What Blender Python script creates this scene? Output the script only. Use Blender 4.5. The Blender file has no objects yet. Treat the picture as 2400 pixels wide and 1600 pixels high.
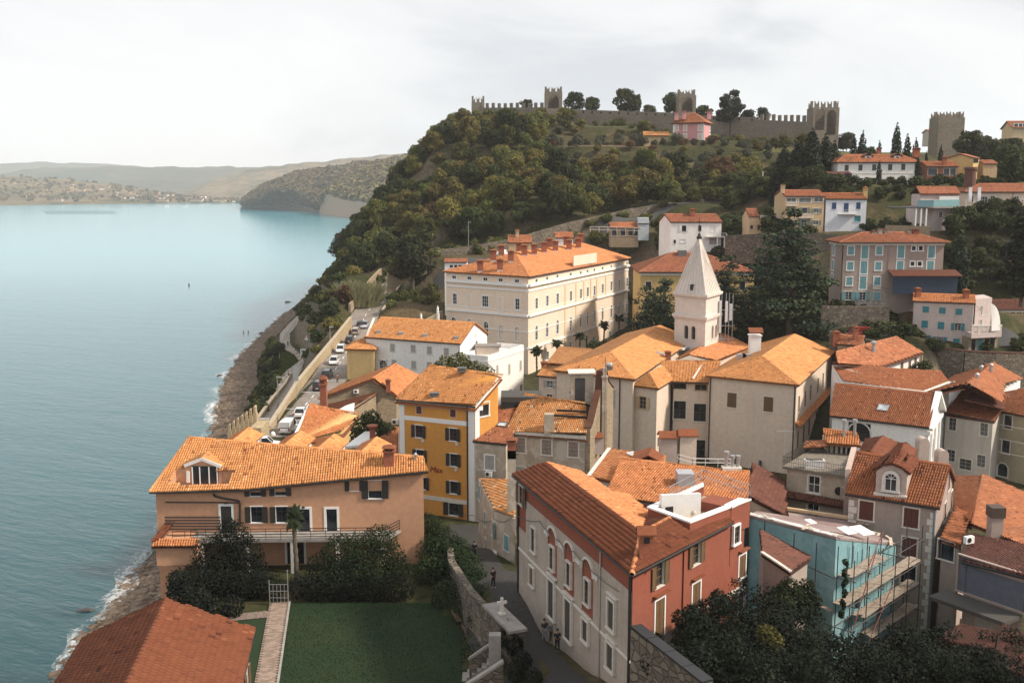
import bpy,math,random
import numpy as np
from mathutils import Vector,Matrix,noise as mnoise
random.seed(7);rng=np.random.default_rng(11)
SC=bpy.context.scene;COL=SC.collection
R=math.radians
# ------------------------------------------------------------------ camera, sky, sun
F,HOR,CZ=2467.0,430.0,58.0
TP=(800-HOR)/F;PITCH=math.atan(TP);CP,SP=math.cos(PITCH),math.sin(PITCH)
cam=bpy.data.cameras.new('camera');camo=bpy.data.objects.new('camera',cam);COL.objects.link(camo)
camo.location=(0,0,CZ);camo.rotation_euler=(R(90)-PITCH,0,0)
cam.sensor_width=36.0;cam.lens=F/2400*36;cam.clip_start=0.5;cam.clip_end=60000
SC.camera=camo
SUN_EL,SUN_AZ=R(41),R(102)
sl=bpy.data.lights.new('sun','SUN');so=bpy.data.objects.new('sun',sl);COL.objects.link(so)
sl.energy=5.0;sl.angle=R(7);sl.color=(1.0,0.885,0.74)
sd=Vector((math.sin(SUN_AZ)*math.cos(SUN_EL),math.cos(SUN_AZ)*math.cos(SUN_EL),math.sin(SUN_EL)))
so.rotation_euler=sd.to_track_quat('Z','Y').to_euler();so.location=(60,-60,200)
W=bpy.data.worlds.new('World');SC.world=W;W.use_nodes=True
wn,wl=W.node_tree.nodes,W.node_tree.links;wn.clear()
def wnode(t,**k):
 n=wn.new(t)
 for a,v in k.items():setattr(n,a,v)
 return n
sky=wnode('ShaderNodeTexSky',sky_type='NISHITA',sun_disc=False,sun_elevation=SUN_EL,sun_rotation=SUN_AZ)
sb=wnode('ShaderNodeVectorMath',operation='SCALE');sb.inputs['Scale'].default_value=0.10
wl.new(sky.outputs[0],sb.inputs[0])
tc=wnode('ShaderNodeTexCoord');mp=wnode('ShaderNodeMapping');mp.inputs['Scale'].default_value=(1.0,1.0,2.6)
wl.new(tc.outputs['Generated'],mp.inputs[0])
nz=wnode('ShaderNodeTexNoise');nz.inputs['Scale'].default_value=2.6;nz.inputs['Detail'].default_value=8;nz.inputs['Roughness'].default_value=.52
nz.inputs['Distortion'].default_value=.4
wl.new(mp.outputs[0],nz.inputs['Vector'])
cr=wnode('ShaderNodeValToRGB');e=cr.color_ramp.elements
e[0].position,e[0].color=.36,(.70,.715,.75,1);e[1].position,e[1].color=.60,(.97,.965,.96,1)
e2=cr.color_ramp.elements.new(.47);e2.color=(.89,.89,.90,1)
wl.new(nz.outputs['Fac'],cr.inputs[0])
mx=wnode('ShaderNodeMix',data_type='RGBA');mx.inputs['Factor'].default_value=.93
wl.new(sb.outputs[0],mx.inputs['A']);wl.new(cr.outputs[0],mx.inputs['B'])
bg=wnode('ShaderNodeBackground');bg.inputs['Strength'].default_value=1.0
wo=wnode('ShaderNodeOutputWorld');wl.new(mx.outputs['Result'],bg.inputs[0]);wl.new(bg.outputs[0],wo.inputs[0])
SC.view_settings.view_transform='Standard';SC.view_settings.look='None'
SC.view_settings.exposure=0.1;SC.view_settings.gamma=1.0;SC.view_settings.use_curve_mapping=False
SC.cycles.max_bounces=5;SC.cycles.diffuse_bounces=2;SC.cycles.transparent_max_bounces=12;SC.cycles.volume_bounces=1
SC.cycles.use_denoising=True;SC.cycles.sample_clamp_indirect=4
# ------------------------------------------------------------------ surveying helpers
def ray(u,v):
 x=(u-1200)/F;y=(800-v)/F
 return Vector((x,CP+y*SP,-SP+y*CP))
def U(u,v,z):
 d=ray(u,v);t=(z-CZ)/d.z
 return Vector((d.x*t,d.y*t,z))
def UY(u,v,Y):
 d=ray(u,v);t=Y/d.y
 return Vector((d.x*t,Y,CZ+d.z*t))
def Zat(x,y,v):
 k=(800-v)/F
 return CZ+y*(k*CP-SP)/(CP+k*SP)
def PX(x,y,z):
 dz=z-CZ;f=y*CP-dz*SP;up=y*SP+dz*CP
 return(1200+F*x/f,800-F*up/f,f)
 # ------------------------------------------------------------------ objects
def tag(o,label=None,cat=None,group=None,kind=None):
 for k,v in(('label',label),('category',cat),('group',group),('kind',kind)):
  if v:o[k]=v
 return o
def thing(name,label,cat,loc,rz=0,group=None):
 o=bpy.data.objects.new(name,None);o.empty_display_size=.5;COL.objects.link(o)
 o.location=loc;o.rotation_euler=(0,0,rz)
 return tag(o,label,cat,group)
def link(name,me,parent=None,mats=None,loc=None,rz=None):
 o=bpy.data.objects.new(name,me);COL.objects.link(o)
 if parent is not None:o.parent=parent
 if loc is not None:o.location=loc
 if rz is not None:o.rotation_euler=(0,0,rz)
 return o
def clone(o,parent=None):
 c=o.copy();COL.objects.link(c);c.parent=parent
 for ch in list(o.children):clone(ch,c)
 return c
def np_mesh(name,V,Fq,mats,rnd=None,smooth=False):
 """V (n,3) array, Fq (m,k) array with k = 3 or 4 and one random number per face"""
 me=bpy.data.meshes.new(name);n,(m,k)=len(V),Fq.shape
 me.vertices.add(n);me.vertices.foreach_set('co',np.ascontiguousarray(V,dtype=np.float32).ravel())
 me.loops.add(m*k);me.loops.foreach_set('vertex_index',np.ascontiguousarray(Fq,dtype=np.int32).ravel())
 me.polygons.add(m);me.polygons.foreach_set('loop_start',np.arange(0,m*k,k,dtype=np.int32))
 if rnd is not None:
  a=me.attributes.new('rnd','FLOAT','FACE');a.data.foreach_set('value',np.ascontiguousarray(rnd,dtype=np.float32))
 me.update(calc_edges=True)
 if smooth:me.polygons.foreach_set('use_smooth',np.ones(m,dtype=bool))
 for q in(mats if isinstance(mats,(list,tuple))else[mats]):me.materials.append(q)
 return me
class MB:
 def __init__(s):s.v=[];s.f=[];s.m=[];s.cur=0
 def mat(s,i):s.cur=i;return s
 def poly(s,pts):
  b=len(s.v);s.v+=[tuple(p)for p in pts];s.f.append(tuple(range(b,b+len(pts))));s.m.append(s.cur);return s
 def box(s,x0,x1,y0,y1,z0,z1,M=None):
  c=[(x0,y0,z0),(x1,y0,z0),(x1,y1,z0),(x0,y1,z0),(x0,y0,z1),(x1,y0,z1),(x1,y1,z1),(x0,y1,z1)]
  if M is not None:c=[tuple(M@Vector(p))for p in c]
  b=len(s.v);s.v+=c
  for q in((3,2,1,0),(4,5,6,7),(0,1,5,4),(1,2,6,5),(2,3,7,6),(3,0,4,7)):s.f.append(tuple(b+i for i in q));s.m.append(s.cur)
  return s
 def bar(s,p,q,w,h=None,up=(0,0,1)):
  p,q=Vector(p),Vector(q);h=h or w;d=(q-p);L=d.length
  if L<1e-6:return s
  d.normalize();a=d.cross(Vector(up))
  if a.length<1e-4:a=d.cross(Vector((1,0,0)))
  a.normalize();b=a.cross(d)
  M=Matrix(((a.x,d.x,b.x,p.x),(a.y,d.y,b.y,p.y),(a.z,d.z,b.z,p.z),(0,0,0,1)))
  return s.box(-w/2,w/2,0,L,-h/2,h/2,M)
 def prism(s,pts,z0,z1,cap=True,bottom=True):
  n=len(pts);Z0=z0 if isinstance(z0,(list,tuple))else[z0]*n;Z1=z1 if isinstance(z1,(list,tuple))else[z1]*n
  b=len(s.v);s.v+=[(p[0],p[1],Z0[i])for i,p in enumerate(pts)]+[(p[0],p[1],Z1[i])for i,p in enumerate(pts)]
  for i in range(n):
   j=(i+1)%n;s.f.append((b+i,b+j,b+n+j,b+n+i));s.m.append(s.cur)
  if cap:s.f.append(tuple(b+n+i for i in range(n)));s.m.append(s.cur)
  if bottom:s.f.append(tuple(b+i for i in reversed(range(n))));s.m.append(s.cur)
  return s
 def slab(s,pts,t):
  b=len(s.v);n=len(pts);s.v+=[tuple(p)for p in pts]+[(p[0],p[1],p[2]-t)for p in pts]
  s.f.append(tuple(b+i for i in range(n)));s.m.append(s.cur);s.f.append(tuple(b+n+i for i in reversed(range(n))));s.m.append(s.cur)
  for i in range(n):
   j=(i+1)%n;s.f.append((b+i,b+n+i,b+n+j,b+j));s.m.append(s.cur)
  return s
 def tube(s,pts,rad,n=6,caps=True):
  rads=rad if isinstance(rad,(list,tuple))else[rad]*len(pts);P=[Vector(p)for p in pts];b0=len(s.v)
  for i,p in enumerate(P):
   d=(P[min(i+1,len(P)-1)]-P[max(i-1,0)]).normalized()
   a=d.cross(Vector((0,0,1)));a=a if a.length>.05 else d.cross(Vector((1,0,0)));a.normalize();c=a.cross(d)
   for k in range(n):
    t=2*math.pi*k/n;s.v.append(tuple(p+(a*math.cos(t)+c*math.sin(t))*rads[i]))
  for i in range(len(P)-1):
   for k in range(n):
    k2=(k+1)%n;s.f.append((b0+i*n+k,b0+i*n+k2,b0+(i+1)*n+k2,b0+(i+1)*n+k));s.m.append(s.cur)
  if caps:
   s.f.append(tuple(b0+k for k in reversed(range(n))));s.m.append(s.cur)
   s.f.append(tuple(b0+(len(P)-1)*n+k for k in range(n)));s.m.append(s.cur)
  return s
 def lathe(s,prof,c=(0,0,0),n=12):
  return s.tube_z(prof,c,n)
 def tube_z(s,prof,c,n):
  b=len(s.v)
  for r,z in prof:
   for k in range(n):
    t=2*math.pi*k/n;s.v.append((c[0]+r*math.cos(t),c[1]+r*math.sin(t),c[2]+z))
  for i in range(len(prof)-1):
   for k in range(n):
    k2=(k+1)%n;s.f.append((b+i*n+k,b+i*n+k2,b+(i+1)*n+k2,b+(i+1)*n+k));s.m.append(s.cur)
  s.f.append(tuple(b+k for k in reversed(range(n))));s.m.append(s.cur)
  s.f.append(tuple(b+(len(prof)-1)*n+k for k in range(n)));s.m.append(s.cur)
  return s
 def mesh(s,name,mats,org=(0,0,0),smooth=False):
  me=bpy.data.meshes.new(name);o=org
  me.from_pydata([(a-o[0],b-o[1],c-o[2])for a,b,c in s.v],[],s.f)
  for q in(mats if isinstance(mats,(list,tuple))else[mats]):me.materials.append(q)
  if any(s.m):me.polygons.foreach_set('material_index',s.m)
  if smooth:me.polygons.foreach_set('use_smooth',[True]*len(s.f))
  me.update();return me
 def build(s,name,mats,parent=None,org=None,smooth=False):
  """vertices are world points; a parent is an unrotated Empty (or a part of one)"""
  w=Vector((0,0,0));q=parent
  while q is not None:w=w+q.location;q=q.parent
  if parent is None and org is None:
   xs=np.array(s.v);org=(float(xs[:,0].mean()),float(xs[:,1].mean()),float(xs[:,2].min()))
  if parent is None:
   o=link(name,s.mesh(name,mats,org,smooth));o.location=org;return o
  return link(name,s.mesh(name,mats,w,smooth),parent)
  # ------------------------------------------------------------------ materials
MATS={}
def newmat(name):
 m=bpy.data.materials.new(name);m.use_nodes=True;nt=m.node_tree;nt.nodes.clear()
 out=nt.nodes.new('ShaderNodeOutputMaterial');b=nt.nodes.new('ShaderNodeBsdfPrincipled');nt.links.new(b.outputs[0],out.inputs[0])
 return m,nt,b
def nd(nt,t,ins=None,**k):
 n=nt.nodes.new(t)
 for a,v in k.items():setattr(n,a,v)
 for a,v in(ins or{}).items():
  if hasattr(v,'links')or isinstance(v,bpy.types.NodeSocket):nt.links.new(v,n.inputs[a])
  else:n.inputs[a].default_value=v
 return n
def c4(c):return(c[0],c[1],c[2],1)
def mul(c,k):return tuple(min(1,x*k)for x in c)
def mixc(nt,f,a,b,bt='MIX'):
 n=nt.nodes.new('ShaderNodeMix');n.data_type='RGBA';n.blend_type=bt
 for s,v in(('Factor',f),('A',a),('B',b)):
  if isinstance(v,bpy.types.NodeSocket):nt.links.new(v,n.inputs[s])
  else:n.inputs[s].default_value=v if s=='Factor' else c4(v)
 return n.outputs['Result']
def ramp(nt,fac,stops):
 n=nt.nodes.new('ShaderNodeValToRGB');nt.links.new(fac,n.inputs[0]);el=n.color_ramp.elements
 while len(el)<len(stops):el.new(.5)
 for q,(p,c)in zip(el,stops):q.position=p;q.color=c4(c)if not isinstance(c,(int,float))else(c,c,c,1)
 return n.outputs['Color']
def noise(nt,scale,detail=4,rough=.55,vec=None,mapping=None):
 tcn=nt.nodes.new('ShaderNodeTexCoord');v=vec or tcn.outputs['Object']
 if mapping:
  mpn=nd(nt,'ShaderNodeMapping',{'Vector':v,'Scale':mapping});v=mpn.outputs[0]
 n=nd(nt,'ShaderNodeTexNoise',{'Vector':v,'Scale':scale,'Detail':detail,'Roughness':rough})
 return n.outputs['Fac']
def bump(nt,b,h,strength=.3,dist=.05):
 n=nd(nt,'ShaderNodeBump',{'Height':h,'Strength':strength,'Distance':dist});nt.links.new(n.outputs[0],b.inputs['Normal'])
def plain(name,col,rough=.6,metal=0,var=.12,scale=3):
 if name in MATS:return MATS[name]
 m,nt,b=newmat(name);f=noise(nt,scale)
 c=ramp(nt,f,[(.3,mul(col,1-var)),(.7,mul(col,1+var))]);nt.links.new(c,b.inputs['Base Color'])
 b.inputs['Roughness'].default_value=rough;b.inputs['Metallic'].default_value=metal
 MATS[name]=m;return m
def plaster(name,col,stain=(.16,.13,.10),amt=.3,patch=None,pamt=0.0,streak=.3):
 amt*=1.35;streak*=1.5
 if name in MATS:return MATS[name]
 m,nt,b=newmat(name)
 big=noise(nt,.18,6,.6);fine=noise(nt,2.2,5,.6);st=noise(nt,1.0,5,.6,mapping=(1.4,1.4,.10))
 c=ramp(nt,fine,[(.3,mul(col,.90)),(.7,mul(col,1.07))])
 f1=nd(nt,'ShaderNodeMath',{0:ramp(nt,big,[(.42,0.0),(.72,1.0)]),1:amt},operation='MULTIPLY').outputs[0]
 c=mixc(nt,f1,c,stain)
 f2=nd(nt,'ShaderNodeMath',{0:ramp(nt,st,[(.5,0.0),(.75,1.0)]),1:streak},operation='MULTIPLY').outputs[0]
 c=mixc(nt,f2,c,mul(col,.62))
 if patch:
  pn=noise(nt,.55,7,.62);f3=nd(nt,'ShaderNodeMath',{0:ramp(nt,pn,[(.53,0.0),(.57,1.0)]),1:pamt},operation='MULTIPLY').outputs[0]
  c=mixc(nt,f3,c,patch)
 nt.links.new(c,b.inputs['Base Color']);b.inputs['Roughness'].default_value=.92;b.inputs['Specular IOR Level'].default_value=.2
 bump(nt,b,fine,.25,.03);MATS[name]=m;return m
def stone(name,c1,c2,mortar,scale=2.2,squash=(1,1,1.7),bmp=.8):
 if name in MATS:return MATS[name]
 m,nt,b=newmat(name);tcn=nt.nodes.new('ShaderNodeTexCoord')
 mpn=nd(nt,'ShaderNodeMapping',{'Vector':tcn.outputs['Object'],'Scale':squash})
 vo=nd(nt,'ShaderNodeTexVoronoi',{'Vector':mpn.outputs[0],'Scale':scale})
 ve=nd(nt,'ShaderNodeTexVoronoi',{'Vector':mpn.outputs[0],'Scale':scale},feature='DISTANCE_TO_EDGE')
 sx=nd(nt,'ShaderNodeSeparateColor',{0:vo.outputs['Color']})
 c=mixc(nt,sx.outputs[0],c1,c2)
 big=noise(nt,.12,5,.6);c=mixc(nt,ramp(nt,big,[(.4,0.0),(.7,.5)]),c,mul(c1,.55))
 ed=ramp(nt,ve.outputs['Distance'],[(.02,0.0),(.09,1.0)])
 c=mixc(nt,ed,mortar,c);nt.links.new(c,b.inputs['Base Color']);b.inputs['Roughness'].default_value=.95
 b.inputs['Specular IOR Level'].default_value=.15
 bump(nt,b,ed,bmp,.08);MATS[name]=m;return m
def tilemat(name,a,bb,c,dirt=(.10,.06,.04),damt=.25,moss=None):
 if name in MATS:return MATS[name]
 m,nt,b=newmat(name)
 at=nd(nt,'ShaderNodeAttribute',attribute_name='rnd').outputs['Fac']
 col=ramp(nt,at,[(.0,mul(bb,.6)),(.04,tuple(.5*x+.5*y for x,y in zip(a,bb))),(.22,a),(.85,mul(a,1.07)),(.955,tuple(.6*x+.4*y for x,y in zip(a,c))),(1.0,mul(c,1.15))])
 big=noise(nt,.22,6,.65);f=nd(nt,'ShaderNodeMath',{0:ramp(nt,big,[(.45,0.0),(.72,1.0)]),1:damt},operation='MULTIPLY').outputs[0]
 col=mixc(nt,f,col,dirt)
 mdn=noise(nt,1.1,6,.7);col=mixc(nt,1.0,col,ramp(nt,mdn,[(.3,.72),(.5,1.0),(.75,1.14)]),'MULTIPLY')
 if moss:
  f=ramp(nt,noise(nt,2.6,5,.75),[(.56,0.0),(.64,.7)]);col=mixc(nt,f,col,moss)
 nt.links.new(col,b.inputs['Base Color']);b.inputs['Roughness'].default_value=.85;b.inputs['Specular IOR Level'].default_value=.25
 MATS[name]=m;return m
def glass(name='window_glass',col=(.018,.022,.028)):
 if name in MATS:return MATS[name]
 m,nt,b=newmat(name);f=noise(nt,.9,3)
 nt.links.new(ramp(nt,f,[(.35,mul(col,.6)),(.65,mul(col,1.8))]),b.inputs['Base Color'])
 b.inputs['Roughness'].default_value=.08;b.inputs['IOR'].default_value=1.5;MATS[name]=m;return m
def leafmat(name,dark,mid,light,trans=.34):
 if name in MATS:return MATS[name]
 m,nt,b=newmat(name)
 at=nd(nt,'ShaderNodeAttribute',attribute_name='rnd').outputs['Fac']
 oi=nd(nt,'ShaderNodeObjectInfo').outputs['Random']
 col=ramp(nt,at,[(.0,dark),(.5,mid),(1.0,light)])
 hs=nd(nt,'ShaderNodeHueSaturation',{'Color':col})
 nt.links.new(nd(nt,'ShaderNodeMapRange',{'Value':oi,'To Min':.482,'To Max':.512}).outputs[0],hs.inputs['Hue'])
 nt.links.new(nd(nt,'ShaderNodeMapRange',{'Value':nd(nt,'ShaderNodeMath',{0:oi,1:7.31},operation='MULTIPLY').outputs[0],'To Min':.8,'To Max':1.25,'From Max':7.31}).outputs[0],hs.inputs['Value'])
 nt.links.new(hs.outputs[0],b.inputs['Base Color']);b.inputs['Roughness'].default_value=.7;b.inputs['Specular IOR Level'].default_value=.2
 out=[n for n in nt.nodes if n.type=='OUTPUT_MATERIAL'][0]
 tr=nd(nt,'ShaderNodeBsdfTranslucent',{'Color':hs.outputs[0]});ms=nd(nt,'ShaderNodeMixShader',{0:trans,1:b.outputs[0],2:tr.outputs[0]})
 nt.links.new(ms.outputs[0],out.inputs[0]);MATS[name]=m;return m
T_BRIGHT=tilemat('terracotta_bright',(.56,.255,.095),(.42,.15,.055),(.66,.36,.16),damt=.15)
T_ORANGE=tilemat('terracotta_orange',(.50,.20,.08),(.34,.11,.05),(.60,.29,.13),damt=.2)
T_RED=tilemat('terracotta_red',(.155,.049,.023),(.11,.034,.018),(.20,.072,.034),damt=.15)  # red kept darker than fired clay, foreground shade put into the tile colour
T_BROWN=tilemat('terracotta_brown',(.31,.112,.05),(.18,.062,.035),(.40,.18,.09),damt=.35)
T_HILL=tilemat('terracotta_dull',(.33,.125,.068),(.22,.08,.048),(.40,.18,.10),damt=.35)
T_OLD=tilemat('terracotta_old',(.40,.15,.07),(.16,.065,.04),(.52,.27,.15),damt=.5,dirt=(.09,.06,.045))
T_LICH=tilemat('terracotta_lichen',(.55,.24,.08),(.24,.10,.05),(.62,.50,.32),damt=.4,moss=(.42,.40,.30))
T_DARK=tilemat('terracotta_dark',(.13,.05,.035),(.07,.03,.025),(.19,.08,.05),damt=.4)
WHITE=plain('white_paint',(.78,.77,.75),.6,var=.04)
LIME=plain('limestone_trim',(.62,.58,.52),.8,var=.1)
DKWOOD=plain('dark_shutter_wood',(.028,.026,.022),.6)
BRWOOD=plain('brown_shutter_wood',(.13,.075,.035),.7)
REDWOOD=plain('dark_red_shutter_wood',(.10,.028,.018),.7)
OLDWOOD=plain('weathered_shutter_wood',(.26,.20,.17),.85,var=.4,scale=6)
GREYWOOD=plain('grey_shutter_wood',(.36,.34,.32),.8)
TURQ=plain('turquoise_shutter_paint',(.03,.21,.25),.6)
LTURQ=plain('pale_turquoise_shutter_paint',(.15,.32,.35),.6)
BLUES=plain('blue_shutter_paint',(.02,.06,.16),.6)
OLIVES=plain('sage_shutter_paint',(.22,.25,.19),.7)
GLASS=glass();IRON=plain('dark_iron',(.03,.03,.032),.5,.4);GALV=plain('galvanised_steel',(.42,.43,.44),.4,.6)
CONC=plain('concrete',(.27,.25,.23),.9,var=.2,scale=1.5);BRICK=plain('red_brick',(.30,.10,.055),.9,var=.3,scale=8)
# ------------------------------------------------------------------ roof tiles: real barrels, one small mesh per course and column
def tile_template(n,w,L,h,lift):
 if n==4:us=np.array([0,.15,.5,.85,1.])*w;hs=np.array([-.25,.66,1.,.66,-.25])*h
 else:us=np.array([0,.5,1.])*w;hs=np.array([0,1.,0])*h
 k=len(us);Vt=np.zeros((3*k,3))
 Vt[:k]=np.stack([us,np.zeros(k),hs],1)
 Vt[k:2*k]=np.stack([us,np.full(k,L*1.06),hs+lift],1)
 Vt[2*k:]=np.stack([us,np.full(k,L*1.06),hs*.35-.01],1)
 Fq=[(i,k+i,k+i+1,i+1)for i in range(k-1)]+[(k+i,2*k+i,2*k+i+1,k+i+1)for i in range(k-1)]
 return Vt,np.array(Fq)
def pip(P,x,y):
 ins=np.zeros(len(x),bool);n=len(P)
 for i in range(n):
  x1,y1=P[i];x2,y2=P[(i+1)%n]
  c=((y1>y)!=(y2>y));ins^=c&(x<(x2-x1)*(y-y1)/((y2-y1)if y2!=y1 else 1e-9)+x1)
 return ins
TILE_COUNT=[0]
def tiles(parent,poly,m,w=.24,L=.40,n=4,holes=(),singles=0,keep=None):
 P=[Vector(p)for p in poly];N=Vector((0,0,0))
 for i in range(len(P)):a,b=P[i],P[(i+1)%len(P)];N+=a.cross(b)
 N.normalize()
 if N.z<0:N=-N
 S=Vector((N.x,N.y,0))
 if S.length<1e-4:S=Vector((0,-1,0))
 S.normalize();S=(S-N*S.dot(N)).normalized();A=S.cross(N).normalized()
 e0=(P[1]-P[0]);e0=(e0-N*e0.dot(N)).normalized()
 if abs(e0.dot(A))>.93:
  A=e0 if e0.dot(A)>0 else-e0;S=N.cross(A).normalized()
 if S.z>0:S=-S
 if A.cross(S).dot(N)<0:A=-A
 cen=sum(P,Vector((0,0,0)))/len(P);O=P[0]+N*(cen-P[0]).dot(N);q=[((p-O).dot(A),(p-O).dot(S))for p in P]
 a0,a1=min(x for x,_ in q),max(x for x,_ in q);s0,s1=min(y for _,y in q),max(y for _,y in q)
 na,ns=int((a1-a0)/w)+1,int((s1-s0)/L)+1
 w=(a1-a0)/na;L=(s1-s0)/ns
 ia,js=np.meshgrid(np.arange(na),np.arange(ns));ia=ia.ravel();js=js.ravel()
 ca,cs=a0+(ia+.5)*w,s0+(js+.5)*L
 k=len(q);cr_=[(q[(i+1)%k][0]-q[i][0])*(q[(i+2)%k][1]-q[(i+1)%k][1])-(q[(i+1)%k][1]-q[i][1])*(q[(i+2)%k][0]-q[(i+1)%k][0])for i in range(k)]
 convex=(min(cr_)>-.2 or max(cr_)<.2)and not singles
 def span(s):
  lo,hi=np.full(s.shape,1e9),np.full(s.shape,-1e9)
  for i in range(k):
   (x1,y1),(x2,y2)=q[i],q[(i+1)%k]
   if abs(y2-y1)<1e-6:continue
   t=(s-y1)/(y2-y1);mk=(t>=-1e-6)&(t<=1+1e-6);x=x1+(x2-x1)*t
   lo=np.where(mk,np.minimum(lo,x),lo);hi=np.where(mk,np.maximum(hi,x),hi)
  return lo,hi
 if convex:
  lo,hi=span(cs);ok=(ca>lo-w*.55)&(ca<hi+w*.55)
 else:ok=pip(q,ca,cs)
 for hpoly in holes:
  hq=[((Vector(p)-O).dot(A),(Vector(p)-O).dot(S))for p in hpoly];ok&=~pip(hq,ca,cs)
 ia,js=ia[ok],js[ok];nt_=len(ia)
 if nt_==0:return None
 TILE_COUNT[0]+=nt_
 Vt,Fq=tile_template(n,w,L,.135 if w<.29 else.14,.06)
 r=rng.random(nt_);jit=rng.normal(0,1,(nt_,3))
 o2=np.stack([a0+ia*w+jit[:,0]*.008,s0+js*L+jit[:,1]*.012,.02+np.abs(jit[:,2])*.007],1)
 An,Sn,Nn=np.array(A),np.array(S),np.array(N);On=np.array(O)
 wpar=Vector((0,0,0));qq=parent
 while qq is not None:wpar=wpar+qq.location;qq=qq.parent
 if singles:
  pos=On+np.outer(o2[:,0],An)+np.outer(o2[:,1],Sn)+np.outer(o2[:,2],Nn)
  dist=np.linalg.norm(pos-np.array((0,0,CZ)),axis=1)
  vis=np.array([1 if(lambda p:-30<p[0]<2430 and p[1]<1620)(PX(*p))else 0 for p in pos])
  if keep is not None:vis=vis&np.array([1 if keep(PX(*p))else 0 for p in pos])
  order=np.argsort(dist+1e5*(1-vis))[:singles]
  order=np.array([i for i in order if vis[i]],int)
  base=Vt@np.stack([An,Sn,Nn])
  variants=[np_mesh('tile',base,Fq,m,np.full(len(Fq),(i+.5)/8))for i in range(8)]
  for i in order:
   ob=link('tile',variants[int(r[i]*8)],parent);ob.location=Vector(pos[i])-wpar
  msk=np.ones(nt_,bool);msk[order]=False;o2,r=o2[msk],r[msk];nt_=len(o2)
  if nt_==0:return None
 V=(Vt[None]+o2[:,None]).reshape(-1,3)
 if convex:
  lo,hi=span(np.clip(V[:,1],s0+1e-4,s1-1e-4));V[:,0]=np.clip(V[:,0],lo,hi)
 V=On+V[:,:1]*An+V[:,1:2]*Sn+V[:,2:]*Nn-np.array(wpar)
 Fa=(Fq[None]+(np.arange(nt_)*len(Vt))[:,None,None]).reshape(-1,4)
 ob=link('roof_tiles',np_mesh('roof_tiles',V,Fa,m,np.repeat(r,len(Fq))),parent);ob['kind']='stuff'
 return ob
def ridge(parent,segs,m,r=.13,L=.42):
 V,Fs,Rn=[],[],[];k=5
 wpar=np.array((0,0,0),float);qq=parent
 while qq is not None:wpar=wpar+np.array(qq.location);qq=qq.parent
 for p,q in segs:
  p,q=np.array(p,float),np.array(q,float);d=q-p;ln=np.linalg.norm(d)
  if ln<.2:continue
  d/=ln;a=np.cross(d,(0,0,1));a/=np.linalg.norm(a);u=np.cross(a,d);nn=max(1,int(ln/L))
  for i in range(nn):
   b=len(V);rr=rng.random()
   for e,rad in((0,r),(1.04,r*1.18)):
    c=p+d*(ln/nn)*(i+e)
    for t in np.linspace(-.15,math.pi+.15,k):V.append(c+a*math.cos(t)*rad+u*(math.sin(t)*rad+.02))
   for j in range(k-1):Fs.append((b+j,b+j+1,b+k+j+1,b+k+j));Rn.append(rr)
   Fs.append((b+k,b+k+1,b+k+3,b+k+4));Rn.append(rr*.5)
 if not V:return None
 o=link('ridge_tiles',np_mesh('ridge_tiles',np.array(V)-wpar,np.array(Fs),m,np.array(Rn)),parent);o['kind']='stuff';return o
 # ------------------------------------------------------------------ windows and doors
WCACHE={}
def cached(key,fn):
 if key not in WCACHE:WCACHE[key]=fn()
 return WCACHE[key]
def ring_mb(w,h,fw,y0,y1,bottom=True,sill=0):
 b=MB();b.box(-w/2-fw,-w/2,y0,y1,-h/2,h/2+fw);b.box(w/2,w/2+fw,y0,y1,-h/2,h/2+fw);b.box(-w/2,w/2,y0,y1,h/2,h/2+fw)
 if bottom:b.box(-w/2-fw-sill,w/2+fw+sill,y0-sill*.8,y1,-h/2-fw,-h/2)
 return b
def arch_pts(w,h,n=8):
 z=h/2-w/2;return[(w/2*math.cos(t),z+w/2*math.sin(t))for t in np.linspace(0,math.pi,n+1)]
def shutter_mesh(w,h,m,closed):
 b=MB();t=.05
 b.box(0,w,-t,0,-h/2,h/2)
 f=min(.07,w*.18)
 for x0,x1 in((0,f),(w-f,w)):b.box(x0,x1,-t-.02,-t,-h/2,h/2)
 for z0 in(-h/2,-f/2,h/2-f):b.box(f,w-f,-t-.02,-t,z0,z0+f)
 nn=max(3,int(h/.16))
 for i in range(nn):
  z=-h/2+f+(h-2*f)*(i+.5)/nn;b.box(f,w-f,-t-.012,-t,z-.025,z+.02)
 return b.mesh('shutter',m)
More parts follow.
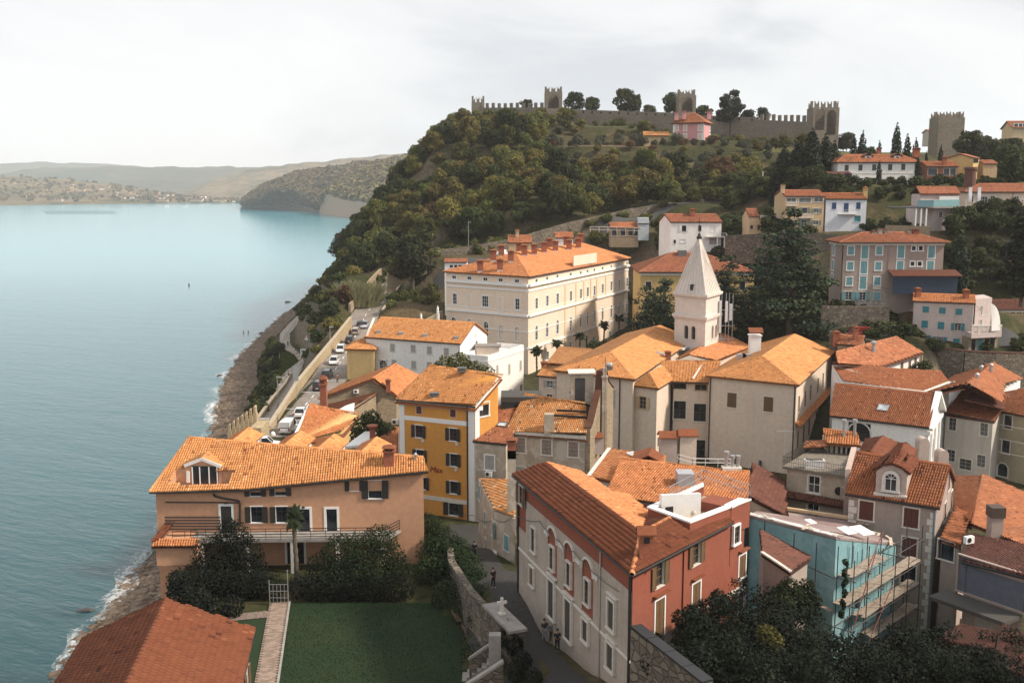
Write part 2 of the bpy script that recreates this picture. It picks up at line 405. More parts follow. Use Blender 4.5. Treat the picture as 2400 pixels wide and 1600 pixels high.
def window(parent,loc,rz,w,h,frame=WHITE,fw=.12,style='open',sh=DKWOOD,sash=None,bars=(1,2),glassm=None,name='window',sill=.06,label=None,depth=.16,bottom=True):
 glassm=glassm or GLASS;key=(round(w,2),round(h,2),frame.name,fw,sill,bottom)
 o=link(name,cached(('f',)+key,lambda:ring_mb(w,h,fw,-.05,depth+.04,bottom,sill).mesh(name,frame)),parent,loc=loc,rz=rz)
 if label:o['label']=label
 if style in('open','sash','half','dark','one'):
  link('pane',cached(('p',key[0],key[1],glassm.name),lambda:MB().box(-w/2,w/2,depth,depth+.03,-h/2,h/2).mesh('pane',glassm)),o)
  if sash is not None:
   def mk():
    b=MB();s=.045 if w>.9 else.035
    nx,ny=bars
    for i in range(nx+2):x=-w/2+s/2+(w-s)*i/(nx+1);b.box(x-s/2,x+s/2,depth-.05,depth-.003,-h/2,h/2)
    for i in range(ny+2):z=-h/2+s/2+(h-s)*i/(ny+1);b.box(-w/2+s,w/2-s,depth-.045,depth-.006,z-s/2,z+s/2)
    return b.mesh('sash',sash)
   link('sash',cached(('s',key[0],key[1],sash.name,bars),mk),o)
 sw=w/2
 if style in('open','half','one'):
  me=cached(('sh',round(sw,2),key[1],sh.name),lambda:shutter_mesh(sw,h,sh,False))
  if style!='one':
   s=link('shutter',me,o,loc=(-w/2-sw-.02,-.055,0))
  s=link('shutter',me,o,loc=(w/2+.02,-.055,0));s.rotation_euler=(0,0,R(-4))
 if style in('closed','half2'):
  me=cached(('sh',round(sw-.01,2),key[1],sh.name),lambda:shutter_mesh(sw-.01,h,sh,True))
  link('shutter',me,o,loc=(-w/2,.03,0));link('shutter',me,o,loc=(.01,.03,0))
 if style=='blank':
  link('pane',cached(('b',key[0],key[1],sh.name),lambda:MB().box(-w/2,w/2,depth*.6,depth,-h/2,h/2).mesh('pane',sh)),o)
 return o
def arch_window(parent,loc,rz,w,h,frame=WHITE,fw=.15,sash=WHITE,glassm=None,name='window',blank=None,depth=.2,bars=3):
 glassm=glassm or GLASS
 def fr():
  b=MB();pts=[(-w/2,-h/2)]+list(reversed(arch_pts(w,h)))+[(w/2,-h/2)]
  out=[(-w/2-fw,-h/2)]+list(reversed([(x*(1+2*fw/w),(z-(h/2-w/2))*(1+2*fw/w)+(h/2-w/2))for x,z in arch_pts(w,h)]))+[(w/2+fw,-h/2)]
  for i in range(len(pts)-1):
   a,c,d,e=pts[i],pts[i+1],out[i+1],out[i]
   q=[(a[0],-.06,a[1]),(c[0],-.06,c[1]),(d[0],-.06,d[1]),(e[0],-.06,e[1])]
   b.poly(q[::-1]);b.poly([(a[0],-.06,a[1]),(a[0],depth,a[1]),(c[0],depth,c[1]),(c[0],-.06,c[1])][::-1]);b.poly([(e[0],-.06,e[1]),(e[0],.02,e[1]),(d[0],.02,d[1]),(d[0],-.06,d[1])])
  b.box(-w/2-fw-.05,w/2+fw+.05,-.12,depth,-h/2-.12,-h/2);return b.mesh(name,frame)
 o=link(name,cached(('af',w,h,fw,frame.name),fr),parent,loc=loc,rz=rz)
 def pn():
  b=MB();pts=[(-w/2,-h/2)]+list(reversed(arch_pts(w,h)))+[(w/2,-h/2)]
  b.poly([(x,depth-.01,z)for x,z in pts][::-1]);return b.mesh('pane',blank or glassm)
 link('pane',cached(('ap',w,h,(blank or glassm).name),pn),o)
 if not blank and sash:
  def sm():
   b=MB();s=.05;zt=h/2-w/2
   for x in(-w/2+s/2,0,w/2-s/2):b.box(x-s/2,x+s/2,depth-.06,depth-.013,-h/2,zt)
   for i in range(bars+1):z=-h/2+s/2+(zt+h/2-s/2)*i/bars;b.box(-w/2,w/2,depth-.055,depth-.016,z-s/2,z+s/2)
   for t in np.linspace(0,math.pi,5)[1:-1]:b.bar((0,depth-.04,zt),(w/2*math.cos(t),depth-.04,zt+w/2*math.sin(t)),s*.8)
   return b.mesh('sash',sash)
  link('sash',cached(('as',w,h,sash.name),sm),o)
 return o
 # ------------------------------------------------------------------ houses
def inset(P,d):
 n=len(P);out=[]
 for i in range(n):
  a,b,c=Vector(P[i-1][:2]),Vector(P[i][:2]),Vector(P[(i+1)%n][:2])
  e1=(b-a).normalized();e2=(c-b).normalized();n1=Vector((-e1.y,e1.x));n2=Vector((-e2.y,e2.x))
  k=n1+n2;k=k/max(.3,(1+n1.dot(n2)));out.append((b.x+k.x*d,b.y+k.y*d))
 return out
class House:
 def __init__(s,name,label,cat,foot,z0,z1,wall,trim=None):
  s.foot=[Vector((p[0],p[1]))for p in foot];n=len(foot);s.z0=z0
  s.z1=list(z1)if isinstance(z1,(list,tuple))else[z1]*n
  cx=sum(p.x for p in s.foot)/n;cy=sum(p.y for p in s.foot)/n
  s.t=thing(name,label,cat,(cx,cy,z0));s.org=Vector((cx,cy,z0));s.wall=wall;s.holes={};s.mw=MB();s.extra=[]
 def edge(s,i):
  A,B=s.foot[i],s.foot[(i+1)%len(s.foot)];d=B-A;L=d.length;return A,d/L,L
 def at(s,i,u,v):
  A,t,L=s.edge(i);n=Vector((t.y,-t.x));d=ray(u,v);k=n.dot(A)/(n.x*d.x+n.y*d.y)
  p=Vector((d.x*k,d.y*k));return(p-A).dot(t),CZ+d.z*k
 def pt(s,i,sx,z,out=0):
  A,t,L=s.edge(i);n=Vector((t.y,-t.x));p=A+t*sx+n*out;return Vector((p.x,p.y,z))
 def rz(s,i):A,t,L=s.edge(i);return math.atan2(t.y,t.x)
 def win(s,i,u,v,w,h,hole=True,arch=False,sz=None,**k):
  sx,z=sz if sz else s.at(i,u,v)
  if hole:s.holes.setdefault(i,[]).append((sx-w/2,sx+w/2,z-h/2,z+h/2))
  loc=s.pt(i,sx,z)-s.org
  return(arch_window if arch else window)(s.t,loc,s.rz(i),w,h,**k)
 def band(s,i,z,h,out,m,name='cornice',s0=0,s1=None):
  A,t,L=s.edge(i);s1=L if s1 is None else s1
  p0,p1=s.pt(i,s0,z),s.pt(i,s1,z);n=Vector((t.y,-t.x,0));b=MB()
  q=[p0-n*.02,p0+n*out,p1+n*out,p1-n*.02]
  b.prism([(x.x,x.y)for x in(q[1],q[2],q[3],q[0])],z-h/2,z+h/2);return b.build(name,m,s.t)
 def vband(s,i,sx,z0,z1,w,out,m,name='pilaster'):
  A,t,L=s.edge(i);n=Vector((t.y,-t.x,0));p0,p1=s.pt(i,sx-w/2,z0),s.pt(i,sx+w/2,z0)
  q=[p0+n*out,p1+n*out,p1-n*.02,p0-n*.02];b=MB();b.prism([(x.x,x.y)for x in q],z0,z1);return b.build(name,m,s.t)
 def pipe(s,i,sx,z0,z1,m=None,r=.06):
  p=s.pt(i,sx,z0,.1);b=MB();b.tube([p,(p.x,p.y,z1)],r,6);return b.build('drainpipe',m or IRON,s.t)
 def roof(s,polys,m,segs=(),w=.24,L=.40,n=4,t=.14,singles=0,holes=(),gutter=(),keep=None,slabm=None,over=0):
  rb=MB()
  for p in polys:
   V_=[Vector(q)for q in p];c_=sum(V_,Vector((0,0,0)))/len(V_);N=sum(((V_[i]-c_).cross(V_[(i+1)%len(V_)]-c_)for i in range(len(V_))),Vector((0,0,0))).normalized();dv=1.6*max(abs((v-c_).dot(N))for v in V_);rb.slab([q-Vector((0,0,.06+dv))for q in V_],t)
  ro=rb.build('roof',slabm or m,s.t)
  for k,p in enumerate(polys):
   tiles(ro,p,m,w,L,n,holes,singles if k==0 else over,keep)
  ridge(ro,segs,m,r=.13 if w<.3 else.16)
  if gutter:
   g=MB()
   for a,b in gutter:g.tube([Vector(a)+Vector((0,0,-.08)),Vector(b)+Vector((0,0,-.08))],.09,6)
   g.build('gutter',IRON,ro)
  return ro
 def gablewall(s,pts):
  s.extra.append(pts)
 def finish(s,skip=()):
  b=s.mw;n=len(s.foot)
  for i in range(n):
   if i in skip:continue
   A,t,L=s.edge(i);zt0,zt1=s.z1[i],s.z1[(i+1)%n];zm=min(zt0,zt1)
   hs=[(max(.02,a),min(L-.02,c),max(s.z0+.02,d),min(zm-.02,e))for a,c,d,e in s.holes.get(i,[])]
   hs=[h for h in hs if h[0]<h[1]and h[2]<h[3]]
   xs=sorted({0,L,*[h[0]for h in hs],*[h[1]for h in hs]});zs=sorted({s.z0,zm,*[h[2]for h in hs],*[h[3]for h in hs]})
   for zi in range(len(zs)-1):
    run=None
    zc=(zs[zi]+zs[zi+1])/2
    for xi in range(len(xs)-1):
     xc=(xs[xi]+xs[xi+1])/2;inside=any(h[0]<xc<h[1]and h[2]<zc<h[3]for h in hs)
     if not inside and run is None:run=xs[xi]
     if run is not None and(inside or xi==len(xs)-2):
      e=xs[xi]if inside else xs[xi+1]
      b.poly([s.pt(i,run,zs[zi]),s.pt(i,e,zs[zi]),s.pt(i,e,zs[zi+1]),s.pt(i,run,zs[zi+1])]);run=None
   if abs(zt0-zt1)>.01:
    q=[s.pt(i,0,zm),s.pt(i,L,zm)]
    q.append(s.pt(i,L,zt1)if zt1>zt0 else s.pt(i,0,zt0));b.poly(q)
  b.poly([(p.x,p.y,z)for p,z in zip(s.foot,s.z1)])
  for pts in s.extra:b.poly(pts)
  return b.build('wall',s.wall,s.t)
def quadpts(A,B,C=None,depth=None):
 A,B=Vector(A[:2]),Vector(B[:2])
 if C is None:
  d=(B-A).normalized();C=B+Vector((-d.y,d.x))*depth
 else:C=Vector(C[:2])
 return[A,B,C,A+C-B]
def v3(p,z):return Vector((p[0],p[1],z))
def hip_polys(E,ze,rise,h0,h1,along='ab'):
 """E: four eave corners CCW; ridge along the first edge ('ab') or the second; h0/h1 hip lengths (0 = gable)"""
 if along=='bc':E=[E[1],E[2],E[3],E[0]]
 A,B,C,D=[Vector(p[:2])for p in E];m0,m1=(A+D)/2,(B+C)/2;d=(m1-m0).normalized()
 R0,R1=v3(m0+d*h0,ze+rise),v3(m1-d*h1,ze+rise);A,B,C,D=[v3(p,ze)for p in(A,B,C,D)]
 polys=[[A,B,R1,R0],[C,D,R0,R1]];segs=[(R0,R1)];gab=[]
 if h0>0:polys.append([D,A,R0]);segs+=[(A,R0),(D,R0)]
 else:gab.append((D,A,R0))
 if h1>0:polys.append([B,C,R1]);segs+=[(B,R1),(C,R1)]
 else:gab.append((B,C,R1))
 return polys,segs,gab,(R0,R1)
def house(name,label,cat,E,ze,z0,rise,wall,tile,along='ab',h0=0,h1=0,oh=.4,tw=.24,tl=.4,tn=4,trim=None,gutter=True,**k):
 """a plain rectangular house; E = eave corners (A left, B near, C right, D back)"""
 foot=inset(E,oh);H=House(name,label,cat,foot,z0,ze-.1,wall)
 polys,segs,gab,H.R=hip_polys(E,ze,rise,h0,h1,along)
 g=[(polys[0][0],polys[0][1])]
 H.ro=H.roof(polys,tile,segs,tw,tl,tn,gutter=g if gutter else(),**k);H.E=E
 for a,b,r in gab:
  P=[Vector(p)for p in(a,b,r)];c=Vector((H.org.x,H.org.y));mid=(P[0]+P[1])/2
  dirn=Vector((P[1].y-P[0].y,-(P[1].x-P[0].x),0)).normalized()
  e=(P[1]-P[0]).normalized()
  q0,q1=P[0]-dirn*oh+e*oh,P[1]-dirn*oh-e*oh;rr=P[2]-dirn*oh
  H.gablewall([v3(q0,ze-.12),v3(q1,ze-.12),v3(rr,r[2]-.16)])
 return H
def chimney(parent,p,w,h,m=BRICK,cap=T_ORANGE,d=None,flue=True,capm=None):
 """square stack with a corbelled cap and openings under a little tiled roof"""
 d=d or w;o=parent;loc=Vector(p);b=MB();x,y,z=loc
 b.box(x-w/2,x+w/2,y-d/2,y+d/2,z-.6,z+h*.78)
 b.box(x-w*.62,x+w*.62,y-d*.62,y+d*.62,z+h*.70,z+h*.78)
 for sx in(-1,1):
  for sy in(-1,1):b.box(x+sx*w*.42-w*.1,x+sx*w*.42+w*.1,y+sy*d*.42-d*.1,y+sy*d*.42+d*.1,z+h*.78,z+h*.92)
 b.box(x-w*.2,x+w*.2,y-d*.2,y+d*.2,z+h*.78,z+h*.92)
 c=b.build('chimney',m,o)
 k=MB();a=[(x-w*.7,y-d*.7,z+h*.92),(x+w*.7,y-d*.7,z+h*.92),(x+w*.7,y+d*.7,z+h*.92),(x-w*.7,y+d*.7,z+h*.92)];t=(x,y,z+h*1.08)
 for i in range(4):k.poly([a[i],a[(i+1)%4],t])
 k.poly(a[::-1]);k.build('chimney_cap',capm or cap,c);return c
def skylight(parent,p,n,wx,wy,m=GALV):
 """flat roof window lying on a slope; n = slope normal"""
 n=Vector(n).normalized();a=Vector((-n.y,n.x,0)).normalized()if Vector((n.x,n.y,0)).length>.01 else Vector((1,0,0));s=a.cross(n);p=Vector(p)
 M=Matrix(((a.x,s.x,n.x,p.x),(a.y,s.y,n.y,p.y),(a.z,s.z,n.z,p.z),(0,0,0,1)));b=MB()
 for q in((-wx/2,wx/2,-wy/2,-wy/2+.1),(-wx/2,wx/2,wy/2-.1,wy/2),(-wx/2,-wx/2+.1,-wy/2+.1,wy/2-.1),(wx/2-.1,wx/2,-wy/2+.1,wy/2-.1)):b.box(*q,-.05,.2,M)
 o=b.build('skylight',m,parent)
 c=MB();c.box(-wx/2+.1,wx/2-.1,-wy/2+.1,wy/2-.1,.05,.15,M);c.build('pane',glass('skylight_glass',(.30,.33,.36)),o);return o
def onplane(poly,u,v):
 P=[Vector(p)for p in poly];N=(P[1]-P[0]).cross(P[2]-P[0]).normalized()
 if N.z<0:N=-N
 d=ray(u,v);o=Vector((0,0,CZ));k=N.dot(P[0]-o)/N.dot(d);return o+d*k,N
def railing(parent,pts,h=1.0,m=IRON,step=.5,name='railing',rails=2,r=.025,pr=.02):
 b=MB()
 for p,q in zip(pts[:-1],pts[1:]):
  p,q=Vector(p),Vector(q);L=(q-p).length;n=max(1,int(L/step))
  for i in range(n+1):a=p.lerp(q,i/n);b.bar(a,a+Vector((0,0,h)),pr*2)
  for k in range(rails):dz=Vector((0,0,h*(k+1)/rails));b.bar(p+dz,q+dz,r*2)
 return b.build(name,m,parent)
def ac_unit(p,rz,label,parent=None):
 b=MB();M=Matrix.Translation(Vector(p))@Matrix.Rotation(rz,4,'Z');t=thing('air_conditioner',label,'air conditioner',p,rz)
 b.box(-.42,.42,-.34,0,-.3,.3);link('casing',b.mesh('casing',WHITE),t)
 c=MB();c.tube([(-.1,-.345,0),(-.1,-.36,0)],.22,14);link('fan_grille',c.mesh('fan_grille',IRON),t)
 g=MB();g.box(-.3,-.24,-.3,0,-.38,-.3);g.box(.24,.3,-.3,0,-.38,-.3);link('bracket',g.mesh('bracket',IRON),t);return t
 # ================================================================== THE SETTING
CP_=[(-18,92,22),(-28,92,22),(-10,92,22),(-18,84,22),(-26,82,22),(-10,84,22),(-10,75,22),(-18,72,22),(-3,74,22.4),(-25,75,22),(-35,95,18),(-30,62,21.5),(-8,62,22),(-40,75,15),(-30,40,22),(10,40,25),(40,50,22),
(0,84,25),(7,61,26),(-1,70,25.3),(-4,95,23),(-5,110,19.5),(20,62,21),(30,70,20),(17,74,22),(42,80,18),(55,85,15),(25,88,17),(-15,104,22),(-30,100,21),(-8,100,21.5),
(-14,121,18.6),(-4,117,18.6),(4,122,17),(12,121,16),(20,110,16),(30,100,16),(-25,130,20),(-30,120,20.5),(-20,140,20.5),
(-34,159,21),(-32,184,20.5),(-33,202,20.5),(-36,230,21),(-37,254,22.5),(-38.6,294,26.5),(-37,320,31),(-34,340,34),(-20,170,19.5),(-22,190,19.5),
(10,165,14),(20,158,14),(40,155,14),(55,190,15),(30,195,15),(0,190,16),(-15,225,18),(-16,246,19),(4,225,16.4),(32,283,18.7),(20,245,16.6),(50,260,21),(-24,255,22),(-25,280,27),
(-8,200,17),(44,144,14),(55,136,14),(70,145,14),(80,128,14),(60,110,14),(80,100,14),(100,120,14),(64,165,15),
(74,198,29),(82,198,28.4),(90,196,27.6),(100,195,27),(85,186,15),(98,183,15),(115,190,20),(66,192,30.6),(72,194,30.6),(60,185,22),(58,195,29),(66,204,33.6),(80,204,33.6),(92,204,33.6),(68,216,34.3),(90,216,34.3),(105,212,32),(110,235,38),(125,225,34),
(70,262,46.3),(84,262,46.3),(95,250,47),(110,250,48),(120,262,49),(135,262,49),(92,298,58),(118,298,58),(140,300,58),(75,285,52),(60,240,32),(50,273,41),(58,278,43),(52,290,44),(45,305,43),(36,283,20),(38,290,24),(30,296,25),(22,292,23),(26,262,17.4),(30,272,18),(24,240,16.5),(34,262,18.4),(36,272,19),(30,245,17),(44,262,22),(46,250,22),(52,238,23),(36,248,18.5),(44,232,19),(20,306,36),(0,303,34),
(-19,300,38),(-5,306,39.5),(0,310,41),(27,330,48),(57,345,52),(88,360,56),(100,340,60),(-30,330,38),(-50,330,30),(-60,360,30),(-66,400,34),
(16,400,66),(0,400,62),(-20,400,56),(-40,400,48),(-20,350,46),(8,350,54),(40,390,62.5),(65,400,66),(65,430,73),(70,440,76),(85,445,76),(100,430,72),(30,440,74),(0,450,77),(-20,450,74),
(-28,490,84),(-44,490,74),(-58,490,56),(-70,490,40),(-76,470,30),(0,480,82),(20,500,86),(-17,520,88),(50,492,83.5),(82,482,80),(110,462,74),(135,444,70),(150,430,70),(185,440,68),(200,420,66),(165,400,66),(130,380,64),(150,340,62),(190,340,64),(180,300,60),
(60,540,86),(0,560,88),(120,520,79),(180,500,72),(-40,560,82),(-60,560,70),(240,450,66),(240,380,64),(240,300,58),(200,250,50),(170,220,40),(160,180,28),(140,150,18),(150,100,14),(120,80,14),(230,150,20),(230,60,14)]
CPA=np.array(CP_,float)
def _idw(x,y):
 d2=(x[...,None]-CPA[:,0])**2+(y[...,None]-CPA[:,1])**2
 w=1/(d2+18)**2.3
 return(w*CPA[:,2]).sum(-1)/w.sum(-1)
COAST_PX=[(120,1600),(214,1468),(262,1410),(300,1356),(366,1285),(430,1130),(497,1012),(505,960),(530,885),(560,838),(600,797),(628,772),(652,748),(694,714)]
COAST=[U(u,v,0)for u,v in COAST_PX]
COAST=[Vector((COAST[0].x+10,20,0)),Vector((COAST[0].x+4,80,0))]+COAST+[Vector((-108,600,0)),Vector((-100,700,0)),Vector((-60,900,0))]
_cy=np.array([p.y for p in COAST]);_cx=np.array([p.x for p in COAST])
_o=np.argsort(_cy);_cy,_cx=_cy[_o],_cx[_o]
def coast_x(y):return np.interp(y,_cy,_cx)
def _beachw(y):return np.interp(y,[60,120,160,200,300,400,470,560,900],[5,6,9,10,11,9,6,5,5])
def terr(x,y):
 x=np.asarray(x,float);y=np.asarray(y,float);b=_idw(x,y)
 # grass terraces on the slope under the town wall
 k=np.clip((x-2)/14,0,1)*np.clip((112-x)/14,0,1)*np.clip((y-385)/12,0,1)*np.clip((478-y)/12,0,1)
 st=2.9;q=b/st;fl=np.floor(q);fr=q-fl;tt=(fl+np.clip((fr-.72)/.28,0,1)*.9+fr*.1)*st
 b=b*(1-k)+tt*k
 t=x-coast_x(y);bw=_beachw(y)
 prof=np.where(t<bw,t*.16,bw*.16+(t-bw)*1.15)
 return np.maximum(np.minimum(b,prof),-3.0)
GX0,GX1,GY0,GY1,GS=-136,260,16,640,2.0
gxs=np.arange(GX0,GX1+.1,GS);gys=np.arange(GY0,GY1+.1,GS)
gX,gY=np.meshgrid(gxs,gys);gZ=np.zeros_like(gX)
for r0 in range(0,len(gys),40):gZ[r0:r0+40]=terr(gX[r0:r0+40],gY[r0:r0+40])
def gz(x,y):
 fx=min(max((x-GX0)/GS,0),len(gxs)-1.001);fy=min(max((y-GY0)/GS,0),len(gys)-1.001);i,j=int(fx),int(fy);a,b=fx-i,fy-j
 return float(gZ[j,i]*(1-a)*(1-b)+gZ[j,i+1]*a*(1-b)+gZ[j+1,i]*(1-a)*b+gZ[j+1,i+1]*a*b)
def hitground(u,v,d0=40,d1=640):
 r=ray(u,v);hl=math.hypot(r.x,r.y);s=d0
 while s<d1:
  x,y=r.x/hl*s,r.y/hl*s;z=CZ+r.z/hl*s
  if z<gz(x,y):return Vector((x,y,gz(x,y)))
  s+=1.0
 return None
def ground_material():
 m,nt,b=newmat('ground_earth_and_grass');geo=nd(nt,'ShaderNodeNewGeometry');sx=nd(nt,'ShaderNodeSeparateXYZ',{0:geo.outputs['Position']})
 sn=nd(nt,'ShaderNodeSeparateXYZ',{0:geo.outputs['Normal']})
 n1=noise(nt,.06,6,.6,vec=geo.outputs['Position']);n2=noise(nt,.9,5,.6,vec=geo.outputs['Position'])
 grass=ramp(nt,n2,[(.3,(.020,.025,.010)),(.5,(.038,.041,.015)),(.75,(.070,.062,.026))])
 earth=ramp(nt,n2,[(.3,(.08,.055,.03)),(.7,(.16,.11,.065))])
 fl=nd(nt,'ShaderNodeMath',{0:ramp(nt,sn.outputs[2],[(.965,0.0),(.99,1.0)]),1:ramp(nt,nd(nt,'ShaderNodeMapRange',{'Value':sx.outputs[2],'From Min':55,'From Max':62}).outputs[0],[(0,0.0),(1,.8)])},operation='MULTIPLY').outputs[0];grass=mixc(nt,fl,grass,(.095,.105,.03));c=mixc(nt,ramp(nt,n1,[(.5,0.0),(.65,.7)]),grass,earth)
 steep=ramp(nt,sn.outputs[2],[(.45,1.0),(.75,0.0)]);rock=ramp(nt,n2,[(.3,(.10,.08,.055)),(.7,(.22,.18,.13))])
 c=mixc(nt,steep,c,rock)
 vo=nd(nt,'ShaderNodeTexVoronoi',{'Vector':geo.outputs['Position'],'Scale':1.6});vc=nd(nt,'ShaderNodeSeparateColor',{0:vo.outputs['Color']})
 peb=ramp(nt,vc.outputs[0],[(0,(.06,.04,.028)),(.6,(.15,.105,.072)),(1,(.26,.20,.145))])
 zz=nd(nt,'ShaderNodeMath',{0:sx.outputs[2],1:nd(nt,'ShaderNodeMath',{0:n2,1:1.6},operation='MULTIPLY').outputs[0]},operation='SUBTRACT').outputs[0]
 beach=ramp(nt,nd(nt,'ShaderNodeMapRange',{'Value':zz,'From Min':.6,'From Max':2.0}).outputs[0],[(.3,1.0),(.7,0.0)])
 c=mixc(nt,beach,c,peb);wet=ramp(nt,nd(nt,'ShaderNodeMapRange',{'Value':sx.outputs[2],'From Min':-.2,'From Max':.5}).outputs[0],[(0,.35),(1,1.0)])
 c=mixc(nt,1.0,c,wet,'MULTIPLY')
 nt.links.new(c,b.inputs['Base Color']);b.inputs['Roughness'].default_value=.95;b.inputs['Specular IOR Level'].default_value=.15
 bump(nt,b,n2,.6,.3);return m
ny,nx=gZ.shape
idx=np.arange(nx*ny).reshape(ny,nx)
cells=np.stack([idx[:-1,:-1],idx[:-1,1:],idx[1:,1:],idx[1:,:-1]],-1).reshape(-1,4)
keep_=(gZ[:-1,:-1]>-2.9).ravel()|(gZ[1:,1:]>-2.9).ravel()
grd=link('ground',np_mesh('ground',np.stack([gX,gY,gZ],-1).reshape(-1,3),cells[keep_],ground_material(),smooth=True));grd['kind']='structure'
# ---- the sea
def sea_material():
 m,nt,b=newmat('sea_water');geo=nd(nt,'ShaderNodeNewGeometry');P=geo.outputs['Position']
 sx=nd(nt,'ShaderNodeSeparateXYZ',{0:P})
 mpn=nd(nt,'ShaderNodeMapping',{'Vector':P,'Scale':(1.0,1.0,1.0),'Rotation':(0,0,R(28))})
 st=nd(nt,'ShaderNodeMapping',{'Vector':mpn.outputs[0],'Scale':(.35,1.0,1.0)})
 a=nd(nt,'ShaderNodeTexNoise',{'Vector':st.outputs[0],'Scale':.55,'Detail':6,'Roughness':.6,'Distortion':.3}).outputs['Fac']
 c=nd(nt,'ShaderNodeTexNoise',{'Vector':st.outputs[0],'Scale':.10,'Detail':4,'Roughness':.55,'Distortion':.5}).outputs['Fac']
 h=nd(nt,'ShaderNodeMath',{0:a,1:nd(nt,'ShaderNodeMath',{0:c,1:1.6},operation='MULTIPLY').outputs[0]},operation='ADD').outputs[0]
 big=nd(nt,'ShaderNodeTexNoise',{'Vector':P,'Scale':.012,'Detail':4}).outputs['Fac']
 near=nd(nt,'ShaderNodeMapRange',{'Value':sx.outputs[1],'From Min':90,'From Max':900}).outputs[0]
 deep=mixc(nt,big,(.003,.034,.040),(.006,.055,.063));far=mixc(nt,big,(.045,.28,.36),(.065,.32,.40))  # water painted paler with distance, standing in for sky reflected at grazing angles
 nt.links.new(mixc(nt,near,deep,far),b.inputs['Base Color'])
 b.inputs['Roughness'].default_value=.12;b.inputs['IOR'].default_value=1.33
 bs=nd(nt,'ShaderNodeMapRange',{'Value':sx.outputs[1],'From Min':100,'From Max':700,'To Min':.50,'To Max':.12}).outputs[0];bn=nd(nt,'ShaderNodeBump',{'Height':h,'Strength':bs,'Distance':.55});nt.links.new(bn.outputs[0],b.inputs['Normal']);return m
sb_=MB();sb_.poly([(-16000,-3000,0),(16000,-3000,0),(16000,20000,0),(-16000,20000,0)])
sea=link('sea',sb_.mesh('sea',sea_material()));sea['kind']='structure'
# ---- surf along the shore: sheets of foam on the water
def foam_material():
 m,nt,b=newmat('sea_foam');geo=nd(nt,'ShaderNodeNewGeometry');at=nd(nt,'ShaderNodeAttribute',attribute_name='rnd').outputs['Fac']
 n=nd(nt,'ShaderNodeTexNoise',{'Vector':geo.outputs['Position'],'Scale':1.5,'Detail':9,'Roughness':.74,'Distortion':1.2}).outputs['Fac']
 n2=nd(nt,'ShaderNodeTexNoise',{'Vector':geo.outputs['Position'],'Scale':.05,'Detail':2}).outputs['Fac']
 k=nd(nt,'ShaderNodeMath',{0:nd(nt,'ShaderNodeMath',{0:n,1:at},operation='MULTIPLY').outputs[0],1:n2},operation='MULTIPLY').outputs[0]
 al=ramp(nt,k,[(.245,0.0),(.42,.8)])
 b.inputs['Base Color'].default_value=(.82,.83,.83,1);b.inputs['Roughness'].default_value=.9;nt.links.new(al,b.inputs['Alpha']);return m
FO=foam_material()
def foam_ribbon(y0,y1,wl,wr,dens):
 ys=np.arange(y0,y1,1.5);V,Fq,rn=[],[],[];offs=np.linspace(-wl,wr,7);dn=np.array([0,.35,.8,1.15,1.15,.9,.3])*dens
 for k,y in enumerate(ys):
  cx=float(coast_x(y))+.8*math.sin(y*.23)+.5*math.sin(y*.61)
  for o in offs:V.append((cx+o,y,max(.03,terr(cx+o,y)+.03)))
 for k in range(len(ys)-1):
  for j in range(6):Fq.append((k*7+j,k*7+j+1,(k+1)*7+j+1,(k+1)*7+j));rn.append((dn[j]+dn[j+1])/2)
 return np.array(V),np.array(Fq),np.array(rn)
for nm,a in(('sea_foam',(100,134,2.5,1.0,.95)),('sea_foam',(134,186,4.5,2.5,1.05)),('sea_foam',(186,520,5,1.5,1.0))):
 o=link(nm,np_mesh(nm,*foam_ribbon(*a)[:2],FO,foam_ribbon(*a)[2]));o['kind']='structure'
 # ---- stones of the beach: thousands, one object; and single rocks in the water
STONE_M=plain('beach_stone',(.165,.12,.085),.9,var=.5,scale=.8)
def rock_mesh(n=10,flat=.5,seed=0):
 rr=random.Random(seed);b=MB();rings=[]
 for i,(z,r)in enumerate(((-.5,.8),(0,1.0),(.35,.75),(.55,.3))):rings.append([(r*(1+.3*rr.uniform(-1,1))*math.cos(2*math.pi*k/7),r*(1+.3*rr.uniform(-1,1))*math.sin(2*math.pi*k/7)*.7,z*flat*(1+.3*rr.uniform(-1,1)))for k in range(7)])
 for i in range(3):
  for k in range(7):b.poly([rings[i][k],rings[i][(k+1)%7],rings[i+1][(k+1)%7],rings[i+1][k]])
 b.poly(rings[3]);return b
V,Fq,off=[],[],0
for i in range(5200):
 y=random.uniform(100,480);bw=float(_beachw(y));t=random.uniform(-.8,bw*1.05);x=float(coast_x(y))+t;s=random.choice((.18,.25,.3,.45,.7))*random.uniform(.7,1.3)
 z=float(terr(x,y));a=random.uniform(0,6.28);L,w,h=s,s*random.uniform(.4,.8),s*random.uniform(.18,.4);ca,sa=math.cos(a),math.sin(a)
 for dx,dy,dz in((-1,-1,-.5),(1,-1,-.5),(1,1,-.5),(-1,1,-.5),(-.8,-.8,1),(.8,-.7,1),(.7,.8,1),(-.8,.7,1)):
  V.append((x+(dx*L*ca-dy*w*sa),y+(dx*L*sa+dy*w*ca),z+dz*h+dx*h*.3))
 for q in((4,5,6,7),(0,1,5,4),(1,2,6,5),(2,3,7,6),(3,0,4,7)):Fq.append([off+c for c in q])
 off+=8
o=link('beach_stones',np_mesh('beach_stones',np.array(V),np.array(Fq),STONE_M));o['kind']='stuff'
ROCKS=[(rock_mesh(7,.5,k).mesh('rock',plain('wet_rock',(.045,.038,.032),.5,var=.4)))for k in range(4)]
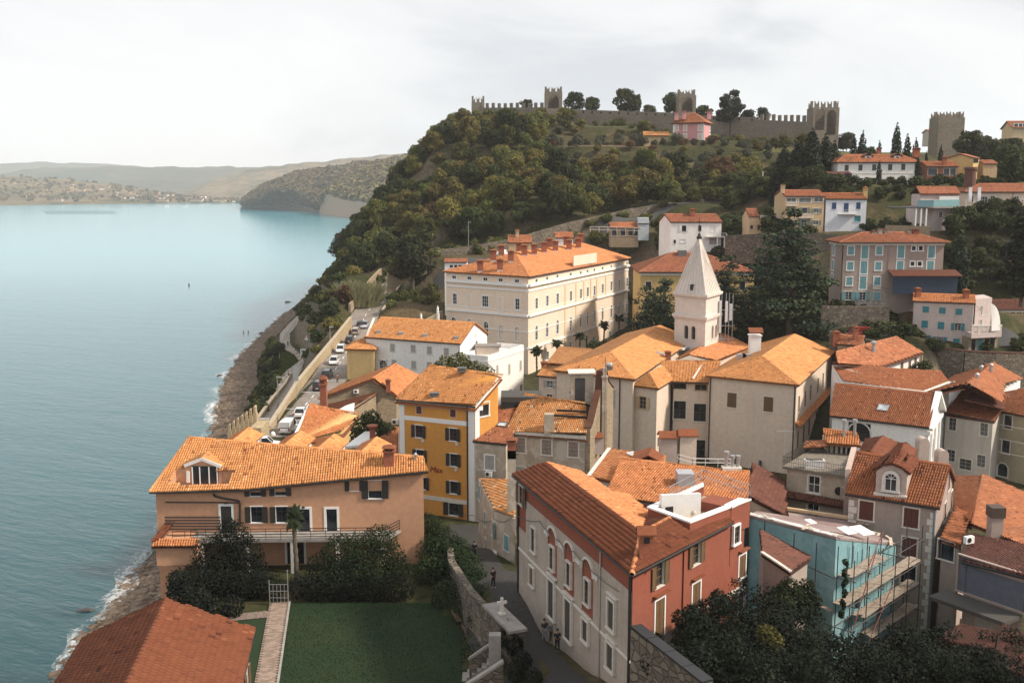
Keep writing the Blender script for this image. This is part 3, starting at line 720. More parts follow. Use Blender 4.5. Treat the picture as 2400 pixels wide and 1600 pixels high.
for k,(u,v,s,lab)in enumerate(((200,1430,1.3,'dark rock standing out of the sea off the near beach'),(674,708,2.6,'flat dark rock in the water below the wooded point'),(656,765,3.4,'long dark ledge of rock where the path leaves the beach'),(616,781,2.4,'flat rock at the water edge beside the bathers'),
(603,808,1.6,'dark rock just off the middle of the beach'),(557,846,1.7,'brown rock in the shallows, left of the grassy slope'),(514,880,1.6,'lone brown rock furthest out from the beach'),(530,925,1.8,'dark low rock at the surf line, nearest the crenellated wall'),(625,792,1.5,'small rock in the foam between path and bathers'))):
 p=U(u,v,0);o=link('rock',ROCKS[k%4]);o.location=p;o.scale=(s,s*.8,s*.7);o.rotation_euler=(0,0,k*1.3);tag(o,lab,'rock','rocks in the shallow water')
 # ---- roads, paths and paving: draped ribbons
def ribbon(name,pts,w,m,dz=.06,step=2.0,kind='structure',zs=None,thick=0,nc=4):
 P=[]
 for i in range(len(pts)-1):
  a,b=Vector(pts[i]),Vector(pts[i+1]);n=max(1,int((b-a).length/step));P+=[a.lerp(b,k/n)for k in range(n)]
 P.append(Vector(pts[-1]));V,Fq=[],[]
 for i,p in enumerate(P):
  d=P[min(i+1,len(P)-1)]-P[max(i-1,0)];d.z=0;d.normalize();s=Vector((-d.y,d.x,0))
  ww=w if not callable(w)else w(i/(len(P)-1))
  for k in range(nc+1):
   q=p+s*ww*(.5-k/nc);V.append((q.x,q.y,(p.z if zs else gz(q.x,q.y))+dz))
 c=nc+1
 for i in range(len(P)-1):
  for k in range(nc):Fq.append((i*c+k,i*c+k+1,(i+1)*c+k+1,(i+1)*c+k))
 o=link(name,np_mesh(name,np.array(V),np.array(Fq),m));o['kind']=kind;return o
def cobble(name,c1,c2,mort,sc):
 if name in MATS:return MATS[name]
 m,nt,b=newmat(name);geo=nd(nt,'ShaderNodeNewGeometry');vo=nd(nt,'ShaderNodeTexVoronoi',{'Vector':geo.outputs['Position'],'Scale':sc});ve=nd(nt,'ShaderNodeTexVoronoi',{'Vector':geo.outputs['Position'],'Scale':sc},feature='DISTANCE_TO_EDGE')
 s=nd(nt,'ShaderNodeSeparateColor',{0:vo.outputs['Color']});big=noise(nt,.15,5,vec=geo.outputs['Position'])
 c=mixc(nt,s.outputs[0],c1,c2);c=mixc(nt,ramp(nt,big,[(.4,0.0),(.7,.5)]),c,mul(c1,.6));ed=ramp(nt,ve.outputs['Distance'],[(.02,0.0),(.1,1.0)])
 nt.links.new(mixc(nt,ed,mort,c),b.inputs['Base Color']);b.inputs['Roughness'].default_value=.9;bump(nt,b,ed,.5,.04);MATS[name]=m;return m
ROADM=cobble('road_setts',(.24,.21,.18),(.33,.29,.25),(.12,.10,.085),2.2);PATHM=cobble('path_flags',(.36,.31,.26),(.46,.41,.35),(.2,.16,.13),.9)
ALLEYM=cobble('alley_flags',(.034,.031,.029),(.048,.044,.040),(.024,.022,.02),3.5)  # alley flags coloured nearly black; the alley's shade is in the tone
def levelled(pts,half,blend):
 global gZ
 P=[Vector(p)for p in pts];best=np.full(gZ.shape,1e9);zt=np.zeros(gZ.shape)
 for a,b in zip(P[:-1],P[1:]):
  dx,dy=b.x-a.x,b.y-a.y;L2=dx*dx+dy*dy
  t=np.clip(((gX-a.x)*dx+(gY-a.y)*dy)/L2,0,1);d=np.hypot(gX-a.x-t*dx,gY-a.y-t*dy);z=a.z+(b.z-a.z)*t
  msk=d<best;best[msk]=d[msk];zt[msk]=z[msk]
 k=np.clip(1-(best-half)/blend,0,1);gZ=gZ*(1-k)+zt*k
ROAD=[U(640,1025,21),U(688,985,21),U(722,940,20.8),U(770,888,20.5),U(806,835,21),U(833,785,22),U(858,735,24.2),U(880,706,26),U(905,672,28.5),U(925,650,30.5)]
PATH=[U(618,985,16.5),U(640,945,14.5),U(674,895,12),U(692,858,10.8),U(686,832,9.8),U(667,806,9),U(668,782,8.7),U(691,755,8.5),U(712,735,8.5)]
LOWP=[U(704,862,10.6),U(722,842,11.2),U(728,832,12)]
levelled(ROAD,3.8,2.6);levelled(PATH,2.6,2.0)
gm_=pip([(-28.5,97),(-28.5,60),(2.5,60),(-1.2,72),(-3.2,81),(-5.2,90),(-6.2,98)],gX.ravel(),gY.ravel()).reshape(gX.shape);gZ=np.where(gm_,22.0,gZ)
grd.data.vertices.foreach_set('co',np.stack([gX,gY,gZ],-1).astype(np.float32).ravel());grd.data.update()
ribbon('road',ROAD,7.4,ROADM,.08)
ribbon('footpath',PATH,lambda t:3.2+2.2*math.exp(-((t-.42)/.12)**2),PATHM,.10)
ribbon('alley',[(-4.6,118,0),(-5.2,108,0),(-4.5,98,0),(-2.4,88,0),(-1.2,80,0),(1.0,70,0),(4.0,60,0),(7.0,50,0)],5.2,ALLEYM,.10)
ribbon('road',[(52,186,0),(60,191,0),(72,195,0),(84,199,0),(100,197,0)],4.5,plain('asphalt',(.05,.05,.05),.9,scale=1),.10)
ribbon('road',[UY(1020,600,288),UY(1120,586,294),UY(1200,574,299),UY(1330,536,312),UY(1480,502,327),UY(1640,474,340),UY(1800,446,353)],3.4,plain('asphalt',(.05,.05,.05),.9),.12)
# white parking lines on the road
lb=MB()
for(a,b)in zip(ROAD[:-1],ROAD[1:]):
 d=(b-a);d.z=0;L=d.length;d.normalize();s=Vector((d.y,-d.x,0));n=max(1,int(L/5.5))
 for k in range(n):
  p=a+d*(k+.5)*L/n+s*.1;p2=p+d*2.6
  for q,w_ in(((p,p2),.12),):
   z0,z1=gz(p.x,p.y)+.09,gz(p2.x,p2.y)+.09;lb.poly([(p.x-s.x*.08,p.y-s.y*.08,z0),(p.x+s.x*.08,p.y+s.y*.08,z0),(p2.x+s.x*.08,p2.y+s.y*.08,z1),(p2.x-s.x*.08,p2.y-s.y*.08,z1)])
for u,v in((735,918),(700,960),(770,868),(802,826)):
 p=U(u,v,20.8);z0=gz(p.x,p.y)+.09;lb.poly([(p.x-2.2,p.y-.1,z0),(p.x+2.0,p.y-.1,z0),(p.x+2.0,p.y+.1,z0),(p.x-2.2,p.y+.1,z0)])
o=link('road_markings',lb.mesh('road_markings',WHITE));o['kind']='structure'
# ---- the far coast: wooded headlands with bare cliffs, hills, ridges and a mountain
def hillmat(name,a,b_,c,sc=.004,rock=None):
 m,nt,b=newmat(name);geo=nd(nt,'ShaderNodeNewGeometry');P=geo.outputs['Position']
 n1=nd(nt,'ShaderNodeTexNoise',{'Vector':P,'Scale':sc,'Detail':9,'Roughness':.68}).outputs['Fac'];vo=nd(nt,'ShaderNodeTexVoronoi',{'Vector':P,'Scale':sc*5}).outputs['Color']
 s=nd(nt,'ShaderNodeSeparateColor',{0:vo});f=nd(nt,'ShaderNodeMath',{0:n1,1:nd(nt,'ShaderNodeMath',{0:s.outputs[0],1:.22},operation='MULTIPLY').outputs[0]},operation='ADD').outputs[0]
 col=ramp(nt,f,[(.42,a),(.58,b_),(.75,c)]);sn=nd(nt,'ShaderNodeSeparateXYZ',{0:geo.outputs['Normal']})
 if rock:col=mixc(nt,ramp(nt,sn.outputs[2],[(.30,1.0),(.52,0.0)]),col,rock)
 nt.links.new(col,b.inputs['Base Color']);b.inputs['Roughness'].default_value=1;b.inputs['Specular IOR Level'].default_value=0;return m
def loft(name,rows,m,sub=24,amp=3,seed=0):
 """rows of 3-D points (same count), interpolated and roughened into a solid hill flank with a back slope"""
 A=np.array([[tuple(p)for p in r]for r in rows]);nr,ncol,_=A.shape
 tt=np.linspace(0,ncol-1,(ncol-1)*sub+1);rr=np.linspace(0,nr-1,(nr-1)*sub//3+1)
 B=np.stack([np.stack([np.interp(tt,range(ncol),A[r,:,k])for k in range(3)],-1)for r in range(nr)])
 C=np.stack([np.stack([np.interp(rr,range(nr),B[:,c,k])for k in range(3)],-1)for c in range(B.shape[1])],1)
 H,Wd,_=C.shape
 for i in range(H):
  for j in range(Wd):
   f=min(1,i/4);p=C[i,j];C[i,j,2]+=f*amp*(mnoise.fractal(Vector((p[0]/(amp*14)+seed,p[1]/(amp*14),seed)),.9,2.1,5))
 I=np.arange(H*Wd).reshape(H,Wd);Fq=np.stack([I[:-1,:-1],I[:-1,1:],I[1:,1:],I[1:,:-1]],-1).reshape(-1,4)
 o=link(name,np_mesh(name,C.reshape(-1,3),Fq,m,smooth=True));o['kind']='structure';return o,C
def row(pts):return[UY(u,v,Y)for u,v,Y in pts]
def back(r,dY,z=0):return[Vector((p.x*(p.y+dY)/p.y,p.y+dY,z))for p in r]
HM1=hillmat('headland_wood',(.030,.034,.012),(.075,.062,.022),(.12,.085,.03),.012,(.42,.30,.22))
r0=[U(u,v,0)for u,v in((566,481),(600,486),(655,490),(700,492.5),(745,496),(800,499),(870,500))]
t1=row([(570,477,2420),(606,468,2330),(655,446,2240),(695,452,2200),(745,474,2140),(800,462,2100),(870,450,2060)])
t2=row([(576,470,2480),(618,446,2420),(668,426,2400),(720,420,2380),(775,416,2350),(830,410,2300),(900,395,2300)])
t3=row([(582,464,2520),(632,434,2560),(690,410,2600),(745,400,2650),(810,392,2700),(890,379,2750),(990,362,2800)])
LF1,C1=loft('hill',[r0,t1,t2,t3,back(t3,500,10)],HM1,18,5,3)
r0=[U(u,v,0)for u,v in((748,498),(765,503),(790,507),(818,510),(880,514),(960,517))]
t1=row([(756,462,2020),(774,452,1960),(800,462,1880),(830,466,1810),(885,470,1730),(965,470,1680)])
t2=row([(775,445,2060),(800,428,2040),(840,412,2010),(880,405,1960),(930,400,1920),(1000,395,1880)])
t3=row([(800,428,2100),(830,408,2120),(870,392,2150),(915,377,2180),(960,366,2200),(1050,350,2220)])
LF2,C2=loft('hill',[r0,t1,t2,t3,back(t3,400,10)],HM1,18,5,9)
HM2=hillmat('far_farmland',(.055,.055,.028),(.13,.105,.06),(.22,.165,.10),.006)
HM3=hillmat('far_wooded_ridge',(.03,.038,.02),(.05,.055,.03),(.08,.075,.04),.003)
r0=[U(u,v,0)for u,v in((-900,487),(-160,483),(0,481),(120,479.5),(260,478),(360,477),(450,476),(560,476))]
t1=row([(-900,462,3350),(-160,458,3350),(0,455,3350),(120,455,3350),(260,458,3300),(360,464,3250),(450,470,3200),(560,472,3200)])
t2=row([(-900,412,4000),(-160,408,4000),(0,411,4000),(120,417,4000),(260,430,3900),(350,448,3800),(440,462,3600),(570,468,3500)])
LF3,C3=loft('hill',[r0,t1,t2,back(t2,700,5)],HM2,20,6,5)
r0=row([(300,471,4200),(400,470,4200),(480,469,4200),(560,468,4200),(700,466,4200),(900,460,4200),(1100,455,4200)])
t1=row([(300,462,4500),(400,461,4500),(460,452,4500),(560,440,4500),(700,430,4500),(900,420,4500),(1100,410,4500)])
t2=row([(300,458,5000),(420,455,5000),(500,424,5000),(580,398,5000),(700,380,5100),(870,363,5200),(1080,348,5300)])
loft('hill',[[Vector((p.x,p.y,0))for p in r0],t1,t2,back(t2,800,5)],HM2,20,8,7)
r0=row([(-1200,460,6000),(-300,460,6000),(0,460,6000),(120,460,6000),(300,460,6000),(450,460,6000),(600,460,6000),(800,460,6000)])
t2=row([(-1200,405,7000),(-300,412,7000),(0,406,7000),(110,390,7000),(300,390,7000),(450,389,7000),(600,391,7000),(800,388,7000)])
t1=row([(-1200,432,6400),(-300,436,6400),(0,432,6400),(120,428,6400),(300,425,6400),(450,424,6400),(600,425,6400),(800,425,6400)])
loft('hill',[[Vector((p.x,p.y,0))for p in r0],t1,t2,back(t2,1500,5)],HM3,20,14,2)
r0=row([(-600,440,8300),(-200,440,8300),(80,440,8300),(250,440,8300),(450,440,8300),(700,440,8300)])
t2=row([(-600,392,9300),(-200,386,9300),(100,375,9300),(230,379,9300),(420,392,9300),(700,399,9300)])
loft('mountain',[[Vector((p.x,p.y,0))for p in r0],t2,back(t2,1800,5)],HM3,20,16,4)
# low farm country and the resort at the head of the bay
# ---- the air: an even pale haze round everything
hz=MB();hz.box(-9000,9000,-900,12500,-4.2,292)
hm=bpy.data.materials.new('haze_air');hm.use_nodes=True;hm.node_tree.nodes.clear()
ho=hm.node_tree.nodes.new('ShaderNodeOutputMaterial');hv=hm.node_tree.nodes.new('ShaderNodeVolumePrincipled');hm.node_tree.links.new(hv.outputs[0],ho.inputs['Volume'])
hv.inputs['Color'].default_value=(.97,.965,1,1);hv.inputs['Density'].default_value=8.5e-5;hv.inputs['Anisotropy'].default_value=.0
hazeo=link('haze',hz.mesh('haze',hm));hazeo['kind']='stuff'
# ================================================================== HOUSES OF THE TOWN
def K(cx,cy,s=3.92):return lambda x,y:(cx+x/s,cy+y/s)
k1,k85,k105,k110,k15,k18b=K(300,950),K(850,800),K(1050,1050),K(1100,1250),K(1500,1200,3.6185),K(1800,1200)
k48,k90,k125,k155,k18m,k175=K(480,600),K(900,500),K(1250,700),K(1550,450,5.227),K(1800,700),K(1750,950,3.6185)
k18t,kh,k19,k20,k50=K(1800,330),K(1050,170,2.4758),K(1900,200,4.704),K(2000,650,5.88),K(500,900,4.704)
def UE(pts,z):return[U(u,v,z)for u,v in pts]
def rise_at(p,ze,v):return Zat(p.x,p.y,v)-ze
def mid(a,b):return(Vector(a[:2])+Vector(b[:2]))/2
def hback(P,dirn,poly):
 Q=[Vector(p)for p in poly];N=(Q[1]-Q[0]).cross(Q[2]-Q[0]);d=Vector((dirn[0],dirn[1],0)).normalized();return P+d*(N.dot(Q[0]-P)/N.dot(d))
def lettering(parent,text,loc,rz,size,m,shear=0):
 cu=bpy.data.curves.new('lettering','FONT');cu.body=text;cu.size=size;cu.extrude=.02;cu.align_x='CENTER';cu.shear=shear
 t=bpy.data.objects.new('tmp',cu);COL.objects.link(t);dg=bpy.context.evaluated_depsgraph_get();me=bpy.data.meshes.new_from_object(t.evaluated_get(dg));bpy.data.objects.remove(t)
 me.materials.clear();me.materials.append(m);o=link('lettering',me,parent);o.location=loc;o.rotation_euler=(R(90),0,rz);return o
P_PEACH=plaster('peach_render',(.56,.31,.19),amt=.12,streak=.12);P_ORANGE=plaster('orange_render',(.64,.30,.07),amt=.15,streak=.15)
P_YEL=plaster('yellow_render',(.66,.46,.22),amt=.15);P_CREAM=plaster('cream_render',(.78,.635,.51),amt=.08,streak=.10);P_WHITE=plaster('white_render',(.80,.78,.755),amt=.08,streak=.15)
P_BEIGE=plaster('beige_render',(.66,.545,.445),amt=.1,streak=.14);P_OLD=plaster('old_grey_render',(.46,.39,.31),stain=(.20,.16,.12),amt=.55,patch=(.56,.50,.43),pamt=.6,streak=.5)
P_RED=plaster('brick_red_render',(.26,.082,.052),amt=.08,streak=.12);P_GREYW=plaster('greyish_white_render',(.50,.46,.42),amt=.2,streak=.4)
P_TURQ=plaster('turquoise_render',(.19,.36,.39),amt=.18,streak=.2,patch=(.30,.45,.48),pamt=.35);P_PINK=plaster('pale_pink_render',(.56,.47,.44),amt=.12);P_ROSE=plaster('rose_render',(.50,.40,.35),amt=.2)
P_TAUPE=plaster('taupe_render',(.36,.29,.255),amt=.15);P_OCH=plaster('ochre_render',(.60,.42,.18),amt=.2);P_SAND=plaster('sand_render',(.58,.42,.26),amt=.12);P_VPINK=plaster('villa_pink_render',(.62,.30,.31),amt=.1)
S_RUBBLE=stone('rubble_stone',(.42,.33,.22),(.28,.21,.15),(.36,.29,.21),2.4);S_YEL=stone('sunny_stone',(.52,.41,.26),(.38,.29,.18),(.42,.34,.23),2.0);S_DARK=stone('dark_field_stone',(.13,.11,.09),(.26,.22,.17),(.08,.07,.06),1.3)
S_CASTLE=stone('town_wall_stone',(.27,.23,.185),(.18,.155,.125),(.22,.19,.155),1.2);S_PALE=stone('pale_stone',(.50,.45,.40),(.40,.35,.31),(.28,.25,.22),1.4)
S_WHITE=stone('white_dressed_stone',(.72,.655,.595),(.66,.60,.545),(.63,.575,.52),1.1,(1,1,1.4),.25)
# ---- long peach house by the sea
def build_peach():
 ze=29.3;E0,E1,E2=U(350,1153,ze),UY(566,1148,95.8),UY(1004,1104,96.4);t=(E2-E1);t.z=0;t.normalize();m=Vector((-t.y,t.x,0));tp=math.tan(R(20))
 R0=U(444,1025,32.7);pl=[E1,E2,R0];R1=onplane(pl,991,1072)[0];R0b=onplane(pl,575,1037)[0];PL0=[E0,E1,R0b,R0]
 bl=v3(E0+m*19,ze);br=v3(R1+m*4,R1.z-1.4);blr=v3(R0+m*7+Vector((-2,0,0)),R0.z-2.5)
 f=inset([E0,E1,E2,br,blr],.45);z0=16
 H=House('peach_house','long peach house right by the sea, with a roof terrace cut into its bright tiles','house',f,z0,[ze-.1,ze-.1,E2.z-.1,br.z-.2,blr.z-.2],P_PEACH)
 A=k1
 hole=[onplane(PL0[:3],*A(365,722))[0],onplane(PL0[:3],*A(905,735))[0],onplane(PL0[:3],*A(985,590))[0],onplane(PL0[:3],*A(440,592))[0]]
 ro=H.roof([[E1,E2,R1,R0b]],T_BRIGHT,[(R0,R1),(E0,R0)],gutter=[(E0,E1),(E1,E2)],singles=0)
 tiles(ro,PL0,T_BRIGHT,holes=[hole]);MBk=MB();MBk.slab([R0,R1,br,blr],.15).slab([E0,R0,blr],.15).build('roof_back',T_BRIGHT,ro);tiles(ro,[R1,R0,blr,br],T_BRIGHT)
 h0,h1,h2,h3=hole;b=MB();fl=ze-.08
 for p,q in((h0,h3),(h1,h2)):
  b.poly([(p.x,p.y,fl),(q.x,q.y,fl),(q.x,q.y,q.z+.05),(p.x,p.y,p.z+.05)])
 b.poly([(h3.x,h3.y,fl),(h2.x,h2.y,fl),(h2.x,h2.y,h2.z+.1),(h3.x,h3.y,h3.z+.1)]);b.poly([(h0.x,h0.y,fl),(h1.x,h1.y,fl),(h1.x,h1.y,h1.z+.05),(h0.x,h0.y,h0.z+.05)])
 b.build('terrace_wall',P_PEACH,H.t)
 # dormer over the terrace doors
 wp=[h3,h2,h2+Vector((0,0,1))]
 wpt=lambda x,y,o=0.12:onplane(wp,*A(x,y))[0]+Vector((-m.x,-m.y,0))*o
 g0,ga,g1=wpt(520,550),wpt(682,488),wpt(862,560);gl,gr=wpt(585,550),wpt(828,556);b=MB()
 back_=m
 pa=hback(ga,back_,PL0);
 q0=hback(g0,back_,PL0);q1=hback(g1,back_,PL0)
 d=MB();d.slab([g0,ga,pa,q0],.12).slab([ga,g1,q1,pa],.12);dr=d.build('dormer_roof',T_BRIGHT,H.t);tiles(dr,[g0,ga,pa,q0],T_BRIGHT);tiles(dr,[g1,q1,pa,ga],T_BRIGHT);ridge(dr,[(ga,pa)],T_BRIGHT)
 b.bar(g0-back_*.02,ga-back_*.02,.1,.3);b.bar(ga-back_*.02,g1-back_*.02,.1,.3);b.bar(wpt(558,600),wpt(558,700),.3);b.build('dormer_fascia',WHITE,H.t)
 b=MB();b.poly([v3(g0+m*.05,fl),v3(g1+m*.05,fl),g1+m*.05,ga+m*.05,g0+m*.05]);b.build('dormer_wall',P_PEACH,H.t)
 b=MB();b.poly([v3(gl,fl+.02),v3(gr,fl+.02),gr,gl]);dd=b.build('terrace_door',GLASS,H.t)
 b=MB()
 for x in(592,660,745,820):b.bar(v3(wpt(x,560,.16),fl),wpt(x,560,.16),.08)
 b.build('door_frame',WHITE,dd)
 # facade
 rz1=1
 for(x,y,st)in((1180,1000,'open'),(1410,1000,'open')):H.win(1,*A(x,y),1.05,1.55,style=st,sash=DKWOOD,fw=.1)
 for(x,y)in((1170,795),(1400,790)):H.win(1,*A(x,y),1.0,.75,style='open',sash=DKWOOD,fw=.06)
 H.win(1,*A(2080,735),.9,1.0,style='open',fw=.06);H.win(1,*A(2270,770),1.25,1.75,style='open',sash=DKWOOD,fw=.08)
 H.win(0,*A(905,1040),1.0,2.5,style='closed',name='door',fw=.22,sill=0,bottom=False)
 for x in(1622,1872):H.win(1,*A(x,1055),1.0,2.25,style='sash',sash=DKWOOD,bars=(0,0),name='door',fw=.22,sill=0,bottom=False)
 for(x,y)in((1540,1350),):H.win(1,*A(x,y),1.6,2.2,style='sash',sash=DKWOOD,name='door',fw=.2,bottom=False)
 # gutter pipe
 b=MB();pp=[A(790,805),A(795,825),A(870,845),(A(1020,870)),A(1030,900),A(1030,1100)]
 pts=[H.pt(1 if q[0]>566 else 0,*H.at(1 if q[0]>566 else 0,*q),.12)for q in pp];b.tube(pts,.1,6);b.tube([H.pt(0,*H.at(0,*A(345,883)),.1),H.pt(0,*H.at(0,*A(790,885)),.1),H.pt(1,*H.at(1,*A(1025,888)),.12)],.06,6);b.build('drainpipe',IRON,H.t)
 for x,y in((900,900),(1612,940)):
  p=H.pt(1,*H.at(1,*A(x,y)),.1);MB().lathe([(.05,0),(.16,.04),(.14,.16),(.05,.2)],p,8).build('wall_lamp',IRON,H.t)
  # gallery with railing along the facade
 s0,zt=H.at(1,*A(1140,1248));L=H.edge(1)[2];b=MB();zt=25.3
 q=[H.pt(1,-4.5,zt,-.1),H.pt(1,L-2.2,zt,-.02),H.pt(1,L-3.4,zt,2.4),H.pt(1,-4.5,zt,2.4)];b.prism([(p.x,p.y)for p in(q[3],q[2],q[1],q[0])],zt-.25,zt);b.build('gallery_floor',CONC,H.t)
 railing(H.t,[H.pt(1,-4.4,zt,2.35),H.pt(1,L-3.5,zt,2.35),H.pt(1,L-2.3,zt,.2)],1.05,IRON,1.35,rails=4,r=.03)
 b=MB()
 for s in np.arange(-3.5,L-3,4.2):p=H.pt(1,float(s),18,2.2);MB().box(p.x-.17,p.x+.17,p.y-.17,p.y+.17,20.2,zt-.25).build('gallery_post',LIME,H.t)
 # little tiled wing at the sea end
 a0,a1=UY(*A(255,1280),92.5),UY(*A(625,1275),92.8);z1=a0.z;a2=a1+Vector((0,4.5,0));a3=a0+Vector((0,4.5,0))
 b=MB();b.prism([(a0.x,a0.y),(a1.x,a1.y),(a2.x,a2.y),(a3.x,a3.y)],z1-2.0,z1-.12);b.build('wing_wall',P_PEACH,H.t);b=MB();b.prism([(a0.x+1.2,a0.y+.2),(a1.x-1.2,a1.y+.2),(a1.x-1.2,a1.y+3),(a0.x+1.2,a0.y+3)],13,z1-2.0);b.build('wing_base',P_PEACH,H.t)
 w=[a0+Vector((-.25,-.35,-.05)),a1+Vector((.2,-.35,-.05)),a1+Vector((.2,.35,.42)),a0+Vector((-.25,.35,.42))];b=MB();b.slab([p-Vector((0,0,.06))for p in w],.1);wr=b.build('wing_roof',T_RED,H.t);tiles(wr,w,T_ORANGE)
 w2=[a0+Vector((-.3,-.2,.42)),a0+Vector((.35,.2,.45)),a3+Vector((.9,3.2,1.6)),a3+Vector((.1,3.2,1.5))];b=MB();b.slab(w2,.12);b.build('wing_roof',T_RED,H.t);tiles(wr,w2,T_RED)
 bt=MB();c=(a0+a1)/2
 for i in range(5):bt.box(c.x-2.0+.2,a1.x+1.6,95.2+i*.02,95.26+i*.02,z1+.5+i*.28,z1+.68+i*.28)
 bt.build('slatted_screen',plain('dark_plank',(.07,.05,.04),.8),H.t)
 railing(H.t,[Vector((a0.x+1.4,a0.y+.5,z1+.2)),Vector((a1.x,a1.y+.5,z1+.2))],.9,IRON,.8)
 # chimney, vent and lamp
 cp=onplane([E1,E2,R1,R0],*k50(1942,890))[0];chimney(H.t,cp,.95,1.9,BRICK,T_ORANGE)
 p=onplane([E1,E2,R1,R0],*k50(2230,850))[0];MB().lathe([(.1,-.3),(.1,.5),(.2,.55),(.2,.7),(.05,.85)],p,8).build('flue_pipe',GALV,H.t)
 for x,y in((365,735),(440,722)):
  p=onplane([E1,E2,R1,R0],*k50(x,y))[0];MB().lathe([(.14,-.1),(.12,.18),(.18,.2),(.02,.34)],p,7).build('roof_vent',BRICK,H.t)
  # four small gabled dormers on the far slope
 bp=[R1,R0,blr,br]
 for(ax,ay,bx,by,gx,gy)in((395,487,160,612,440,605),(965,525,745,660,990,645),(1335,560,1115,700,1385,690),(1805,590,1605,745,1860,735)):
  tpz=onplane([E1,E2,R1,R0],*k50(bx,by))[0]
  pa=UY(*k50(ax,ay),tpz.y+7.5);pb=Vector((tpz.x,tpz.y+1.0,pa.z));dd=(pa-pb);dd.z=0;dd.normalize();s=Vector((dd.y,-dd.x,0));hw,dr_=1.5,.75
  g=MB();L0,L1=pa-s*hw-Vector((0,0,dr_)),pa+s*hw-Vector((0,0,dr_));M0,M1=pb-s*hw-Vector((0,0,dr_)),pb+s*hw-Vector((0,0,dr_))
  g.slab([M0,L0,pa,pb],.1).slab([pb,pa,L1,M1],.1);r_=g.build('dormer_roof',T_BRIGHT,H.t);tiles(r_,[M0,L0,pa,pb],T_ORANGE);tiles(r_,[L1,M1,pb,pa],T_BRIGHT);ridge(r_,[(pb,pa)],T_BRIGHT)
  g=MB();g.prism([tuple((M0+s*.3)[:2]),tuple((M1-s*.3)[:2]),tuple((L1-s*.3-dd*.4)[:2]),tuple((L0+s*.3-dd*.4)[:2])],ze,L0.z-.02);g.build('dormer_wall',P_WHITE,H.t)
 H.finish();return H
PEACH=build_peach()
# ---- red roof in the near left corner
def build_front():
 zr,ze=35.4,33.0;B=U(596,1474,ze);A=U(198,1497,ze);R1=Zat;M=(A+B)/2;t=(B-A);t.z=0;W_=t.length;t.normalize();n=Vector((t.y,-t.x,0))
 Ra=U(390,1405,zr);Rb=Ra+n*16;B2=B+n*16;A2=A+n*16
 f=inset([A2,B2,B,A],.35)
 H=House('red_roofed_house','house with a broad red tiled roof in the near left corner, seen from above','house',f,18,ze-.1,P_CREAM)
 ro=H.roof([[B2,B,Ra,Rb]],T_RED,[(Ra,Rb)],w=.31,L=.36,singles=300,gutter=[(B,B2)]);g=MB();g.slab([Rb,Ra,A,A2],.14).build('roof_side',T_RED,ro);tiles(ro,[Rb,Ra,A,A2],T_RED,w=.31,L=.36,singles=0)
 H.gablewall([v3(f[2],ze-.1),v3(f[3],ze-.1),Ra-n*-.35-Vector((0,0,.16))])
 for s in(1.4,4.2):H.win(1,0,0,1.0,1.6,sz=(H.edge(1)[2]-s,30.6),style='open',sh=BRWOOD,sash=BRWOOD)
 H.finish();return H
FRONT=build_front()
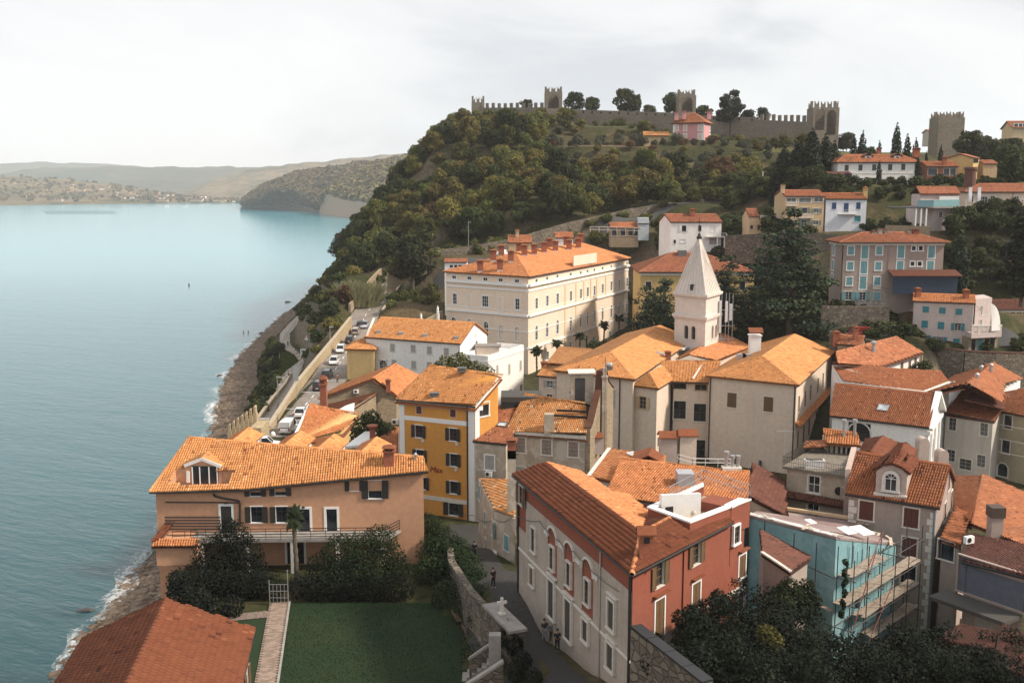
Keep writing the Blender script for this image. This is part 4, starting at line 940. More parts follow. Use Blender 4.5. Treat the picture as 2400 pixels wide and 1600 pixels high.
# ---- narrow orange house with white bands
def build_max():
 ze=32.5;A,B=U(924,934,ze),U(1114,952,ze);d=(B-A).normalized();m=Vector((-d.y,d.x,0));
 zb=35.6;C=U(1178,879,zb);dep=(C-B).dot(m);D=A+m*dep;D=v3(D,zb);D=U(1013,858,zb);C=U(1178,879,zb)
 f=inset([A,B,C,D],.35);H=House('orange_house','tall orange house with white corner strips and dark open shutters','house',f,15,[ze-.1,ze-.1,zb-.2,zb-.2],P_ORANGE)
 H.roof([[A,B,C,D]],T_BRIGHT,[(D,C)],gutter=[(A,B)])
 a=k85
 for x,y in((518,620),(830,650)):H.win(0,*a(x,y),.75,1.15,style='closed',sh=REDWOOD,fw=.03,sill=0)
 for x,y in((515,825),(830,855)):H.win(0,*a(x,y),.95,1.5,style='open',sash=REDWOOD,fw=.1)
 for x,y in((525,1050),(835,1088),(835,1340)):H.win(0,*a(x,y),.95,1.5,style='open',sash=DKWOOD,fw=.1)
 H.win(0,*a(835,1540),1.3,1.5,style='open',sash=DKWOOD,fw=.1);H.win(0,*a(545,1300),.95,1.5,style='open',fw=.1)
 H.win(1,*a(1105,625),1.9,1.6,style='sash',sash=BRWOOD,bars=(1,0),fw=.12)
 L=H.edge(0)[2];zt=ze-.1
 H.vband(0,.35,15,zt-.62,.7,.06,WHITE);H.vband(0,L-.45,15,zt-.62,.8,.06,WHITE);H.vband(1,.35,15,zt-.62,.7,.06,WHITE)
 H.band(0,zt-.34,.55,.10,WHITE);H.band(1,zt-.34,.5,.10,WHITE,s1=1.2)
 for y in(725,):s,z=H.at(0,*a(660,y));H.band(0,z,.55,.05,WHITE,s0=.71,s1=L-.86)
 s,z=H.at(0,*a(780,1455));H.band(0,z,.5,.05,LIME,s0=.71,s1=L-.86)
 e=H.edge(1)[2];p0,p1=H.pt(1,0,zt-.22,.09),H.pt(1,e,zb-.42,.09);MB().bar(p0,p1,.18,.42).build('verge_board',WHITE,H.t)
 H.pipe(0,L-.95,15,zt,IRON,.09)
 s,z=H.at(0,*a(675,1200));lettering(H.t,'Max',H.pt(0,s,z,.06)-H.org,H.rz(0),1.0,plain('sign_red',(.28,.03,.03),.5),.25)
 for x,y in((910,270),(660,500)):
  p,n=onplane([A,B,C],*a(x,y));b=MB();b.box(p.x-.5,p.x+.5,p.y-.35,p.y+.35,p.z-.1,p.z+.35);b.box(p.x-.58,p.x+.58,p.y-.42,p.y+.42,p.z+.35,p.z+.42);b.build('roof_vent',plain('lead_grey',(.12,.125,.13),.6),H.t)
 for x,y in((555,910),(868,940),(860,1175)):
  p=H.pt(0,*H.at(0,*a(x,y)),.05);MB().lathe([(.2,-.15),(.2,.15)],p,8).build('vent_cover',LIME,H.t)
 H.finish();return H
MAX=build_max()
# ---- old grey house with weathered shutters, and its narrow neighbour
def build_grey():
 ze=29.4;A,B=U(1184,1006.6,ze),U(1377,1020.7,ze);d=(B-A).normalized();m=Vector((-d.y,d.x,0))
 zr=32.2;R0,R1=U(1232.7,925,zr),U(1373,945,zr);C=B+m*13;D=A+m*13;C.z=D.z=ze
 f=inset([A,B,C,D],.25);H=House('grey_old_house','old grey plastered house with three weathered shuttered windows under a patched roof','house',f,12,ze-.05,P_OLD)
 H.roof([[A,B,R1,R0]],T_LICH,[(R0,R1)],gutter=());b=MB();b.slab([R0,R1,C,D],.15).build('roof_back',T_OLD,H.t)
 a=k85
 for x,y in((1450,950),(1690,970),(1935,990)):H.win(0,*a(x,y),1.15,1.75,style='closed',sh=OLDWOOD,frame=LIME,fw=.16)
 for x,y in((1445,1215),(1690,1250),(1935,1270)):H.win(0,*a(x,y),1.15,1.75,style='closed',sh=GREYWOOD,frame=LIME,fw=.16)
 H.band(0,ze-.3,.35,.18,LIME)
 # raised stone gable on the right with broken top
 L=H.edge(1)[2];b=MB();prof=[(.0,30.2),(1.0,30.6),(2.2,31.6),(3.8,32.8),(5.2,33.7),(5.8,35.8),(8.2,35.6),(9.5,34.0),(L,32.6)]
 for(s0,z0),(s1,z1)in zip(prof[:-1],prof[1:]):
  p,q=H.pt(1,s0,0,.5),H.pt(1,s1,0,.5);p2,q2=H.pt(1,s0,0,-.1),H.pt(1,s1,0,-.1)
  b.prism([tuple(p[:2]),tuple(q[:2]),tuple(q2[:2]),tuple(p2[:2])],12,[z0,z1,z1,z0])
 b.build('stone_gable',S_RUBBLE,H.t);b=MB()
 for(s0,z0),(s1,z1)in zip(prof[:-1],prof[1:]):p,q=H.pt(1,s0,z0+.06,.2),H.pt(1,s1,z1+.06,.2);b.bar(p,q,.8,.14)
 b.build('gable_coping',T_OLD,H.t)
 s,z=6.0,31.5;window(H.t,H.pt(1,6.0,31.4,.52)-H.org,H.rz(1),.7,1.1,style='dark',frame=LIME,fw=.12)
 # brick stub and blackened beams on the roof
 p=onplane([A,B,R1],*a(1712,810))[0];MB().box(p.x-.55,p.x+.55,p.y-.5,p.y+.5,p.z-.5,p.z+1.9).build('chimney',P_OLD,H.t)
 for y0,y1 in((655,668),(700,720)):
  p,q=onplane([A,B,R1],*a(1735 if y0>680 else 1785,y0))[0],onplane([A,B,R1],*a(2065,y1))[0];MB().bar(p+Vector((0,0,.3)),q+Vector((0,0,.3)),.22).build('beam',plain('charred_wood',(.02,.017,.015),.9),H.t)
  # small lift-head with doorway and two tall flues
 q=H.pt(1,7.0,30,-.6);b=MB();b.box(q.x-3.0,q.x-.3,q.y-1.2,q.y+1.0,30,35.6);b.build('rooftop_room',P_OLD,H.t);b=MB();b.box(q.x-2.5,q.x-1.3,q.y-1.25,q.y-1.2,31.6,35.0);b.build('door',plain('dark_door',(.05,.05,.05)),H.t);b=MB();b.slab([(q.x-3.3,q.y-1.5,35.65),(q.x,q.y-1.5,35.7),(q.x,q.y+1.3,35.7),(q.x-3.3,q.y+1.3,35.65)],.12);b.build('roof_slab',LIME,H.t)
 p=H.pt(1,5.5,30,.9);b=MB();b.box(p.x-.3,p.x+.3,p.y-.3,p.y+.3,14,35.2);b.box(p.x-.38,p.x+.38,p.y-.38,p.y+.38,35.2,35.4);b.box(p.x-.22,p.x+.22,p.y-.22,p.y+.22,35.4,36.4);b.build('chimney',P_OLD,H.t)
 p=H.pt(1,3.2,30,.6);b=MB();b.box(p.x-.5,p.x+.5,p.y-.5,p.y+.5,26.5,28.5);b.build('chimney',P_PINK,H.t);b=MB();b.slab([(p.x-.7,p.y-.7,28.55),(p.x+.7,p.y-.7,28.55),(p.x+.6,p.y+.6,28.95),(p.x-.6,p.y+.6,28.95)],.1);b.build('chimney_cap',T_ORANGE,H.t)
 b=MB();b.tube([(p.x+.9,p.y+.4,24),(p.x+.9,p.y+.4,38)],.035,5);b.build('lightning_rod',plain('rust',(.22,.09,.04),.9),H.t)
 # chimney with vents near the ridge
 p=UY(*a(1945,540),R1.y+2.0);chimney(H.t,p-Vector((0,0,.4)),.9,1.5,P_PINK,T_ORANGE)
 H.finish()
 # narrow neighbour
 ze=28.3;A,B=U(1108,1033,ze),U(1187,1041,ze);m=Vector((-(B-A).normalized().y,(B-A).normalized().x,0));C,D=B+m*7.5,A+m*7.5;C.z=D.z=ze+2.6
 f=inset([A,B,C,D],.12);G=House('narrow_beige_house','narrow beige house with one white shuttered window, squeezed between orange and grey house','house',f,12,[ze-.1,ze-.1,ze+2.4,ze+2.4],P_OLD)
 G.roof([[A,B,C,D]],T_OLD,(),gutter=[(A,B)]);s,z=G.at(0,*a(1167,1110));G.win(0,*a(1167,1110),1.15,1.7,style='closed',sh=GREYWOOD,frame=WHITE,fw=.14)
 p,n=onplane([A,B,C],*a(1285,775));skylight(G.ro if hasattr(G,'ro')else G.t,p+n*.1,n,1.2,1.0,BRWOOD)
 b=MB();q=mid(C,D);b.box(q.x-1.6,q.x+3.4,q.y-.2,q.y+4,ze+.5,ze+4.0);b.build('rear_block',plain('dark_cladding',(.06,.055,.05),.8),G.t);b=MB();b.box(q.x-1.4,q.x+3.2,q.y-.26,q.y-.2,ze+2.0,ze+3.4);b.build('window',GLASS,G.t)
 G.finish();ac_unit(G.pt(0,*G.at(0,*a(1165,1212)),.06),G.rz(0),'white air conditioner under the white shuttered window of the narrow beige house')
build_grey()
# ---- low rubble house with lichen-covered tiles
def build_rubble():
 ze=25.8;a=k105;A,B=UY(*a(425,580),98),UY(*a(618,640),94);ze=A.z
 T0,T1=UY(*a(290,285),107),UY(*a(612,300),104.5)
 fL=UY(*a(278,290),107.5);f=[Vector((A.x-.1,A.y)),Vector((B.x,B.y)),Vector((T1.x,T1.y)),Vector((fL.x,fL.y))]
 H=House('rubble_cottage','small crumbling rubble stone house with pale blue shutters and lichen covered tiles','house',f,18,[ze-.1,B.z-.1,T1.z-.1,T0.z-.1],P_OLD)
 H.roof([[A,B+Vector((0,0,.2)),T1,T0]],T_LICH,[(T0,T1)])
 # edges: 0 front right, 3 left side (towards the alley)
 H.win(0,*a(540,870),.95,1.5,style='closed',sh=LTURQ,frame=LIME,fw=.08)
 for x,y,st in((340,650,'closed'),(412,735,'one'),(425,1020,'closed'),(290,410,'closed')):H.win(3,*a(x,y),.95,1.5,style=st,sh=LTURQ,frame=LIME,fw=.08)
 H.win(3,*a(350,950),1.0,2.6,style='dark',name='door',frame=LIME,fw=.15)
 p=UY(*a(585,600),96);b=MB();b.box(p.x-.4,p.x+.4,p.y-.4,p.y+.4,p.z-2,p.z+6.2);b.build('chimney',P_OLD,H.t);chimney(H.t,p+Vector((0,0,6.0)),.8,1.3,BRICK,T_ORANGE)
 H.finish()
build_rubble()
# ---- big red house in front
def build_red():
 ze=34.6;a,bq,c=k105,k110,k15;L0,N,R_=U(1200.5,1112.5,ze),U(1481,1347,ze),U(1762,1200,ze)
 e2=(R_-N).normalized();n2=Vector((-e2.y,e2.x,0));e1=(N-L0).normalized();n1=Vector((-e1.y,e1.x,0));sl_=math.tan(R(18))
 plA=[L0,N,L0+n1+Vector((0,0,sl_))];plw=[N,R_,N+n2+Vector((0,0,sl_))]
 RA,RB=onplane(plA,1278,1084.5)[0],onplane(plA,1502.8,1250)[0];RC=onplane(plw,1568,1216)[0]
 Rb=R_+n2*6.5;Rb.z=ze;Lb=L0+(RA-L0)*2.1;Lb.z=ze;Mb=N+(RB-N)*2.0+e2*1.0;Mb=RB+n1*3.0;Mb.z=ze
 f=inset([L0,N,R_,Rb,Mb,Lb],.4);H=House('red_house','big brick red house with a pale alley front, arched niches and a roof terrace','house',f,21,ze-.1,P_RED)
 n_=n1;plO=[RA,RB,RB+n_*1-Vector((0,0,sl_))]
 oP=[RA,RB]+[onplane(plO,*a(x,y))[0]for x,y in((1838,600),(1640,430),(1510,410),(1200,215))]
 RX0=N+(R_-N)*.82
 ro=H.roof([[L0,N,RB,RA]],T_RED,[(RA,RB)],w=.25,L=.40,singles=300,keep=lambda p:p[0]>1200,gutter=[(L0,N),(N,RX0)])
 MB().slab([p-Vector((0,0,.05))for p in oP],.15).build('roof_side',T_ORANGE,ro);tiles(ro,oP,T_ORANGE,.22,.34)  # sunny slope tiled orange against dark red: sunlight painted into the tiles
 # wing along the right wall: front slope up to the wing ridge, and the low strip beside the terrace
 W1=[RC,onplane(plw,*k15(430,185))[0]];RX=onplane(plw,*c(800,78))[0]
 wing=[N,RX,onplane(plw,*c(745,35))[0],W1[1],W1[0],RB]
 MB().slab([p-Vector((0,0,.05))for p in wing],.15).build('roof_side',T_RED,ro);tiles(ro,wing,T_RED,.25,.40,singles=0);ridge(ro,[(N,RB),(RB,W1[0])],T_ORANGE,.17)
 plv=[RB,RC,RC+n2-Vector((0,0,sl_))];pv=[RB,RC]+[onplane(plv,*a(x,y))[0]for x,y in((1900,655),(1838,640),(1790,735))];MB().slab([p-Vector((0,0,.05))for p in pv],.1).build('roof_side',T_RED,ro);tiles(ro,pv,T_RED)
 b=MB();b.bar(RB+Vector((0,0,.05)),onplane(plv,*a(1810,620))[0]+Vector((0,0,.08)),.45,.08);b.build('flashing',LIME,ro)
 # chimney on the hip
 p=onplane(plw,*a(1815,1020))[0];b=MB();b.box(p.x-.42,p.x+.42,p.y-.42,p.y+.42,p.z-.5,p.z+1.75);cch=b.build('chimney',BRICK,H.t);b=MB();b.box(p.x-.18,p.x+.18,p.y-.47,p.y-.4,p.z+1.2,p.z+1.55);b.build('flue_opening',IRON,cch);b=MB();q=p+Vector((0,0,1.78));b.slab([q+Vector((-.6,-.6,0)),q+Vector((.6,-.6,0)),q+Vector((.6,0,.42)),q+Vector((-.6,0,.42))],.1).slab([q+Vector((-.6,0,.42)),q+Vector((.6,0,.42)),q+Vector((.6,.6,0)),q+Vector((-.6,.6,0))],.1);b.build('chimney_cap',T_ORANGE,cch)
 # pale alley front: a coat of render with red strips left open
 Lw=H.edge(0)[2];S=lambda x,y:H.at(0,*a(x,y));S2=lambda x,y:H.at(0,*bq(x,y));zt=ze-.1
 sL,sA,sEnd=0.0,S(720,900)[0],Lw;zb=[S(735,470),S(1415,1070),S(1655,1275)]
 b=MB();P0=lambda s,z,o=.05:H.pt(0,s,z,o)
 arches=[(S(965,900)[0],'a'),(S(1120,1040)[0],'b'),(S(1290,1200)[0],'c')]
 zlo=21.0;zhi=S(1415,1085)[1]+.1;ztop=S(760,500)[1]
 # coat panels between and around the niches
 aw=1.95;za0=S(1120,1360)[1];za1=S(1120,870)[1];edges=[sA]+[v for s,_ in arches for v in(s-aw/2,s+aw/2)]+[Lw]
 zc=zt-1.35
 for i in range(0,len(edges),2):b.poly([P0(edges[i],za0),P0(edges[i+1],za0),P0(edges[i+1],zc),P0(edges[i],zc)])
 b.poly([P0(0,zlo),P0(Lw,zlo),P0(Lw,za0),P0(0,za0)]);b.poly([P0(0,za0),P0(sA,za0),P0(sA,za0+1.6),P0(0,za0+1.6)])
 coat_holes=[]
 for s,_ in arches:
  zs=zc-.35-aw/2;pts=[(s+aw/2*math.cos(t),zs+aw/2*math.sin(t))for t in np.linspace(0,math.pi,9)]
  for(x0,y0),(x1,y1)in zip(pts[:-1],pts[1:]):b.poly([P0(x1,y1),P0(x0,y0),P0(x0,zc),P0(x1,zc)])
 b.build('pale_front',plaster('alley_front_render',(.42,.355,.30),amt=.3,streak=.4),H.t)
 for s,_ in arches:
  zs=zc-.35-aw/2;g=MB();pts=[(s+(aw/2+.08)*math.cos(t),zs+(aw/2+.08)*math.sin(t))for t in np.linspace(0,math.pi,11)]
  for p,q in zip(pts[:-1],pts[1:]):g.bar(P0(p[0],p[1],.1),P0(q[0],q[1],.1),.12,.16)
  g.build('arch_moulding',LIME,H.t)
  window(H.t,H.pt(0,s+.05,za0+1.65,.17)-H.org,H.rz(0),.85,1.75,style='sash',frame=LIME,fw=.09,sash=BRWOOD,bars=(1,3),depth=.12)
 for s in[sum(arches[i][0]for i in(j,j+1))/2 for j in(0,1)]+[arches[0][0]-1.25,arches[2][0]+1.35]:
  g=MB();p,q=P0(s-.42,zc-1.1,.04),P0(s+.42,zc-1.1,.04);g.bar(p,q,.2,.26);g.build('capital',LIME,H.t)
 for x,y,w,h,st in((800,840,.85,1.9,'sash'),(785,1175,.95,1.5,'blank')):s,z=S(x,y);window(H.t,H.pt(0,s,z,.2)-H.org,H.rz(0),w,h,style=st,sh=BRWOOD,sash=BRWOOD,frame=LIME,fw=.1,depth=.1)
 s,z=S(690,430);window(H.t,H.pt(0,s,z,.18)-H.org,H.rz(0),1.0,1.5,style='open',sh=BRWOOD,sash=BRWOOD,frame=LIME,fw=.1,depth=.1)
 for x,y,w,h,st,nm in((770,600,1.25,2.9,'blank','door'),(925,790,1.25,3.0,'blank','door'),(1085,890,1.0,1.5,'blank','window'),(1325,745,1.0,1.9,'blank','window'),(1315,1130,1.05,1.7,'blank','window')):
  s,z=S2(x,y);window(H.t,H.pt(0,s,z,.22)-H.org,H.rz(0),w,h,style=st,sh=plain('old_brown_door',(.055,.045,.035),.8),frame=LIME,fw=.13,depth=.12,name=nm)
  g=MB();g.bar(H.pt(0,s-w/2-.3,z+h/2+.35,.12),H.pt(0,s+w/2+.3,z+h/2+.35,.12),.25,.1);g.build('lintel_shelf',LIME,H.t)
 zb1=S2(700,420)[1];H.band(0,S(1120,1372)[1]-.1,.16,.12,LIME,'string_course');H.pipe(0,S(1410,1200)[0],21,zt,GALV,.06);H.pipe(0,Lw-.15,21,zt,IRON,.11);H.pipe(0,.15,21,zt,IRON,.1)
 # right wall windows
 for x,y in((165,525),(475,345)):H.win(1,*c(x,y),1.0,1.6,style='open',sh=BRWOOD,sash=BRWOOD,frame=LIME,fw=.07)
 for x,y,w,h,st in((475,700,1.05,1.75,'closed'),(865,455,1.0,1.7,'half2')):H.win(1,*c(x,y),w,h,style='closed',sh=BRWOOD,frame=WHITE,fw=.13);s,z=H.at(1,*c(x,y));MB().bar(H.pt(1,s-w/2-.2,z+h/2+.4,.15),H.pt(1,s+w/2+.2,z+h/2+.4,.15),.35,.08).build('lintel_shelf',T_ORANGE,H.t)
 s,z=H.at(1,*c(165,905));H.win(1,*c(165,905),1.1,2.7,style='closed',sh=BRWOOD,frame=WHITE,fw=.13,name='door');MB().bar(H.pt(1,s-.9,z+1.75,.15),H.pt(1,s+.9,z+1.75,.15),.35,.08).build('lintel_shelf',T_ORANGE,H.t)
 H.win(1,*c(860,750),1.0,1.5,style='dark',frame=WHITE,fw=.12);H.win(1,*c(375,1190),1.5,2.0,style='dark',frame=LIME,fw=.15,name='door')
 s0,z0=H.at(1,*c(345,950));s1,z1=H.at(1,*c(1000,545));H.band(1,(z0+z1)/2,.3,.06,LIME,'string_course',s0=min(s0,s1),s1=H.edge(1)[2])
 # balcony
 s0,zb_=H.at(1,*c(150,1065));q=[H.pt(1,s0-.6,0,0),H.pt(1,s0-.6,0,1.9),H.pt(1,s0+4.2,0,1.9),H.pt(1,s0+4.2,0,0)];b=MB();b.prism([tuple(p[:2])for p in q],zb_-.14,zb_);b.build('balcony_floor',plain('dark_boards',(.035,.033,.032),.8),H.t);railing(H.t,[v3(q[1],zb_),v3(q[2],zb_),v3(q[3],zb_)],1.0,IRON,.16,rails=1,r=.02,pr=.012)
 # roof terrace
 tb=onplane(plw,*a(2222,762))[0];zp=Zat(tb.x,tb.y,1221);a1,a0,a2,a3=v3(tb,zp),U(*a(1840,535),zp),U(1758,1168,zp),U(1648,1130,zp)
 s0=H.at(1,*c(765,200))[0];q=[H.pt(1,s0,0,.03),H.pt(1,H.edge(1)[2]-.02,0,.03),H.pt(1,H.edge(1)[2]-.02,0,-2.6),H.pt(1,s0,0,-2.6)];b=MB();b.prism([tuple(p[:2])for p in q],31.2,zp-.13);b.build('raised_wall',P_RED,H.t);b=MB();q=[H.pt(1,s0-.1,0,.15),H.pt(1,H.edge(1)[2]+.1,0,.15),H.pt(1,H.edge(1)[2]+.1,0,-.5),H.pt(1,s0-.1,0,-.5)];b.prism([tuple(p[:2])for p in q],zp-.13,zp+.02);b.build('coping',WHITE,H.t)
 s_,z_=H.at(1,*c(800,185));window(H.t,H.pt(1,s_,z_,.2)-H.org,H.rz(1),.8,1.3,style='sash',sash=BRWOOD,frame=WHITE,fw=.12,depth=.1)
 T=[a0,a1,a2,a3];b=MB();b.prism([tuple(p[:2])for p in T],33.5,zp-.9);b.build('terrace_block',P_RED,H.t)
 b=MB();Ti=inset(T,.32)
 for i in range(4):
  if i==2:continue
  j=(i+1)%4;b.prism([tuple(T[i][:2]),tuple(T[j][:2]),tuple(Ti[j]),tuple(Ti[i])],zp-.9,zp-.12)
 b.build('parapet',P_RED,H.t);b=MB();To=inset(T,-.08);Tk=inset(T,.4)
 for i in range(4):
  if i==2:continue
  j=(i+1)%4;b.prism([tuple(To[i]),tuple(To[j]),tuple(Tk[j]),tuple(Tk[i])],zp-.12,zp)
 b.build('parapet_coping',WHITE,H.t);b=MB();b.prism([tuple(p)for p in Ti],zp-.9,zp-.86);b.build('terrace_floor',cobble('terrace_tiles',(.45,.36,.26),(.56,.46,.34),(.3,.25,.2),2.5),H.t)
 b=MB();d=(a3-a0).normalized();q0,q1=a0+d*1.0,a0+d*3.6;e_=(a1-a0).normalized();b.prism([tuple((q0+e_*.35)[:2]),tuple((q0+e_*.6)[:2]),tuple((q1+e_*2.6)[:2]),tuple((q1+e_*2.3)[:2])],zp-.9,zp+.75);b.build('terrace_screen_wall',WHITE,H.t)
 railing(H.t,[v3(a0+d*2.2+e_*.4,zp-.1),v3(a3,zp-.1),v3(a2,zp-.1)],1.1,GALV,.22,rails=2,r=.022,pr=.012)
 b=MB();e1_=inset(T,-.02)
 H.finish(skip=());H.T=T;H.zp=zp;return H
RED=build_red()
def pitched(A,B,deg):
 t=(B-A);t.z=0;t.normalize();return[A,B,A+Vector((-t.y,t.x,math.tan(R(deg))))]
 # ---- the big cream palace
def build_palace():
 ze=38.0;A,B,C=U(1037.8,636.5,ze),U(1240.6,649,ze),U(1479,604.6,ze);E=quadpts(A,B,C);a=k90
 m0,m1=mid(E[0],E[1]),mid(E[2],E[3]);zr=42.6
 d=(m1-m0).normalized();L=(m1-m0).length
 # ridge ends from the picture, on the middle line
 def along(u,v):
  best=min(np.linspace(2,L-2,400),key=lambda s:abs(PX(m0.x+d.x*s,m0.y+d.y*s,zr)[0]-u));return best
 h0,h1=along(1207,592),L-along(1367,576);zr=ze+max(3.0,rise_at(m0+d*h0,ze,592))
 H=house('cream_palace','large cream palace with white cornices, tall arched windows and a row of brick chimneys','palace',E,ze,12,zr-ze,P_CREAM,T_ORANGE,'bc',h0,h1,.55,.30,.5,2)
 P=hip_polys(E,ze,zr-ze,h0,h1,'bc')[0];left=[p for p in P if len(p)==3][0];right=P[0]
 for x,y in((643,587),(783,595),(930,605),(1070,613),(1220,622)):H.win(0,*a(x,y),1.2,.75,style='sash',sash=WHITE,bars=(1,0),fw=.14)
 for x,y,w,st in((650,785,1.15,'sash'),(930,808,1.7,'sash'),(1225,833,1.15,'sash')):H.win(0,*a(x,y),w,2.4,style=st,sash=WHITE,bars=(2 if w>1.5 else 1,2),fw=.2)
 for x,y in((787,810),(1070,832)):H.win(0,*a(x,y),1.1,3.0,style='blank',sh=P_CREAM,fw=.16,depth=.1,name='blind_window')
 for x,y,bl in((640,1020,0),(785,1035,1),(937,1062,0),(1078,1095,1),(1225,1110,1)):H.win(0,*a(x,y),1.3,3.3,arch=True,blank=P_CREAM if bl else None,fw=.2,name='blind_window' if bl else 'window')
 xs=(1400,1498,1593,1715,1807,1870,1932,2007,2087,2160,2232)
 ya=(618,598,578,560,545,533,520,505,487,472,458);ym=(828,805,783,760,740,724,710,692,668,650,633);yl=(1098,1070,1043,1013,988,970,950,925,900,875,855)
 for x,q,r,t in zip(xs,ya,ym,yl):
  H.win(1,*a(x,q),1.2,.75,style='sash',sash=WHITE,bars=(1,0),fw=.14);H.win(1,*a(x+2,r),1.25,2.4,style='sash',sash=WHITE,bars=(1,2),fw=.2);H.win(1,*a(x,t),1.3,3.3,arch=True,fw=.2)
 for x,y,st in((1503,1307,'sash'),(1715,1215,'sash'),(1925,1170,'sash'),(2075,1115,'sash'),(2220,1065,'sash'),(1600,1270,'sash')):H.win(1,*a(x,y),1.25,1.9,style=st,sash=WHITE,fw=.16)
 H.win(1,*a(1863,1190),1.8,4.0,arch=True,blank=BRWOOD,fw=.3,name='door')
 L0,L1=H.edge(0)[2],H.edge(1)[2]
 for y,h,o,m in((665,.55,.55,WHITE),(715,.4,.16,WHITE),(945,.45,.4,WHITE),(1095,.22,.10,WHITE),(1245,.5,.16,WHITE),(905,.14,.07,WHITE)):
  z=H.at(0,*a(1333,y))[1];H.band(0,z,h,o,m,s1=L0+.0);H.band(1,z,h,o-.003,m,s0=.0)
 PIL=plaster('pilaster_render',(.74,.58,.39),amt=.1);zb,zt_=H.at(1,*a(1335,940))[1]+.3,H.at(1,*a(1335,720))[1]-.25
 for x in(1665,1765,1835,1900,1955,2035):H.vband(1,H.at(1,*a(x,700))[0],zb,zt_,.7,.12,PIL)
 for x in(1665,1765):H.vband(1,H.at(1,*a(x,900))[0],13,zb-.8,.8,.10,PIL)
 st=plain('chimney_base_render',(.62,.60,.58),.9)
 def ch(x,y,pol,k=1.0):
  p,n=onplane(pol,*a(x,y));MB().box(p.x-.62,p.x+.62,p.y-.62,p.y+.62,p.z-.7,p.z+1.0).build('chimney_base',st,H.t);chimney(H.t,p+Vector((0,0,1.0)),1.35,1.8*k,BRICK,T_BRIGHT)
 for x,y in((885,540),(1065,530),(1005,443),(1165,450)):ch(x,y,left)
 for x,y in((1290,395),(1380,385),(1470,366),(1575,352),(1700,340),(1785,325)):ch(x,y,right)
 R0,R1=H.R;dd=(R1-R0).normalized();s=Vector((-dd.y,dd.x,0))
 for f,o in((-.02,3.2),(.16,2.2),(.55,1.6),(.80,1.4),(.97,.3)):
  p=R0.lerp(R1,f)+s*o-Vector((0,0,o*.3));MB().box(p.x-.62,p.x+.62,p.y-.62,p.y+.62,p.z-.7,p.z+1.0).build('chimney_base',st,H.t);chimney(H.t,p+Vector((0,0,1.0)),1.4,1.8,BRICK,T_BRIGHT)
 p0,p1=onplane(right,*a(1738,500))[0],onplane(right,*a(1950,466))[0];b=MB();b.bar(p0+Vector((0,0,1.6)),p1+Vector((0,0,1.6)),.25,2.4);b.build('roof_sign_panel',P_CREAM,H.t)
 b=MB();p=R0+s*6+Vector((0,0,-1));b.lathe([(1.9,0),(1.8,.5),(1.2,1.0),(.1,1.25)],p+dd*6,16);b.build('roof_dome',WHITE,H.t)
 H.finish();return H
PALACE=build_palace()
